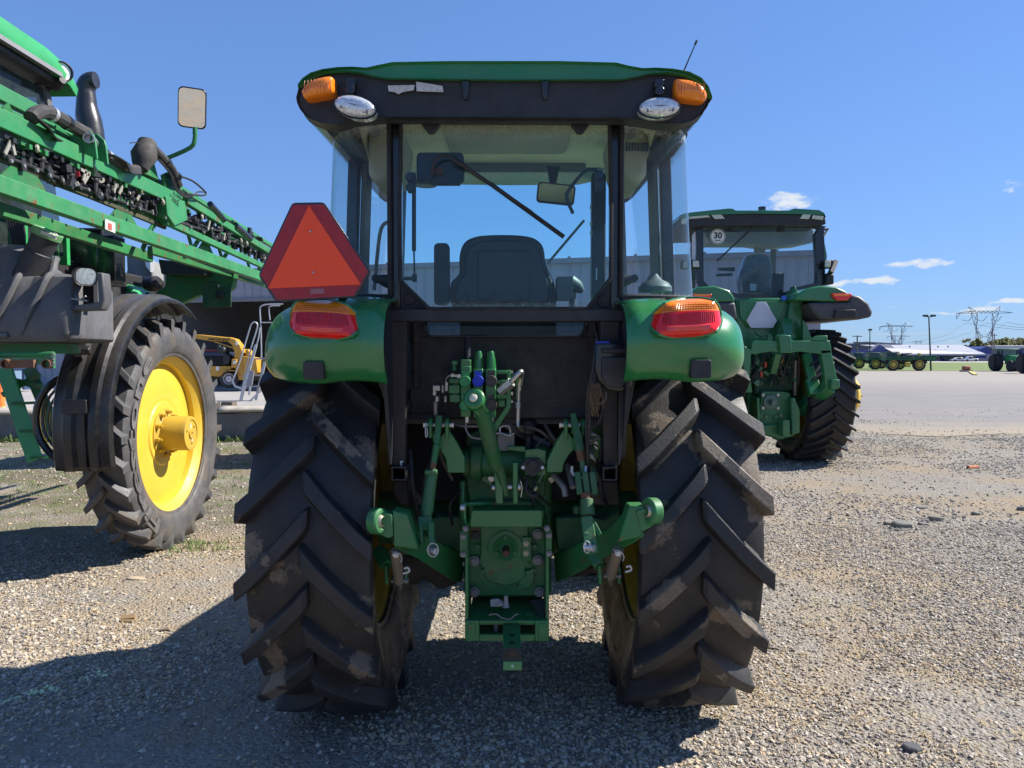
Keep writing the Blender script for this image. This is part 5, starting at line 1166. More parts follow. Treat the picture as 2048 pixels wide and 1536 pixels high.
inn = [hole+dirx*.019*math.cos(2*math.pi*i/n)+rt*.019*math.sin(2*math.pi*i/n) for i in range(n)]
dn = V((0, 0, -.033)); mb.rings([outer, inn, [p+dn for p in inn], [p+dn for p in outer]], closed=True)
mb.build('drawbar_eye', mat('rust_bare_metal', (.20, .10, .05), .7, dust=.3, var=.3, bump=.3), db)
e0 = hole+dirx*.0625; mb = MB(); slab(e0, c1, wd, .033, mb); mb.build('drawbar_tip', mat('light_worn_green', (.055, .21, .075), .5, dust=.2), db, bevel=.002)
mb = MB()
for k in (.19, .27): q = c1-dirx*k+V((0, 0, .001)); mb.lathe(q, (0, 0, 1), [(.0001, 0), (.012, 0), (.012, .0008)], 16)
mb.build('drawbar_hole', EMPTYDARK, db)
tm = text_mb('0', .016, .0006); place(tm, c1+V((.0, .0-.0008, -.017)), (1, 0, 0), (0, 0, 1), (0, -1, 0)).build('stamped_mark', PRINTW, db)
mb = MB(); mb.cyl(P(992, 1246, 3.3), P(992, 1262, 3.3), .010, .012, 10); mb.cyl(P(1037, 1246, 3.3), P(1037, 1262, 3.3), .009, .009, 10); mb.build('drawbar_spacer', STEELG, frame)
# ---- remote valves and couplers
mb = MB(); mb.bb(P(921, 732, 3.16), P(944, 830, 3.26)); mb.bb(P(921, 719, 3.17), P(943, 733, 3.24)); vb = mb.build('valve_block', GREEN, TR, bevel=.004)
for (xa, xb) in ((947, 968), (971, 993)):
    mb = MB(); mb.bb(P(xa, 738, 3.16), P(xb, 832, 3.26)); mb.build('valve_section', GREEN, vb, bevel=.004)
    c = (xa+xb)/2+.3; mb = MB(); mb.tube([P(c, 739, 3.20), P(c, 728, 3.20), P(c, 722, 3.20), P(c-.5, 716, 3.20), P(c-.5, 712, 3.20), P(c-1, 707, 3.20), P(c-1, 702, 3.20)], [.021, .020, .018, .018, .0155, .0155, .0115], 16); mb.build('valve_cap', GREEN, vb)
mb = MB(); mb.bb(P(898, 757, 3.18), P(922, 766, 3.26)); mb.bb(P(897, 770, 3.17), P(923, 785, 3.26)); mb.bb(P(899, 789, 3.18), P(923, 802, 3.26)); mb.bb(P(905, 766, 3.19), P(920, 804, 3.25)); mb.bb(P(903, 721, 3.19), P(916, 730, 3.23)); mb.cyl(P(909, 729, 3.21), P(909, 742, 3.21), .010, .012, 10); mb.build('valve_end', GREEN, vb, bevel=.003)
mb = MB(); mb.bb(P(993, 741, 3.17), P(1015, 748, 3.22)); mb.bb(P(993, 760, 3.17), P(1015, 768, 3.22)); mb.bb(P(993, 788, 3.17), P(1015, 796, 3.22)); mb.bb(P(996, 800, 3.18), P(1010, 812, 3.24)); mb.prism(PP([(1013, 740), (1021, 740), (1022, 815), (1000, 850), (990, 868), (986, 850), (1012, 812)], 3.18), (0, .05, 0)); mb.build('valve_flange', GREEN, vb, bevel=.003)
mb = MB()
for y in (745, 788, 803): mb.hexn(P(1022, y, 3.2), P(1026, y, 3.2), .008)
mb.build('flange_bolt', STEEL, vb)
def cap(cx, cy, m, nm='coupler_cap'):
    q = P(cx, cy, 3.125); mb = MB(); mb.lathe(q+V((0, .03, 0)), (0, -1, 0), [(.0235, 0), (.0235, .03), (.0215, .033), (.0195, .0325), (.0185, .031), (.002, .031)], 28)
    mb.prism([q+V((x, .012, z)) for x, z in ((-.010, .018), (.010, .018), (.016, .040), (-.016, .040))], (0, .012, 0)); mb.build(nm, m, vb)
cap(930, 763, GREENCAP); cap(956, 762.5, BLUEP); cap(982.5, 762, BROWNP); cap(930, 811, GREENCAP); cap(982.5, 810, BROWNP)
mb = MB(); mb.tube([P(935, 677, 3.23), P(935, 720, 3.2)], .0145, 14); mb.build('breather_pipe', BLACKM, vb)
mb = MB(); mb.hexn(P(999, 783, 3.14), P(1012, 773, 3.13), .020); mb.hexn(P(1012, 773, 3.13), P(1023, 764, 3.12), .022); mb.tube(smooth([P(1020, 766, 3.13), P(1036, 749, 3.12), P(1042, 744, 3.13), P(1041, 752, 3.17), P(1038, 770, 3.19)], 5), .012, 12); mb.tube(smooth([P(1038, 765, 3.19), P(1036, 840, 3.2), P(1037, 852, 3.2), P(1046, 862, 3.25)], 4), .009, 10); mb.build('steel_pipe', STEEL, vb)
mb = MB()
for k in range(4): mb.cyl(P(1036, 804+k*3.2, 3.19), P(1036, 806.3+k*3.2, 3.19), .0125, None, 12)
mb.build('pipe_sleeve', ALU, vb)
mb = MB(); mb.bb(P(865, 771, 3.15), P(882, 781, 3.19)); mb.bb(P(865, 781, 3.15), P(874, 790, 3.19)); mb.bb(P(883, 770, 3.15), P(889, 785, 3.19)); mb.hexn(P(874, 792, 3.17), P(874, 803, 3.17), .0105); mb.build('elbow_fitting', mat('brushed_nickel', (.50, .47, .40), .4, metal=.7, dust=.25), vb, bevel=.003)
mb = MB(); mb.tube(smooth([P(871, 803, 3.17), P(871, 825, 3.18), P(875, 840, 3.25)], 4), .0085, 10); mb.tube(smooth([P(905, 846, 3.3), P(925, 852, 3.28), P(965, 852, 3.28)], 4), .0065, 8); mb.tube(smooth([P(891, 764, 3.14), P(893, 756, 3.13), P(899, 751.5, 3.13), P(903, 751, 3.13)], 4), .0032, 8); mb.tube(smooth([P(932, 846, 3.2), P(932, 858, 3.2), P(940, 872, 3.2), P(955, 877, 3.2), P(966, 877, 3.2)], 4), .0045, 8); mb.build('brake_line', STEELG, vb)
mb = MB(); mb.hexn(P(902, 751.5, 3.13), P(908, 751.5, 3.13), .009); mb.hexn(P(909, 752, 3.13), P(914, 752, 3.13), .006); q = P(917.5, 752.5, 3.12); mb.cyl(q+V((0, .02, 0)), q, .0085, None, 12); mb.cyl(P(892.5, 765, 3.14), P(892.5, 782, 3.14), .006, None, 8); mb.cyl(P(891, 792, 3.14), P(891, 804, 3.14), .005, None, 8); mb.hexn(P(935, 823, 3.2), P(934, 845, 3.2), .012); mb.hexn(P(986, 824, 3.2), P(985, 843, 3.2), .010); mb.build('small_fitting', STEEL, vb)
hose([P(891, 805, 3.14), P(892, 820, 3.16), P(900, 832, 3.2)], .0025, BLACKP, par=vb)
# ---- stowed top link
mb = MB(); a, b_ = P(963, 822, 2.99), P(996, 936, 3.18); mb.tube([P(958, 812, 2.975), a, P(966, 828, 3.0), P(990, 925, 3.165), b_], [.022, .025, .031, .031, .026], 20); mb.tube([P(997, 932, 3.18), P(1004, 955, 3.2), P(1012, 990, 3.22)], [.022, .019, .012], 12); tl = mb.build('top_link', GREENC, TR)
q = P(949, 799, 2.95); axd = V((-.15, -1, .35)).normalized(); mb = MB(); mb.lathe(q+axd*-.022, axd, [(.014, 0), (.038, 0), (.042, .004), (.042, .036), (.036, .044), (.022, .046), (.014, .04)], 30, closed=True); mb.beam(q+V((.0, .01, -.01)), P(966, 824, 3.0), .05, .045, (0, 1, 0)); mb.build('top_link_eye', GREEN, tl, bevel=.003)
mb = MB(); mb.lathe(q+axd*-.02, axd, [(.001, .03), (.016, .03), (.016, .044), (.012, .047), (.001, .048)], 20); mb.build('eye_ball', mat('bare_bright_ball', (.66, .62, .48), .35, metal=.3), tl)
mb = MB(); mb.prism(PP([(988, 940), (1000, 936), (1006, 960), (1006, 1008), (992, 1008), (990, 990)], 3.20), (0, .05, 0)); mb.prism(PP([(1025, 925), (1036, 925), (1036, 1008), (1026, 1008)], 3.20), (0, .05, 0)); mb.prism(PP([(936, 925), (965, 945), (985, 960), (985, 975), (945, 950)], 3.36), (0, .04, 0)); mb.build('top_link_bracket', GREEN, TR, bevel=.004)
mb = MB(); mb.cyl(P(984, 975, 3.20), P(990, 975, 3.20), .014, None, 12); mb.cyl(P(1008, 974, 3.22), P(1024, 974, 3.22), .011, None, 12); mb.cyl(P(1036, 974, 3.2), P(1041, 974, 3.2), .017, None, 14); mb.tube(smooth([P(1041, 962, 3.19), P(1044, 975, 3.19), P(1042, 994, 3.19)], 3), .003, 6)
for (a, b) in ((983, 957), (984, 934), (951, 905)): bolt(mb, P(a, b, 3.35), (0, -1, 0), .010, .01)
mb.build('top_link_pin', STEEL, TR)
# ---- socket, sensor box, filler
mb = MB(); mb.prism(PP([(1050, 900), (1076, 897), (1092, 902), (1092, 950), (1050, 950)], 3.24), (0, .02, 0)); mb.prism(PP([(1016, 893), (1050, 893), (1054, 905), (1016, 900)], 3.26), (0, .02, 0)); mb.build('socket_bracket', GREEN, TR, bevel=.003)
mb = MB(); mb.prism(PP([(1040, 932), (1053, 917), (1078, 917), (1092, 934), (1080, 945), (1070, 953), (1062, 953), (1050, 944)], 3.215), (0, .022, 0)); q = P(1066, 930, 3.215); mb.cyl(q+V((0, .02, 0)), q-V((0, .014, 0)), .024, .022, 18); sk = mb.build('trailer_socket', mat('socket_black', (.030, .028, .029), .6), TR, bevel=.003)
mb = MB()
for a in (1046, 1085): q = P(a, 935, 3.212); mb.cyl(q+V((0, .006, 0)), q-V((0, .005, 0)), .009, .007, 14)
mb.build('socket_bolt', ALU, sk)
hose([P(1058, 953, 3.24), P(1052, 975, 3.22), P(1060, 990, 3.22), P(1075, 990, 3.22)], .009, BLACKP); hose([P(1068, 955, 3.26), P(1068, 980, 3.24), P(1066, 1015, 3.26)], .007, BLACKP)
hose([P(1088, 945, 3.2), P(1082, 955, 3.2), P(1078, 965, 3.2)], .002, STEELG)
mb = MB(); mb.cyl(P(1069, 981, 3.2), P(1074, 974, 3.2), .006, None, 8); mb.cyl(P(1099, 955, 3.22), P(1106, 963, 3.22), .010, .012, 10); mb.build('yellow_plug', mat('tan_plastic', (.40, .33, .18), .6), TR)
mb = MB(); mb.bb(P(995, 868, 3.30), P(1029, 898, 3.37)); mb.build('sensor_box', mat('grey_sensor', (.20, .20, .18), .55, dust=.3), TR, bevel=.003)
mb = MB(); mb.tube(smooth([P(1000, 868, 3.28), P(1000, 856, 3.28), P(1006, 852, 3.28), P(1016, 852, 3.28), P(1020, 858, 3.28), P(1021, 868, 3.28)], 4), .0045, 8); mb.tube(smooth([P(990, 868, 3.27), P(1000, 866, 3.27), P(1018, 871, 3.27), P(1028, 866, 3.27)], 4), .004, 8); mb.build('wire_bail', ALU, TR)
mb = MB(); q = P(1057, 845, 3.35); mb.lathe(q-V((0, 0, .03)), (0, 0, 1), [(.018, -.10), (.018, -.03), (.036, -.015), (.038, .03), (.030, .04), (.002, .042)], 22); mb.build('filler_cap', BLACKP, TR)
mb = MB(); mb.beam(P(1010, 848, 3.4), P(1100, 905, 3.5), .03, .02, (0, 1, 0)); mb.beam(P(1064, 872, 3.45), P(1100, 890, 3.45), .02, .02, (0, 1, 0)); mb.build('link_bar', STEELG, TR)
mb = MB(); mb.box(P(1008, 849, 3.36), (.03, .03, .022)); mb.build('bar_clevis', BROWNP, TR)
for k, (a, b, c_, d, e, f, r) in enumerate(((905, 850, 880, 900, 905, 960, .007), (1020, 900, 1045, 960, 1100, 1010, .006), (1090, 850, 1110, 880, 1140, 905, .008), (870, 900, 850, 950, 838, 1000, .006), (1100, 870, 1070, 900, 1095, 940, .005), (920, 980, 900, 1010, 905, 1050, .006), (1030, 850, 1080, 862, 1120, 900, .006))):
    hose([P(a, b, 3.34), P(c_, d, 3.28), P(e, f, 3.36)], r, BLACKP if k % 2 else MATS['dusty_cable'])
rnd = random.Random(8); mb = MB()     # splashed droplets on the panel
for i in range(90):
    q = P(1098+rnd.gauss(0, 16), 800+abs(rnd.gauss(0, 18)), 3.315); mb.sphere(q, rnd.uniform(.0008, .0022), 6)
mb.build('water_spot', mat('spot_grey', (.14, .15, .17), .4), pan, stuff=True)
# ================================================================== the sprayer on the left with its folded boom
SP = root('sprayer', (-4.6, 6.7, 0), 'green self-propelled sprayer with yellow wheel rim, ribbed black tank and folded truss boom', 'sprayer')
wc = V((-3.10, 6.70, .985)); RR = 1.0
rimo = rim_mb(wc, .672, .36, .02, 1, dish=-.03, cone=.035).build('wheel', YELLOW, SP)
ty = tyre_mb(wc, RR, .37, .672, .05, 26, .20, .062).build('tyre', RUBBERG, rimo, bevel=.004, seg=1); wear(ty, wc, RR, .05)
# hub, its cap and the wheel bolts
mb = MB(); x0 = wc.x+.055; mb.lathe((x0, wc.y, wc.z), (1, 0, 0), [(.22, -.01), (.22, .012), (.165, .02), (.150, .03), (.150, .225), (.146, .24), (.120, .243), (.118, .236), (.05, .236), (.045, .246), (.012, .246), (.010, .23), (.001, .23)], 40); hb = mb.build('hub', mat('worn_yellow', (.50, .33, .03), .45, dust=.45, dustcol=(.30, .21, .09)), rimo)
for i in range(10):
    a = R_(36*i+12); q = V((x0+.012, wc.y+.188*math.cos(a), wc.z+.188*math.sin(a))); mb = MB(); mb.cyl(q, q+V((.012, 0, 0)), .024, None, 14); mb.hexn(q+V((.012, 0, 0)), q+V((.035, 0, 0)), .020); mb.cyl(q+V((.035, 0, 0)), q+V((.055, 0, 0)), .010, None, 8); mb.build('wheel_nut', MATS['worn_yellow'], hb)
for i in range(3):
    a = R_(120*i+40); q = V((x0+.238, wc.y+.085*math.cos(a), wc.z+.085*math.sin(a))); mb = MB(); mb.hexn(q, q+V((.006, 0, 0)), .010); mb.build('cap_bolt', MATS['worn_yellow'], hb)
mb = MB(); q = V((x0+.2375, wc.y-.01, wc.z+.06)); mb.box(q, (.002, .045, .055)); mb.box(q+V((0, .03, -.12)), (.002, .03, .05)); mb.build('faded_label', mat('faded_grey_label', (.45, .40, .25), .6, var=.3, vscale=60), hb)
mb = MB(); q = V((wc.x+.062, wc.y-.47, wc.z+.37)); mb.cyl(q-V((.01, 0, 0)), q+V((.006, 0, 0)), .016, None, 12); mb.build('valve_hole', BLACKM, rimo)
mb = MB(); mb.lathe((wc.x+.022, wc.y, wc.z), (1, 0, 0), [(.604, -.004), (.614, .006), (.622, -.004)], 72); mb.build('weld_bead', mat('weld_yellow', (.42, .27, .03), .6, dust=.6, dustcol=(.20, .13, .05)), rimo)
# raised lettering round the sidewall
word = 'Firestone'; tm = text_mb(word, .165, .009, .004)
xs_ = [p[0] for p in tm.v]; wdt = max(xs_)-min(xs_); r0 = .825
for k, p in enumerate(tm.v):
    # reading clockwise, starting low on the near side: angle measured from the rear (-y) growing upwards
    sc_ = 1.62/wdt; arc_ = (p[0]-min(xs_))*sc_/.82; a = R_(-60)+arc_; r = r0+.015+p[1]*1.0
    hgt = .178 if r > .8 else .182
    tm.v[k] = (wc.x+.189+p[2]*.9-max(0, r-.86)*.16, wc.y-r*math.cos(a), wc.z+r*math.sin(a))
tm.build('raised_lettering', rubber('grey_letter_rubber', (.17, .165, .16), mud=0), rimo, split=False)
# ---- mudguard of moulded black plastic
FENB = mat('black_mudguard', (.009, .009, .010), .30, dust=.25, topdust=.5, dustcol=(.13, .115, .095), bump=.15, bscale=160)
prof = smooth([(0, 5.50, .835), (0, 5.47, 1.10), (0, 5.52, 1.42), (0, 5.70, 1.75), (0, 5.98, 2.0), (0, 6.30, 2.13), (0, 6.62, 2.15), (0, 6.85, 2.10), (0, 7.02, 2.02)], 5)
G = []; cs = [(-2.87+(x_+2.94)*.70, o_) for x_, o_ in [(-3.56, -.03), (-3.53, 0), (-3.44, .012), (-3.40, .03), (-3.32, .03), (-3.28, .01), (-3.19, .005), (-3.15, .026), (-3.08, .026), (-3.05, .008), (-2.99, .0), (-2.965, -.008), (-2.94, -.045)]]
for i, p in enumerate(prof):
    a = prof[max(0, i-1)]; b_ = prof[min(len(prof)-1, i+1)]; t = (b_-a).normalized(); n = V((0, -t.z, t.y)); 
    if n.dot(p-V((0, 6.7, 1.0))) < 0: n = -n
    G.append([V((x, p.y, p.z))+n*o for x, o in cs])
mb = MB(); mb.grid(G); fen = mb.build('mudguard', FENB, SP, ang=25, solid=.008)
mb = MB(); mb.box((-3.11, 5.445, 1.30), (.18, .02, .10)); mb.box((-3.13, 5.575, 1.70), (.15, .05, .05), Matrix.Rotation(R_(35), 3, 'X')); mb.build('mudguard_bracket', BLACKM, fen, bevel=.006)
mb = MB(); mb.tube([V((-3.17, 5.475, .86)), V((-3.17, 5.455, 1.24))], .010, 8); mb.tube([V((-3.05, 5.475, .86)), V((-3.05, 5.455, 1.24))], .012, 8); mb.build('moulded_rib', FENB, fen)
# ---- ribbed black tank with neck and green lid
def dpt(x, y, z): return V((x, y, z))
G = []; n_ = 26
tx0, tx1 = -4.75, -2.86
ribs_ = [-4.62, -4.38, -4.13, -3.88, -3.64, -3.42, -3.20]
for i in range(111):
    x = tx0+(tx1-tx0)*i/110; e = min(1, (tx1-x)/.10); e2 = math.sqrt(max(0, 1-(1-e)**2)) if e < 1 else 1
    top = 2.42 if x < -3.40 else 2.42-.04*((x+3.40)/.3)-(.16 if x > -3.15 else .16*max(0, (x+3.40)/.25)); yr = 5.55
    rb = 0
    for r in ribs_:
        rb = max(rb, math.exp(-((x-r)/.026)**2))
    ring = []
    prof2 = [(4.98, 1.755), (4.955, 1.80), (4.97, 1.95), (5.0, 2.06), (5.06, 2.18), (5.15, top-.05), (5.26, top), (yr-.1, top), (yr, top-.06), (yr, 1.75)]
    for (y, z) in prof2:
        q = V((x, y, z)); c = V((x, 5.27, 2.0)); d = (q-c)
        if rb > 0 and y < 5.3 and z > 1.8: q = q-d.normalized()*.006*rb
        q = c+(q-c)*(.90+.10*e2); ring.append(q)
    # slanting ribs: shift x with height
    ring = [V((p.x+(p.z-1.75)*.10*(1 if p.y < 5.3 else 0)*min(1, e), p.y, p.z)) for p in ring]
    G.append(ring)
mb = MB(); mb.rings(G); tank = mb.build('tank', BLACKT, SP, ang=50)
mb = MB()
for i, x in enumerate([-4.50, -4.26, -4.01, -3.76, -3.53, -3.31]): mb.box((x, 4.955, 1.795), (.13, .03, .035))
mb.build('tank_foot', BLACKT, tank, bevel=.01)
for x in (-4.52, -4.28, -4.03, -3.78, -3.54, -3.32, -3.13):
    hi_ = 0 if x < -3.45 else -.10
    MB().tube(smooth([V((x-.04, 4.965, 1.80)), V((x+.01, 4.962, 1.92)), V((x+.06, 4.985, 2.04)), V((x+.09, 5.04, 2.17)), V((x+.08, 5.12, 2.31+hi_)), V((x+.03, 5.24, 2.41+hi_)), V((x-.03, 5.36, 2.43+hi_))], 4), .022, 8).build('tank_rib', BLACKT, tank)
a = P(62, 540, 5.15); b_ = P(92, 472, 5.15)
mb = MB(); mb.tube([a-(b_-a)*.3, a, a+(b_-a)*.5, a+(b_-a)*.52, b_], [.10, .088, .086, .080, .084], 26); nk = mb.build('filler_neck', BLACKP, tank)
d = (b_-a).normalized(); mb = MB(); mb.lathe(b_-d*.01, d, [(.085, 0), (.094, .004), (.096, .045), (.090, .052), (.086, .046), (.001, .046)], 30); mb.build('filler_lid', mat('pale_green_lid', (.12, .30, .12), .4, dust=.2), nk)
mb = MB(); mb.box(P(98, 470, 5.06), (.10, .02, .02), Matrix.Rotation(R_(22), 3, 'Y')); mb.tube([P(108, 471, 5.05)+V((.02*math.cos(t/10*6.28), 0, .016*math.sin(t/10*6.28))) for t in range(10)], .003, 6, closed=True); mb.build('lid_latch', mat('pale_zinc', (.50, .48, .42), .5, metal=.3), nk)
# recess housing with working lamp
mb = MB(); mb.prism(PP([(128, 575), (138, 612), (196, 604), (194, 560), (186, 545), (205, 545), (210, 600), (200, 620), (135, 622), (120, 590)], 5.02), (0, .10, 0)); mb.build('lamp_recess', BLACKT, tank, bevel=.01)
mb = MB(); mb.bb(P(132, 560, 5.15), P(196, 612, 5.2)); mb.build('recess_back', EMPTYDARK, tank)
mb = MB(); q0 = P(125, 556, 5.30); q1 = P(176, 553, 4.98)
c = P(172, 553, 4.98); axd = V((.62, -.72, -.08)).normalized(); R0 = None
ex = V((axd.y, -axd.x, 0)).normalized(); ez = ex.cross(axd)
def lr(k, t): return [c+axd*t+ex*x*k+ez*z*k for x, z in rrect(.135, .12, .045, 6)]
mb.rings([lr(.35, -.19), lr(.7, -.17), lr(.88, -.12), lr(1.0, -.02), lr(1.0, .0), lr(.9, -.004)]); lp = mb.build('work_lamp', BLACKP, SP, ang=50)
mb = MB(); mb.add([c+axd*-.001+ex*x*.86+ez*z*.86 for x, z in rrect(.135, .12, .045, 6)], [tuple(range(24))]); mb.build('lamp_lens', mat('bright_lens', (.55, .58, .60), .08, metal=.5, coat=1., var=.3, vscale=60), lp, split=False)
mb = MB(); mb.tube([P(140, 582, 5.05), P(160, 600, 5.02), P(172, 592, 5.0)], .006, 6); mb.beam(P(135, 596, 5.02), P(176, 602, 5.02), .02, .012); mb.build('lamp_bracket', STEELG, lp)
# ---- under the tank: frame rails, steps tubes
mb = MB(); mb.beam(P(-260, 700, 5.3), P(147, 697, 5.3), .18, .07); mb.build('frame_rail', GREENO, SP, bevel=.004)
mb = MB(); mb.cyl(P(-200, 712, 4.95), P(108, 709, 4.95), .020, None, 12); mb.build('hand_tube', GREENO, SP)
mb = MB(); mb.beam(P(-200, 727, 4.9), P(96, 722, 4.9), .05, .04); mb.build('step_beam', GREENL, SP)
mb = MB(); mb.beam(P(13, 729, 4.86), P(70, 727, 4.86), .03, .05); mb.build('rusty_spacer', RUSTM, SP)
for a in (9, 91): q = P(a, 728, 4.84); mb = MB(); mb.lathe(q, (0, -1, 0), [(.030, -.05), (.030, .0), (.024, .0), (.022, -.04), (.001, -.04)], 18); mb.build('tube_end', RUSTM, SP)
mb = MB()
for k in range(9): t = k/8; q = P(106+2*math.sin(k*2.2), 707+24*t, 4.86); mb.tube([q+V((.009*math.cos(u/8*6.28), .0 if k % 2 else .009*math.sin(u/8*6.28), (.011 if k % 2 else .002)*math.sin(u/8*6.28))) for u in range(8)], .0025, 5, closed=True)
mb.build('chain', STEELG, SP, stuff=True)
mb = MB(); mb.box(P(101, 722, 4.88), (.05, .02, .09)); mb.build('gate_plate', GREENL, SP)
# ---- body behind: cab, hood side, solution tank, dark engine bay
mb = MB()      # cab roof: green cap, black underside
def roofr(y, dz, k): return [V((x, y, z+dz)) for x, z in ((-5.5, 3.98), (-5.5, 4.10), (-5.3, 4.27*k), (-4.0, 4.26*k), (-3.80, 4.18), (-3.745, 4.06), (-3.76, 4.0))]
mb.rings([roofr(4.1, 0, 1.0), roofr(5.8, 0, 1.0), roofr(6.35, -.005, 1.0), roofr(6.62, -.04, .99), roofr(6.72, -.10, .975)]); mb.build('cab_roof', mat('bright_green_paint', (.035, .30, .09), .38, coat=.3, dust=.1), SP, ang=40)
mb = MB(); mb.bb((-5.45, 4.1, 3.93), (-3.80, 6.62, 3.985)); mb.build('roof_lining', BLACKP, SP, bevel=.02); mb = MB(); mb.bb((-3.80, 4.1, 3.985), (-3.75, 6.5, 4.02)); mb.build('roof_trim', mat('grey_trim', (.22, .22, .23), .5), SP)
c = P(123, 143, 6.52); mb = MB(); mb.lathe(c+V((.01, 0, 0)), V((.75, -.65, -.05)), [(.03, -.22), (.075, -.15), (.085, 0), (.078, .004), (.070, -.02)], 24); rl = mb.build('roof_lamp', BLACKG, SP); mb = MB(); mb.lathe(c, V((.75, -.65, -.05)), [(.001, .0), (.074, -.004), (.07, -.03)], 24); mb.build('lamp_lens', mat('white_lens', (.8, .82, .82), .2, var=.05), rl)
mb = MB(); mb.tube([P(88, 165, 6.6), P(110, 168, 6.55), P(126, 160, 6.5)], [.04, .06, .03], 12); mb.build('roof_lamp', BLACKP, SP)
mb = MB(); mb.beam(P(80, 150, 6.55), P(110, 330, 6.6), .09, .07, (0, 1, 0)); mb.build('cab_pillar', mat('pillar_grey', (.10, .095, .095), .5), SP)
mb = MB(); mb.prism([V((-3.92, 4.1, 2.5)), V((-3.80, 6.55, 2.5)), V((-3.92, 6.5, 3.9)), V((-3.98, 4.1, 3.9))], (-.01, 0, 0)); mb.build('cab_glass', glass_mat('sprayer_glass', (.38, .47, .48), .05, (.35, .42, .4)), SP)
mb = MB(); mb.bb((-5.4, 4.2, 2.45), (-5.3, 6.5, 3.0)); mb.bb((-5.4, 6.4, 2.4), (-3.95, 6.5, 3.2)); mb.build('cab_back', DARKIN, SP); mb = MB(); mb.tube(smooth([V((-4.15, 6.0, 3.9)), V((-4.08, 6.1, 3.5)), V((-4.1, 6.2, 3.0))], 4), .06, 8); mb.build('cab_trim', mat('pale_cab_trim', (.42, .42, .38), .6), SP)
# dark machine core
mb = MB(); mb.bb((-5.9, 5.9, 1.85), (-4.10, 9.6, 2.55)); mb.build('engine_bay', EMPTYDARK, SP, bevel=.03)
mb = MB(); mb.bb(P(192, 470, 7.2), P(252, 566, 7.4)); mb.build('battery_box', BLACKG, SP, bevel=.01)
for (a, b, c_, d, y, w) in ((128, 470, 130, 530, 6.9, .07), (104, 462, 116, 520, 7.0, .05), (0, 430, 0, 520, 6.0, .3)): MB().beam(P(a, b, y), P(c_, d, y), w, w*.7, (0, 1, 0)).build('upright', mat('vivid_green', (.03, .33, .09), .4, coat=.2, dust=.1), SP)
G = []
for i in range(9):
    t = i/8; G.append([P(-60, 440+20*t, 6.0+1.0*t), P(20, 445+5*t, 5.9+1.0*t), P(48, 480, 5.9+.9*t), P(50, 560, 5.9+.9*t)])
MB().grid(G).build('solution_tank', GREENP, SP, ang=60, solid=.02)
mb = MB()
for k in range(7): mb.tube(smooth([P(8+k*5, 425, 5.8), P(18+k*5, 455, 5.75), P(26+k*4, 490, 5.75), P(34+k*3, 520, 5.8)], 3), .008, 6)
mb.build('hose_bundle', BLACKP, SP, stuff=True)
# hood cheek with grille behind the mudguard
pts = [(200, 616), (222, 583), (240, 566), (256, 568), (272, 585), (284, 606), (288, 622)]
mb = MB(); mb.prism(PP(pts, 8.2), (0, .4, 0)); hd = mb.build('side_hood', MATS['vivid_green'], SP, bevel=.03, seg=3)
mb = MB()
for k in range(10): mb.beam(P(224+k*.9, 590+k*3, 8.17), P(231+k*.9, 588+k*3, 8.17), .012, .01)
mb.build('grille_slot', EMPTYDARK, hd, stuff=True)
mb = MB(); mb.bb(P(204, 560, 8.0), P(226, 620, 8.2)); mb.tube([P(214, 560, 7.9), P(216, 600, 7.9)], .12, 12); mb.build('air_filter', BLACKP, SP)
# exhaust stack
mb = MB(); Ye = 7.6
st = [P(186, 330, Ye), P(185, 290, Ye), P(180, 250, Ye), P(176, 232, Ye), P(173.5, 212, Ye), P(173, 198, Ye), P(171, 184, Ye), P(172, 175, Ye), P(176, 166, Ye), P(184, 161, Ye), P(192, 160, Ye)]
mb.tube(smooth(st, 3), [x for x in np.interp(np.linspace(0, 10, 31), range(11), [.118, .118, .115, .112, .095, .088, .088, .088, .086, .082, .076])], 24); mb.build('exhaust_stack', mat('stack_black', (.020, .020, .024), .30, coat=.2, dust=.3, dustcol=(.07, .05, .035)), SP, ang=50)
# mirror on its green arm
c = P(384, 216, 6.9); R0 = Matrix.Rotation(R_(4), 3, 'Y')
Rm = Matrix.Rotation(R_(14), 3, 'Z') @ Matrix.Rotation(R_(16), 3, 'X') @ R0
def mr_(k, dy): return [c+Rm @ V((x*k, dy, z*k)) for x, z in rrect(.235, .345, .045, 5)]
mb = MB(); mb.rings([mr_(.8, .07), mr_(1., .04), mr_(1., .0), mr_(.96, -.006)]); mi = mb.build('mirror', BLACKG, SP, ang=50)
MB().add([c+Rm @ V((x*.93, -.0065, z*.93)) for x, z in rrect(.235, .345, .045, 5)], [tuple(range(20))]).build('mirror_pane', MIRRORM, mi, split=False)
mb = MB(); mb.tube(smooth([P(330, 318, 6.9), P(368, 302, 6.9), P(386, 290, 6.9), P(390, 272, 6.9), P(390, 255, 6.9)], 5), .019, 10); mb.bb(P(385, 256, 6.88), P(395, 272, 6.93)); mb.build('mirror_arm', GREENO, SP)

# ---- folded truss boom running away along the machine, x about -3
BX = -3.02
def B(px, py, x=BX):
    """point on the vertical plane x = const that the photo shows at px, py"""
    q = P(px, py, 1)-V((0, 0, EYE)); t = x/q.x; return V((x, q.y*t, EYE+q.z*t))
BOOM = mat('boom_green', (.026, .205, .068), .42, dust=.3, rust=.0, dustcol=(.16, .24, .14))
def bar(p0, p1, w, h, name, m, x=BX, wx=None, bev=.006):
    a = B(*p0, x); b_ = B(*p1, x); mb = MB(); mb.beam(a, b_, w, h); return mb.build(name, m, SP, bevel=bev)
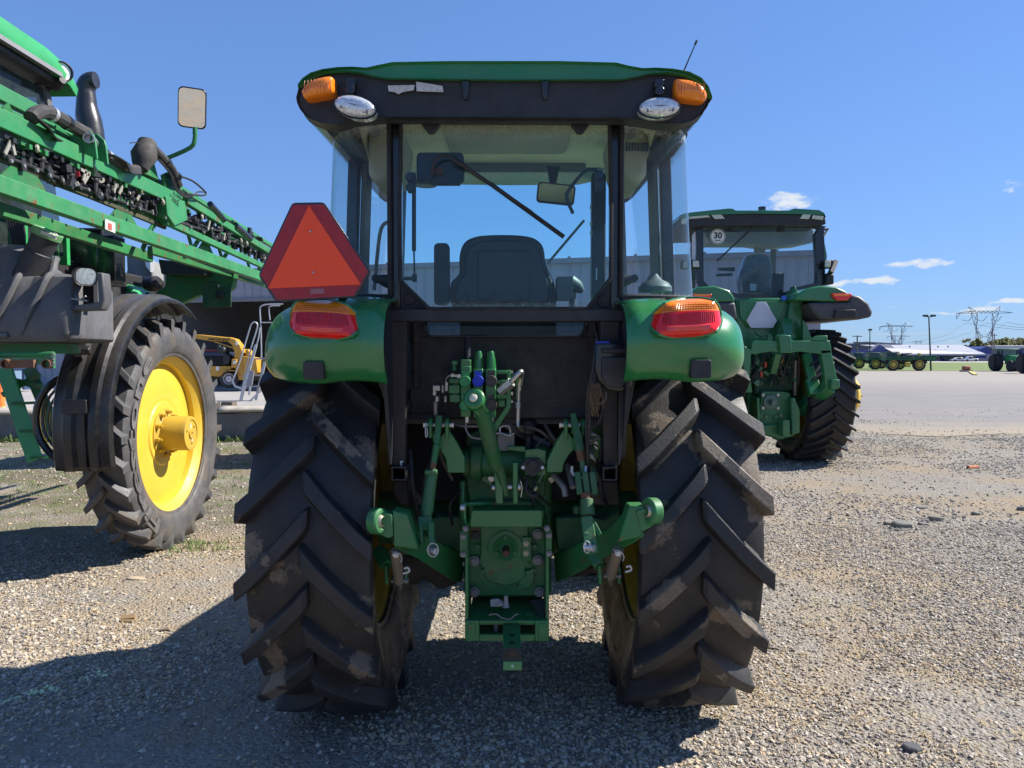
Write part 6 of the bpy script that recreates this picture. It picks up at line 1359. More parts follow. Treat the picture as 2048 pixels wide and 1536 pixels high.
# chords: (upper back), upper front, lower front, lower back
bar((-160, 105), (200, 290), .05, .10, 'top_chord', BOOM, -3.25)
bar((-160, 165), (356, 402), .06, .115, 'top_chord', BOOM, -2.98)
bar((-150, 150), (335, 372), .04, .045, 'top_chord', BOOM, -3.10)
bar((-140, 322), (545, 562), .07, .105, 'bottom_chord', GREENL, -2.95)
bar((-140, 375), (300, 515), .06, .085, 'bottom_chord', GREENO, -3.2)
bar((-120, 268), (330, 455), .03, .035, 'inner_rail', mat('rusty_green', (.05, .06, .03), .8, dust=.5, dustcol=(.13, .05, .025), var=.3), -3.05)
bar((-120, 258), (330, 443), .03, .035, 'inner_rail', GREENO, -3.07)
bar((370, 400), (552, 512), .055, .07, 'outer_chord', GREENL, -2.98); bar((340, 365), (556, 500), .05, .05, 'outer_chord', BOOM, -3.2)
bar((330, 442), (552, 545), .05, .06, 'outer_chord', GREENL, -2.98); bar((440, 465), (560, 520), .03, .03, 'outer_chord', BOOM, -3.02)
bar((300, 500), (560, 578), .05, .07, 'outer_chord', GREENO, -3.15)
# webs of the truss: plates between the chords
def web(p0, p1, w, x=-3.05, m=None): a = B(*p0, x); b_ = B(*p1, x); mb = MB(); mb.beam(a, b_, w, .012, (1, 0, 0)); return mb.build('truss_web', m or GREENO, SP)
for (a, b, c_, d) in ((10, 210, 60, 320), (60, 325, 40, 395), (110, 260, 215, 345), (220, 345, 250, 415), (250, 420, 230, 460), (340, 400, 300, 462), (360, 410, 385, 500), (385, 500, 420, 440), (420, 440, 445, 520), (445, 520, 478, 468), (478, 468, 500, 540), (300, 462, 285, 500), (520, 545, 505, 486)): web((a, b), (c_, d), .07 if a < 200 else .05)
for (a, b, w, h) in ((45, 350, .28, .10), (245, 430, .26, .09), (410, 492, .2, .07)):
    c = B(a, b, -3.05); mb = MB(); mb.prism([c+V((0, -w, -h)), c+V((0, w, -h)), c+V((0, w*.4, h*.4)), c+V((0, w*.25, h*2.2)), c+V((0, -w*.25, h*2.2)), c+V((0, -w*.4, h*.4))], (.012, 0, 0)); mb.build('web_plate', GREENO, SP)
# hinge head and end casting
c = B(160, 290, -2.97); mb = MB(); mb.prism(PP([(118, 292), (160, 256), (172, 256), (186, 268), (190, 280), (194, 318), (150, 300)], c.y), (-.0, .02, 0)); mb.prism([p+V((0, .14, 0)) for p in PP([(118, 292), (160, 256), (172, 256), (186, 268), (190, 280), (194, 318), (150, 300)], c.y)], (0, .02, 0)); mb.build('hinge_plate', BOOM, SP, bevel=.003)
q = P(178, 277, c.y-.02); mb = MB(); mb.lathe(q, V((.3, -1, 0)), [(.036, -.12), (.036, .02), (.027, .02), (.026, -.02), (.001, -.02)], 20); mb.build('hinge_tube', STEEL, SP)
mb = MB(); mb.prism([B(332, 392, -2.93), B(370, 402, -2.93), B(376, 440, -2.93), B(350, 452, -2.93), B(335, 430, -2.93)], (-.2, 0, 0)); mb.build('boom_joint', BOOM, SP, bevel=.006)
mb = MB(); mb.prism([B(325, 350, -3.0), B(345, 340, -3.0), B(374, 402, -3.0), B(335, 395, -3.0)], (-.02, 0, 0)); mb.prism([B(275, 318, -3.02), B(292, 300, -3.02), B(306, 316, -3.02), B(318, 360, -3.02), B(285, 345, -3.02)], (-.03, 0, 0)); mb.build('joint_plate', GREENO, SP, bevel=.003)
q = B(360, 396, -2.925); tm = text_mb('AUTO\nLOCK', .05, .001); place(tm, B(352, 398, -2.925), (0, 1, -.3), (0, .3, 1), (1, 0, 0)).build('small_decal', PRINTK, SP, split=False)
mb = MB(); mb.box(B(220, 452, -2.90), (.006, .14, .075), Matrix.Rotation(R_(-3), 3, 'X')); dc = mb.build('warning_label', PAPER, SP)
mb = MB(); mb.box(B(220, 453, -2.895), (.002, .05, .045)); mb.build('label_print', mat('red_print', (.45, .08, .06), .6), dc)
# hoses along the boom
def bh(pts, r, x=-3.0, m=None, nm='boom_hose'): return MB().tube(smooth([B(a, b, x) for a, b in pts], 5), r, 10).build(nm, m or BLACKP, SP)
SLEEVE = mat('black_sleeve', (.030, .030, .032), .8, dust=.3, bump=.6, bscale=90)
bh([(62, 236), (74, 226), (92, 224), (118, 236), (150, 255), (175, 268)], .045, -2.95, SLEEVE); bh([(198, 300), (225, 320), (262, 338), (285, 336)], .036, -2.95, SLEEVE)
bh([(308, 298), (328, 318), (345, 340), (358, 372)], .035, -2.95, SLEEVE)
mb = MB(); c0 = B(292, 312, -2.93); mb.tube([B(282, 340, -2.93), B(284, 326, -2.93), B(288, 312, -2.93), B(292, 298, -2.93), B(295, 288, -2.93), B(298, 284, -2.93)], [.05, .075, .10, .085, .075, .03], 14)
sl_ = mb.build('cloth_wrap', SLEEVE, SP); 
for v in sl_.data.vertices:
    v.co += v.co.normalized()*(noise.noise(v.co*16)*.045)
bh([(260, 286), (272, 285), (282, 290)], .004, -2.93, BLACKP, 'tie_end')
for k in range(7): bh([(66+k, 234), (86+k*2, 250+k), (104+k, 268+k), (112+k*2, 282)], .007, -2.96+.01*k)
for k in range(6): bh([(210+k*4, 306+k), (236+k*3, 324), (262, 340+k), (282, 338+k*2)], .006, -2.93+.01*k)
for k in range(5): bh([(315+k*3, 318), (338+k*2, 345), (352+k*2, 380), (372+k*3, 396)], .007, -2.95)
bh([(360, 352), (385, 362), (405, 378), (412, 388), (400, 391), (372, 387)], .009, -2.9); bh([(366, 380), (385, 392), (395, 384), (408, 384)], .007, -2.9)
bh([(420, 408), (440, 430), (448, 440)], .03, -2.95, BLACKG); bh([(470, 450), (488, 466), (500, 478)], .035, -2.95, BLACKG)
for (a, b) in ((100, 226), (130, 243), (212, 309), (245, 330), (330, 322), (350, 350)):
    q = B(a, b, -2.95); q2 = B(a+6, b+4, -2.95); MB().tube([q, q2], .049 if a < 200 else .040, 12).build('hose_clamp', BLACKG if a % 4 else ALU, SP)
# spray nozzles, valves and white clips between the chords (repeated along the boom)
def nozzle():
    o = MB(); o.sphere((0, 0, 0), .035, 10, (.9, .9, 1.0)); o.cyl((0, 0, -.02), (0, 0, -.09), .022, .016, 10); o.box((0, 0, .035), (.07, .05, .03)); o.box((.0, .05, .01), (.05, .06, .035)); return o
NOZ = nozzle().mesh('nozzle_body', BLACKP); TURR = MB(); TURR.lathe((0, 0, 0), (0, 1, 0), [(.001, -.02), (.035, -.02), (.04, 0), (.035, .02), (.001, .02)], 8); TURR = TURR.mesh('nozzle_turret', mat('dark_red_plastic', (.30, .012, .02), .4)); 
NB = MB(); NB.lathe((.02, 0, 0), (1, 0, 0), [(.016, 0), (.042, .0), (.045, .02), (.030, .035), (.016, .03)], 12, closed=True); NB.box((.03, 0, .04), (.03, .03, .03)); NB = NB.mesh('nozzle_clamp', mat('cream_plastic', (.32, .31, .25), .5, dust=.3))
def inst(nm, me, loc, par, rot=(0, 0, 0), s=1):
    o = bpy.data.objects.new(nm, me); COL.objects.link(o); o.parent = par; o.location = loc if par.parent else V(loc)-par.location; o.rotation_euler = rot; o.scale = (s, s, s); return o
rnd = random.Random(4)
for i, (a, b) in enumerate(((22, 232+50), (58, 306), (112, 326), (190, 360), (262, 385), (308, 410), (365, 425), (420, 452), (455, 475), (482, 492), (510, 508), (532, 522), (140, 350), (212, 372), (290, 402), (395, 440), (438, 462), (468, 486), (498, 502), (525, 517), (82, 318), (165, 345), (238, 378), (335, 415))):
    q = B(a, b, -3.02+rnd.uniform(-.04, .03)); nb = inst('nozzle_body', NOZ, q, SP, (0, 0, rnd.random()*3), .95)
    inst('nozzle_cap', NB if i % 2 else TURR, V((.03, -.06 if i % 2 else .05, .02)), nb, (0, 0, 0), .62)
mb = MB()
for (a, b, c_, d) in ((10, 308, 22, 282), (24, 285, 30, 310), (166, 362, 172, 340), (180, 345, 168, 366), (228, 385, 232, 368), (246, 370, 238, 388), (274, 400, 282, 385), (88, 300, 120, 300), (150, 330, 178, 350), (416, 460, 420, 442), (448, 480, 450, 466)):
    mb.beam(B(a, b, -2.97), B(c_, d, -2.97), .022, .008, (1, 0, 0))
mb.build('pale_bracket', mat('pale_bracket', (.26, .25, .22), .6, dust=.2), SP)
mb = MB(); mb.cyl(B(88, 350, -3.1), B(150, 372, -3.1), .035, None, 12); mb.cyl(B(200, 388, -3.1), B(232, 402, -3.1), .035, None, 12); mb.cyl(B(272, 415, -3.1), B(300, 430, -3.1), .035, None, 12); mb.build('cylinder_rod', mat('pale_rod', (.42, .38, .32), .5), SP)
mb = MB(); mb.cyl(B(100, 355, -3.14), B(320, 440, -3.14), .045, None, 12); mb.build('hydraulic_cylinder', BLACKG, SP)
mb = MB()
for i in range(170):
    t = rnd.random()**.8; a = 0+540*t; b = 296+(500-296)*t+rnd.uniform(-18, 24); q = B(max(4, a), b, -3.05+rnd.uniform(-.08, .06)); mb.box(q, (rnd.uniform(.02, .05), rnd.uniform(.02, .09), rnd.uniform(.01, .05)), Matrix.Rotation(rnd.random()*3, 3, 'X'))
mb.build('plumbing_clutter', BLACKP, SP, stuff=True)
mb = MB()
for i in range(10):
    t = rnd.random(); a = 0+540*t; b = 300+(500-300)*t+rnd.uniform(-14, 14); q = B(max(4, a), b, -2.96+rnd.uniform(-.05, .04)); mb.box(q, (rnd.uniform(.01, .02), rnd.uniform(.01, .04), rnd.uniform(.008, .025)), Matrix.Rotation(rnd.random()*3, 3, 'X'))
mb.build('fitting_clutter', MATS['pale_bracket'], SP, stuff=True)
# long hoses strapped inside the truss, thin braces and small brackets
for k in range(9):
    dz = -14+k*4.2; bh([(4, 296+dz), (70, 318+dz+rnd.uniform(-4, 4)), (150, 352+dz+rnd.uniform(-4, 4)), (240, 388+dz+rnd.uniform(-4, 4)), (330, 424+dz*.8), (430, 462+dz*.6+rnd.uniform(-3, 3)), (535, 506+dz*.4)], .009+.003*(k % 3), -3.08+.02*(k % 4), BLACKP if k % 4 else MATS['dusty_cable'])
for i in range(26):
    t = i/26; a = 6+530*t; b = 268+(486-268)*t; s_ = (18-10*t)*(1 if i % 2 else -1)
    MB().beam(B(a, b-(12-6*t), -3.12), B(min(548, a+abs(s_)*1.1), b+(62-34*t), -3.12), .022, .014, (1, 0, 0)).build('truss_brace', GREENO, SP)
for i in range(16):
    t = i/16; a = 12+520*t; b = 262+(478-262)*t; c = B(a, b, -2.99); mb = MB(); mb.box(c, (.03, .07, .10)); mb.box(c+V((.02, .02, -.05)), (.04, .03, .03)); mb.build('boom_bracket', GREENO if i % 3 else BLACKM, SP)
for i in range(20):
    t = i/20; a = 20+515*t; b = 322+(512-322)*t; q = B(a, b, -2.95); bolt_ = MB(); bolt_.hexn(q, q+V((.015, 0, 0)), .012); bolt_.build('boom_bolt', STEELG, SP)
# boom rest bracket, lamp, hanging plate
mb = MB(); mb.prism(PP([(318, 520), (470, 545), (465, 575), (455, 582), (395, 592), (345, 615), (290, 616), (292, 600), (330, 572), (330, 545)], 8.6), (0, .12, 0)); mb.build('boom_rest', GREENO, SP, bevel=.01)
mb = MB(); mb.prism(PP([(316, 518), (410, 530), (408, 550), (322, 548)], 8.4), (0, .3, 0)); mb.build('rest_pad', mat('dark_pad', (.02, .03, .025), .7), SP, bevel=.01)
mb = MB(); mb.prism(PP([(405, 570), (462, 572), (462, 614), (405, 615)], 8.5), (0, .015, 0)); hp = mb.build('hanging_plate', mat('dark_green_plate', (.010, .085, .03), .45, dust=.3), SP, bevel=.003)
mb = MB(); q = P(441, 590, 8.48); mb.lathe(q, (0, -1, 0), [(.045, 0), (.045, .02), (.03, .03), (.001, .03)], 16); mb.tube(smooth([P(412, 566, 8.48), P(430, 564, 8.48), P(437, 574, 8.48), P(432, 588, 8.48), P(440, 591, 8.46)], 4), .006, 6); mb.build('plate_sensor', BLACKP, hp)
c = P(304, 568, 8.2); mb = MB(); mb.tube([c+V((-.09, .02, 0)), c+V((-.05, 0, 0)), c+V((.06, -.03, 0)), c+V((.10, -.04, 0))], [.04, .075, .085, .06], 16); mb.tube([c+V((-.05, 0, -.09)), c+V((-.05, 0, -.16)), c+V((0, 0, -.17))], .02, 8); mb.build('marker_lamp', BLACKP, SP)
MB().bb(P(128, 455, 7.3), P(250, 575, 7.7)).build('engine_panel', BLACKG, SP, bevel=.02)
MB().prism(PP([(252, 505), (296, 520), (306, 545), (308, 606), (256, 612)], 9.4), (0, .3, 0)).build('grey_side_panel', mat('weathered_grey_panel', (.24, .24, .23), .7, dust=.4, streak=.5, var=.15, dustcol=(.14, .13, .12)), SP, bevel=.02)
MB().prism(PP([(288, 515), (302, 520), (300, 545), (292, 535)], 9.3), (0, .1, 0)).build('side_lamp', LENSC, SP, bevel=.01)
# ---- ladder on the far side
MB().beam(P(8, 735, 8.6), P(70, 920, 8.5), .17, .035, (0, 1, 0)).build('ladder_rail', MATS['vivid_green'], SP)
MB().beam(P(58, 735, 8.9), P(118, 880, 8.8), .14, .035, (0, 1, 0)).build('ladder_rail', GREENO, SP)
for (a, b, c_, d) in ((24, 807, 80, 805), (41, 862, 100, 860), (62, 915, 112, 912)): MB().beam(P(a, b, 8.5), P(c_, d, 8.6), .14, .025).build('ladder_step', GREENO, SP)
MB().beam(P(5, 755, 8.7), P(85, 775, 8.7), .03, .06).build('ladder_brace', GREENO, SP); MB().beam(P(5, 790, 8.7), P(80, 748, 8.75), .03, .06).build('ladder_brace', GREENO, SP)
# far wheels
for (x, y) in ((-6.1, 12.4), (-3.1, 12.4)):
    c = V((x, y, .985)); r_ = rim_mb(c, .672, .36, .02 if x > -5 else -.02, 1).build('wheel', YELLOW, SP); tyre_mb(c, 1.0, .37, .672, .05, 26, .20, .062, flip=-1).build('tyre', RUBBERG, r_)
for r in (88, 74, 64, 55): MB().tube([P(160-r*math.cos(R_(-62+11*i)), 838-r*1.05*math.sin(R_(-62+11*i)), 7.8) for i in range(13)], .038 if r == 88 else .014, 8).build('guard_ring', BLACKG, SP)
MB().bb((-3.9, 6.55, .95), (-3.42, 6.85, 1.15)).build('front_axle', BLACKM, SP, bevel=.02)
MB().bb((-3.42, 6.6, .9), (-3.30, 6.82, 1.9)).build('wheel_leg', GREENO, SP, bevel=.02)
MB().bb((-5.3, 5.6, 1.72), (-4.1, 9.0, 1.84)).build('chassis', GREENO, SP)
# ================================================================== the larger tractor parked to the right
T2 = root('tractor', (3.9, 12.3, 0), 'large green tractor standing beyond on the right with white 30 sign in its rear window', 'tractor')
AX = 3.9
NEWG = mat('new_green_paint', (.018, .155, .050), .3, coat=.4, dust=.08, var=.06)
NEWB = mat('grey_black_fender', (.050, .050, .055), .5, var=.1, dust=.15, bump=.15, bscale=120)
for s in (-1, 1):
    c = V((AX+s*.87, 12.3, 1.035)); r_ = rim_mb(c, .70, .60, s*.08, s).build('rear_wheel', mat('dim_yellow_rim', (.42, .26, .04), .5, dust=.25), T2)
    ty_ = tyre_mb(c, 1.05, .70, .70, .055, 29, .27, .046).build('tyre', RUBBER2, r_); wear(ty_, c, 1.05, .055)
    if s > 0:
        mb = MB(); mb.lathe(c+V((.30, 0, 0)), (1, 0, 0), [(.14, -.2), (.14, .20), (.30, .22), (.33, .25), (.33, .34), (.27, .40), (.10, .42), (.001, .42)], 32); h = mb.build('wheel_weight', YELLOW, r_)
        for k in range(8): a = R_(45*k); q = c+V((.71, .22*math.cos(a), .22*math.sin(a))); mb = MB(); mb.hexn(q, q+V((.03, 0, 0)), .02); mb.build('wheel_nut', YELLOW, r_)
for s in (-1, 1):
    c = V((AX+s*.85, 15.6, .78)); r_ = rim_mb(c, .48, .5, .02, 1).build('front_wheel', MATS['dim_yellow_rim'], T2); tyre_mb(c, .79, .52, .48, .05, 20, .3, .05, flip=-1).build('tyre', RUBBER2, r_)
MB().bb((AX-.24, 11.95, .55), (AX+.24, 13.4, 1.45)).bb((AX-.25, 13.4, .6), (AX+.25, 16.0, 1.3)).build('transmission_case', NEWG, T2, bevel=.03)
MB().cyl((AX-.7, 12.3, 1.03), (AX+.7, 12.3, 1.03), .14, None, 16).build('rear_axle', NEWG, T2)
G = []
for (y, w, zt) in ((13.7, .48, 2.35), (14.5, .46, 2.3), (16.2, .42, 2.15), (16.8, .36, 1.9)): G.append([V((AX+a*w, y, b)) for a, b in ((-1, 1.2), (-1, zt-.15), (-.8, zt), (.8, zt), (1, zt-.15), (1, 1.2))])
MB().rings(G).build('hood', NEWG, T2)
# fenders: green inner shells, black extensions
def f2(pts, Y, dy, nm, m, bev=.03): return MB().prism(PP(pts, Y), (0, dy, 0)).build(nm, m, T2, bevel=bev, seg=3)
f2([(1590, 600), (1592, 590), (1612, 577), (1640, 571), (1672, 573), (1692, 582), (1704, 594), (1708, 603), (1670, 604), (1620, 602)], 11.45, 1.6, 'fender', NEWG)
f2([(1618, 605), (1700, 604), (1700, 588), (1720, 592), (1738, 606), (1746, 624), (1744, 634), (1720, 639), (1660, 640), (1640, 640), (1624, 622)], 11.42, 1.7, 'fender_extension', NEWB, .04)
f2([(1672, 619), (1712, 619), (1714, 636), (1668, 636)], 11.38, .06, 'fender_pocket', BLACKP, .01)
f2([(1376, 600), (1378, 585), (1395, 574), (1430, 571), (1458, 580), (1468, 592), (1471, 604), (1440, 604)], 11.45, 1.6, 'fender', NEWG)
f2([(1430, 604), (1471, 604), (1476, 640), (1440, 640), (1380, 640), (1360, 620), (1380, 604)], 11.44, 1.6, 'fender_extension', NEWB, .04)
for nm, pts in (('r', [(1664, 587), (1703, 587), (1704, 592), (1694, 601), (1674, 601), (1666, 593)]), ('l', [(1384, 588), (1424, 588), (1420, 598), (1408, 602), (1394, 602), (1385, 594)])):
    o = MB().prism(PP(pts, 11.40), (0, .06, 0)).build('tail_lamp', REDL, T2, bevel=.01)
    a = PP([(pts[0][0]+3, 588), (pts[1][0]-3, 588), (pts[1][0]-5, 592), (pts[0][0]+5, 592)], 11.385); MB().prism(a, (0, .02, 0)).build('lamp_bar', AMBER, o)
# rear body and plate
f2([(1471, 596), (1590, 596), (1600, 622), (1600, 720), (1476, 720)], 11.9, .3, 'rear_body', NEWG)
f2([(1478, 602), (1572, 602), (1562, 634), (1545, 656), (1495, 656), (1480, 630)], 11.86, .04, 'rear_cover', mat('cover_green', (.022, .18, .06), .35, coat=.3), .005)
f2([(1590, 570), (1606, 600), (1604, 680), (1580, 690), (1575, 640), (1582, 600)], 11.8, .2, 'fender_post', NEWG, .02)
pl = f2([(1514, 604), (1532, 604), (1554, 641), (1546, 656), (1502, 656), (1493, 641)], 11.78, .02, 'sign_back', mat('pale_lavender_plate', (.58, .58, .66), .5), .004)
MB().cyl(P(1568, 596, 11.85), P(1568, 596, 11.8), .042, None, 18).build('blue_cap', mat('bright_blue', (.02, .14, .6), .4), T2)
# cab
YB = 12.15
fr_pts = [(1398, 450), (1632, 450), (1642, 470), (1646, 560), (1638, 574), (1600, 582), (1562, 594), (1470, 594), (1440, 582), (1398, 570), (1393, 470)]
in_pts = [(1406, 456), (1624, 456), (1630, 470), (1634, 556), (1626, 566), (1594, 574), (1556, 587), (1474, 587), (1446, 576), (1408, 562), (1404, 470)]
fo = smooth(PP(fr_pts, YB)+[PP(fr_pts, YB)[0]], 3)[:-1]; fi = smooth(PP(in_pts, YB)+[PP(in_pts, YB)[0]], 3)[:-1]
MB().rings([fo, fi, [p+V((0, .12, 0)) for p in fi], [p+V((0, .12, 0)) for p in fo]], closed=True).build('window_frame', BLACKG, T2)
G2 = glass_mat('grey_cab_glass', (.78, .87, .90), .035, (.40, .44, .46), 0)
rw2 = MB().prism([p+V((0, .03, 0)) for p in fi], (0, .006, 0)).build('rear_window', G2, T2)
for (pts, nm) in (([(1376, 470), (1394, 462), (1396, 560), (1378, 560)], 'l'),): MB().prism(PP(pts, 12.4), (0, .02, 0)).build('side_glass', G2, T2)
MB().beam(P(1399, 455, 12.25), P(1400, 566, 12.2), .10, .10, (0, 1, 0)).build('cab_pillar', BLACKG, T2, bevel=.01); MB().beam(P(1641, 455, 12.25), P(1644, 572, 12.2), .08, .10, (0, 1, 0)).build('cab_pillar', BLACKG, T2, bevel=.01)
for s in (-1, 1): MB().beam((AX+s*.72, 13.7, 2.3), (AX+s*.70, 13.6, 3.65), .09, .07).build('front_pillar', mat('pale_pillar', (.20, .21, .21), .5), T2)
MB().prism([V((AX-.85, 13.6, 2.2)), V((AX+.85, 13.6, 2.2)), V((AX+.80, 13.65, 2.42)), V((AX-.80, 13.65, 2.42))], (0, .1, 0)).build('cab_front', DARKIN, T2)
MB().prism(PP([(1404, 458), (1630, 458), (1626, 486), (1560, 492), (1520, 486), (1420, 486)], 12.6), (0, .9, .05)).build('headliner', mat('grey_headliner', (.42, .44, .44), .7), T2, bevel=.02)
roofc = [(1357, 446), (1358, 434), (1366, 428), (1388, 424), (1455, 418), (1464, 418), (1472, 422), (1578, 422), (1588, 417), (1638, 420), (1648, 425), (1652, 434), (1652, 446), (1644, 430), (1500, 428), (1380, 432), (1364, 436)]
MB().prism(PP([(1357, 440), (1359, 431), (1368, 427), (1388, 424), (1455, 417), (1464, 417), (1472, 421), (1578, 421), (1588, 417), (1638, 420), (1648, 425), (1652, 434), (1650, 430), (1590, 428), (1500, 427), (1390, 431), (1364, 436)], 11.95), (0, 1.9, .02)).build('roof_cap', NEWG, T2, bevel=.01)
rf = MB().prism(PP([(1359, 437), (1390, 431), (1500, 427), (1590, 428), (1650, 430), (1652, 448), (1640, 450), (1400, 452), (1374, 456), (1361, 452)], 11.98), (0, 1.8, .0)).build('roof_fascia', BLACKP, T2, bevel=.01)
MB().cyl(P(1524, 421, 12.4), P(1524, 414, 12.4), .06, None, 16).build('beacon', BLACKG, T2)
for pts in ([(1421, 428), (1441, 427), (1450, 437), (1430, 438)], [(1363, 438), (1376, 434), (1372, 448), (1363, 448)], [(1378, 433), (1416, 430), (1421, 434), (1378, 438)], [(1606, 428), (1622, 429), (1618, 438), (1600, 437)], [(1626, 430), (1648, 432), (1646, 440), (1624, 437)]):
    MB().prism(PP(pts, 11.955), (0, .03, 0)).build('roof_lamp', mat('cream_lamp', (.55, .55, .42), .25, coat=.5, var=.2, vscale=30), T2, bevel=.004)
for a in (1466, 1565): MB().prism(PP([(a-6, 446), (a+6, 446), (a+5, 462), (a-5, 462)], 12.1), (0, .03, 0)).build('window_hinge', BLACKP, T2, bevel=.004)
# 30 sign
q = P(1435.5, 473, YB+.01); sg = MB().cyl(q, q-V((0, .004, 0)), .122, None, 40).build('speed_sign', WHITEP, T2)
mb = MB(); n = 40
ro = [q+V((.115*math.cos(2*math.pi*i/n), -.0055, .115*math.sin(2*math.pi*i/n))) for i in range(n)]; ri = [q+V((.106*math.cos(2*math.pi*i/n), -.0055, .106*math.sin(2*math.pi*i/n))) for i in range(n)]
mb.add(ro+ri, [(i, (i+1) % n, n+(i+1) % n, n+i) for i in range(n)]); mb.build('sign_ring', PRINTK, sg, split=False)
place(text_mb('30', .135, .0006, .004), q+V((0, -.006, .012)), (1, 0, 0), (0, 0, 1), (0, -1, 0)).build('sign_digits', PRINTK, sg, split=False)
place(text_mb('miles/h', .034, .0004, .001), q+V((0, -.006, -.062)), (1, 0, 0), (0, 0, 1), (0, -1, 0)).build('sign_print', PRINTK, sg, split=False)
MB().beam(P(1517, 444, YB-.02), P(1434, 522, YB-.01), .022, .02, (0, 1, 0)).build('wiper', BLACKP, T2)
# seat in clear plastic, console, inside mirror, front wiper
a = smooth(PP([(1482, 588), (1478, 560), (1486, 530), (1492, 515), (1505, 509), (1530, 509), (1541, 520), (1543, 550), (1540, 588)], 12.9), 3)
cen = sum(a, V((0, 0, 0)))/len(a); MB().rings([[cen+(p-cen)*k+V((0, d, 0)) for p in a] for k, d in ((.9, -.06), (1, 0), (1, .15), (.9, .22))]).build('seat', mat('plastic_wrapped_seat', (.10, .115, .13), .3, coat=.6, var=.5, vscale=12), T2, ang=60)
MB().prism(PP([(1500, 567), (1513, 568), (1512, 582), (1500, 581)], 12.8), (0, .01, 0)).build('paper_tag', WHITEP, T2)
MB().prism(PP([(1437, 536), (1470, 534), (1470, 542), (1440, 540)], 13.0), (0, .1, 0)).prism(PP([(1434, 548), (1465, 546), (1465, 551), (1436, 552)], 13.0), (0, .1, 0)).build('control_arm', BLACKP, T2)
MB().prism(PP([(1548, 545), (1570, 545), (1568, 588), (1546, 588)], 13.0), (0, .3, 0)).build('console', DARKIN, T2, bevel=.03)
MB().prism(PP([(1508, 486), (1531, 486), (1531, 506), (1508, 506)], 13.2), (0, .02, 0)).build('inside_mirror', mat('pale_mirror', (.45, .47, .38), .3), T2, bevel=.01)
MB().beam(P(1566, 488, 13.6), P(1600, 474, 13.6), .02, .02, (0, 1, 0)).build('front_wiper', BLACKP, T2)
# side lamps, mirrors and brackets
for (pts, y) in (([(1386, 521), (1398, 521), (1399, 534), (1386, 534)], 12.0), ([(1367, 523), (1376, 521), (1376, 536), (1367, 536)], 12.2), ([(1650, 521), (1662, 521), (1661, 535), (1650, 534)], 12.0)):
    o = MB().prism(PP(pts, y), (0, .02, 0)).build('side_lamp', MATS['cream_lamp'], T2, bevel=.01)
    c = sum(PP(pts, y), V((0, 0, 0)))/4; MB().box(c+V((.04 if pts[0][0] > 1500 else 0, .08, 0)), (.13, .10, .13)).build('lamp_body', BLACKP, o, bevel=.01)
mb = MB(); mb.beam(P(1640, 553, 12.3), P(1664, 545, 12.0), .03, .03, (0, 1, 0)); mb.beam(P(1661, 546, 12.0), P(1671, 523, 12.1), .06, .08, (0, 1, 0)); mb.build('lamp_arm', BLACKP, T2)
MB().tube([P(1632, 458, 12.3), P(1656, 459, 12.2), P(1648, 470, 12.2), P(1634, 474, 12.3)], .025, 6).build('grab_bar', mat('bar_grey', (.20, .19, .18), .4), T2)
MB().prism(PP([(1640, 476), (1648, 480), (1654, 512), (1650, 540), (1642, 540)], 12.9), (0, .3, 0)).build('door_edge', NEWG, T2); MB().box(P(1653, 560, 12.2), (.12, .3, .16)).build('mudflap_box', BLACKP, T2, bevel=.02)
MB().prism(PP([(1384, 470), (1391, 462), (1391, 520), (1384, 522)], 12.1), (0, .01, 0)).build('side_sticker', mat('white_sticker', (.5, .5, .52), .5, var=.4, vscale=40), T2)
# ---- rear linkage
def g2(pts, Y, dy, nm='linkage_plate', m=None, bev=.01): return MB().prism(PP(pts, Y), (0, dy, 0)).build(nm, m or NEWG, T2, bevel=bev)
g2([(1506, 682), (1660, 681), (1664, 706), (1642, 708), (1600, 703), (1575, 706), (1540, 703), (1512, 708), (1500, 708)], 11.1, .12, 'quick_hitch_beam')
g2([(1641, 700), (1662, 700), (1676, 764), (1680, 776), (1668, 779), (1652, 776), (1648, 740)], 11.1, .12, 'quick_hitch_leg')
g2([(1486, 690), (1503, 700), (1500, 750), (1505, 785), (1490, 785)], 11.1, .12, 'quick_hitch_leg')
g2([(1664, 759), (1679, 759), (1680, 774), (1674, 779), (1662, 778)], 11.02, .14, 'hitch_hook')
g2([(1558, 671), (1566, 669), (1582, 671), (1585, 706), (1562, 706)], 11.02, .16, 'centre_hook')
g2([(1621, 681), (1636, 671), (1655, 671), (1656, 681)], 11.1, .1, 'beam_top')
MB().beam(P(1612, 708, 11.5), P(1626, 775, 11.35), .12, .10, (0, 1, 0)).beam(P(1622, 760, 11.4), P(1630, 790, 11.3), .18, .12, (0, 1, 0)).build('lift_link', NEWG, T2, bevel=.01)
MB().beam(P(1545, 745, 11.6), P(1556, 705, 11.4), .10, .10, (0, 1, 0)).beam(P(1576, 560+140, 11.4), P(1572, 640, 11.7), .14, .1, (0, 1, 0)).build('top_link', NEWG, T2, bevel=.01)
MB().beam(P(1600, 820, 11.8), P(1662, 770, 11.15), .16, .20, (0, 1, 0)).build('lower_link', NEWG, T2, bevel=.01)
MB().prism(PP([(1606, 640), (1614, 650), (1628, 690), (1618, 700), (1606, 690)], 11.6), (0, .1, 0)).build('lift_cylinder', NEWG, T2)
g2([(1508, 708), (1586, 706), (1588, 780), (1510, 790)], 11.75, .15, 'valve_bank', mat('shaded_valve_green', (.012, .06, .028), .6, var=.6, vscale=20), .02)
rnd = random.Random(6); mb = MB()
for i in range(50): q = P(1510+rnd.random()*80, 662+rnd.random()*105, 11.66); mb.box(q, (rnd.uniform(.03, .10), .06, rnd.uniform(.02, .08)), Matrix.Rotation(rnd.random(), 3, 'Y'))
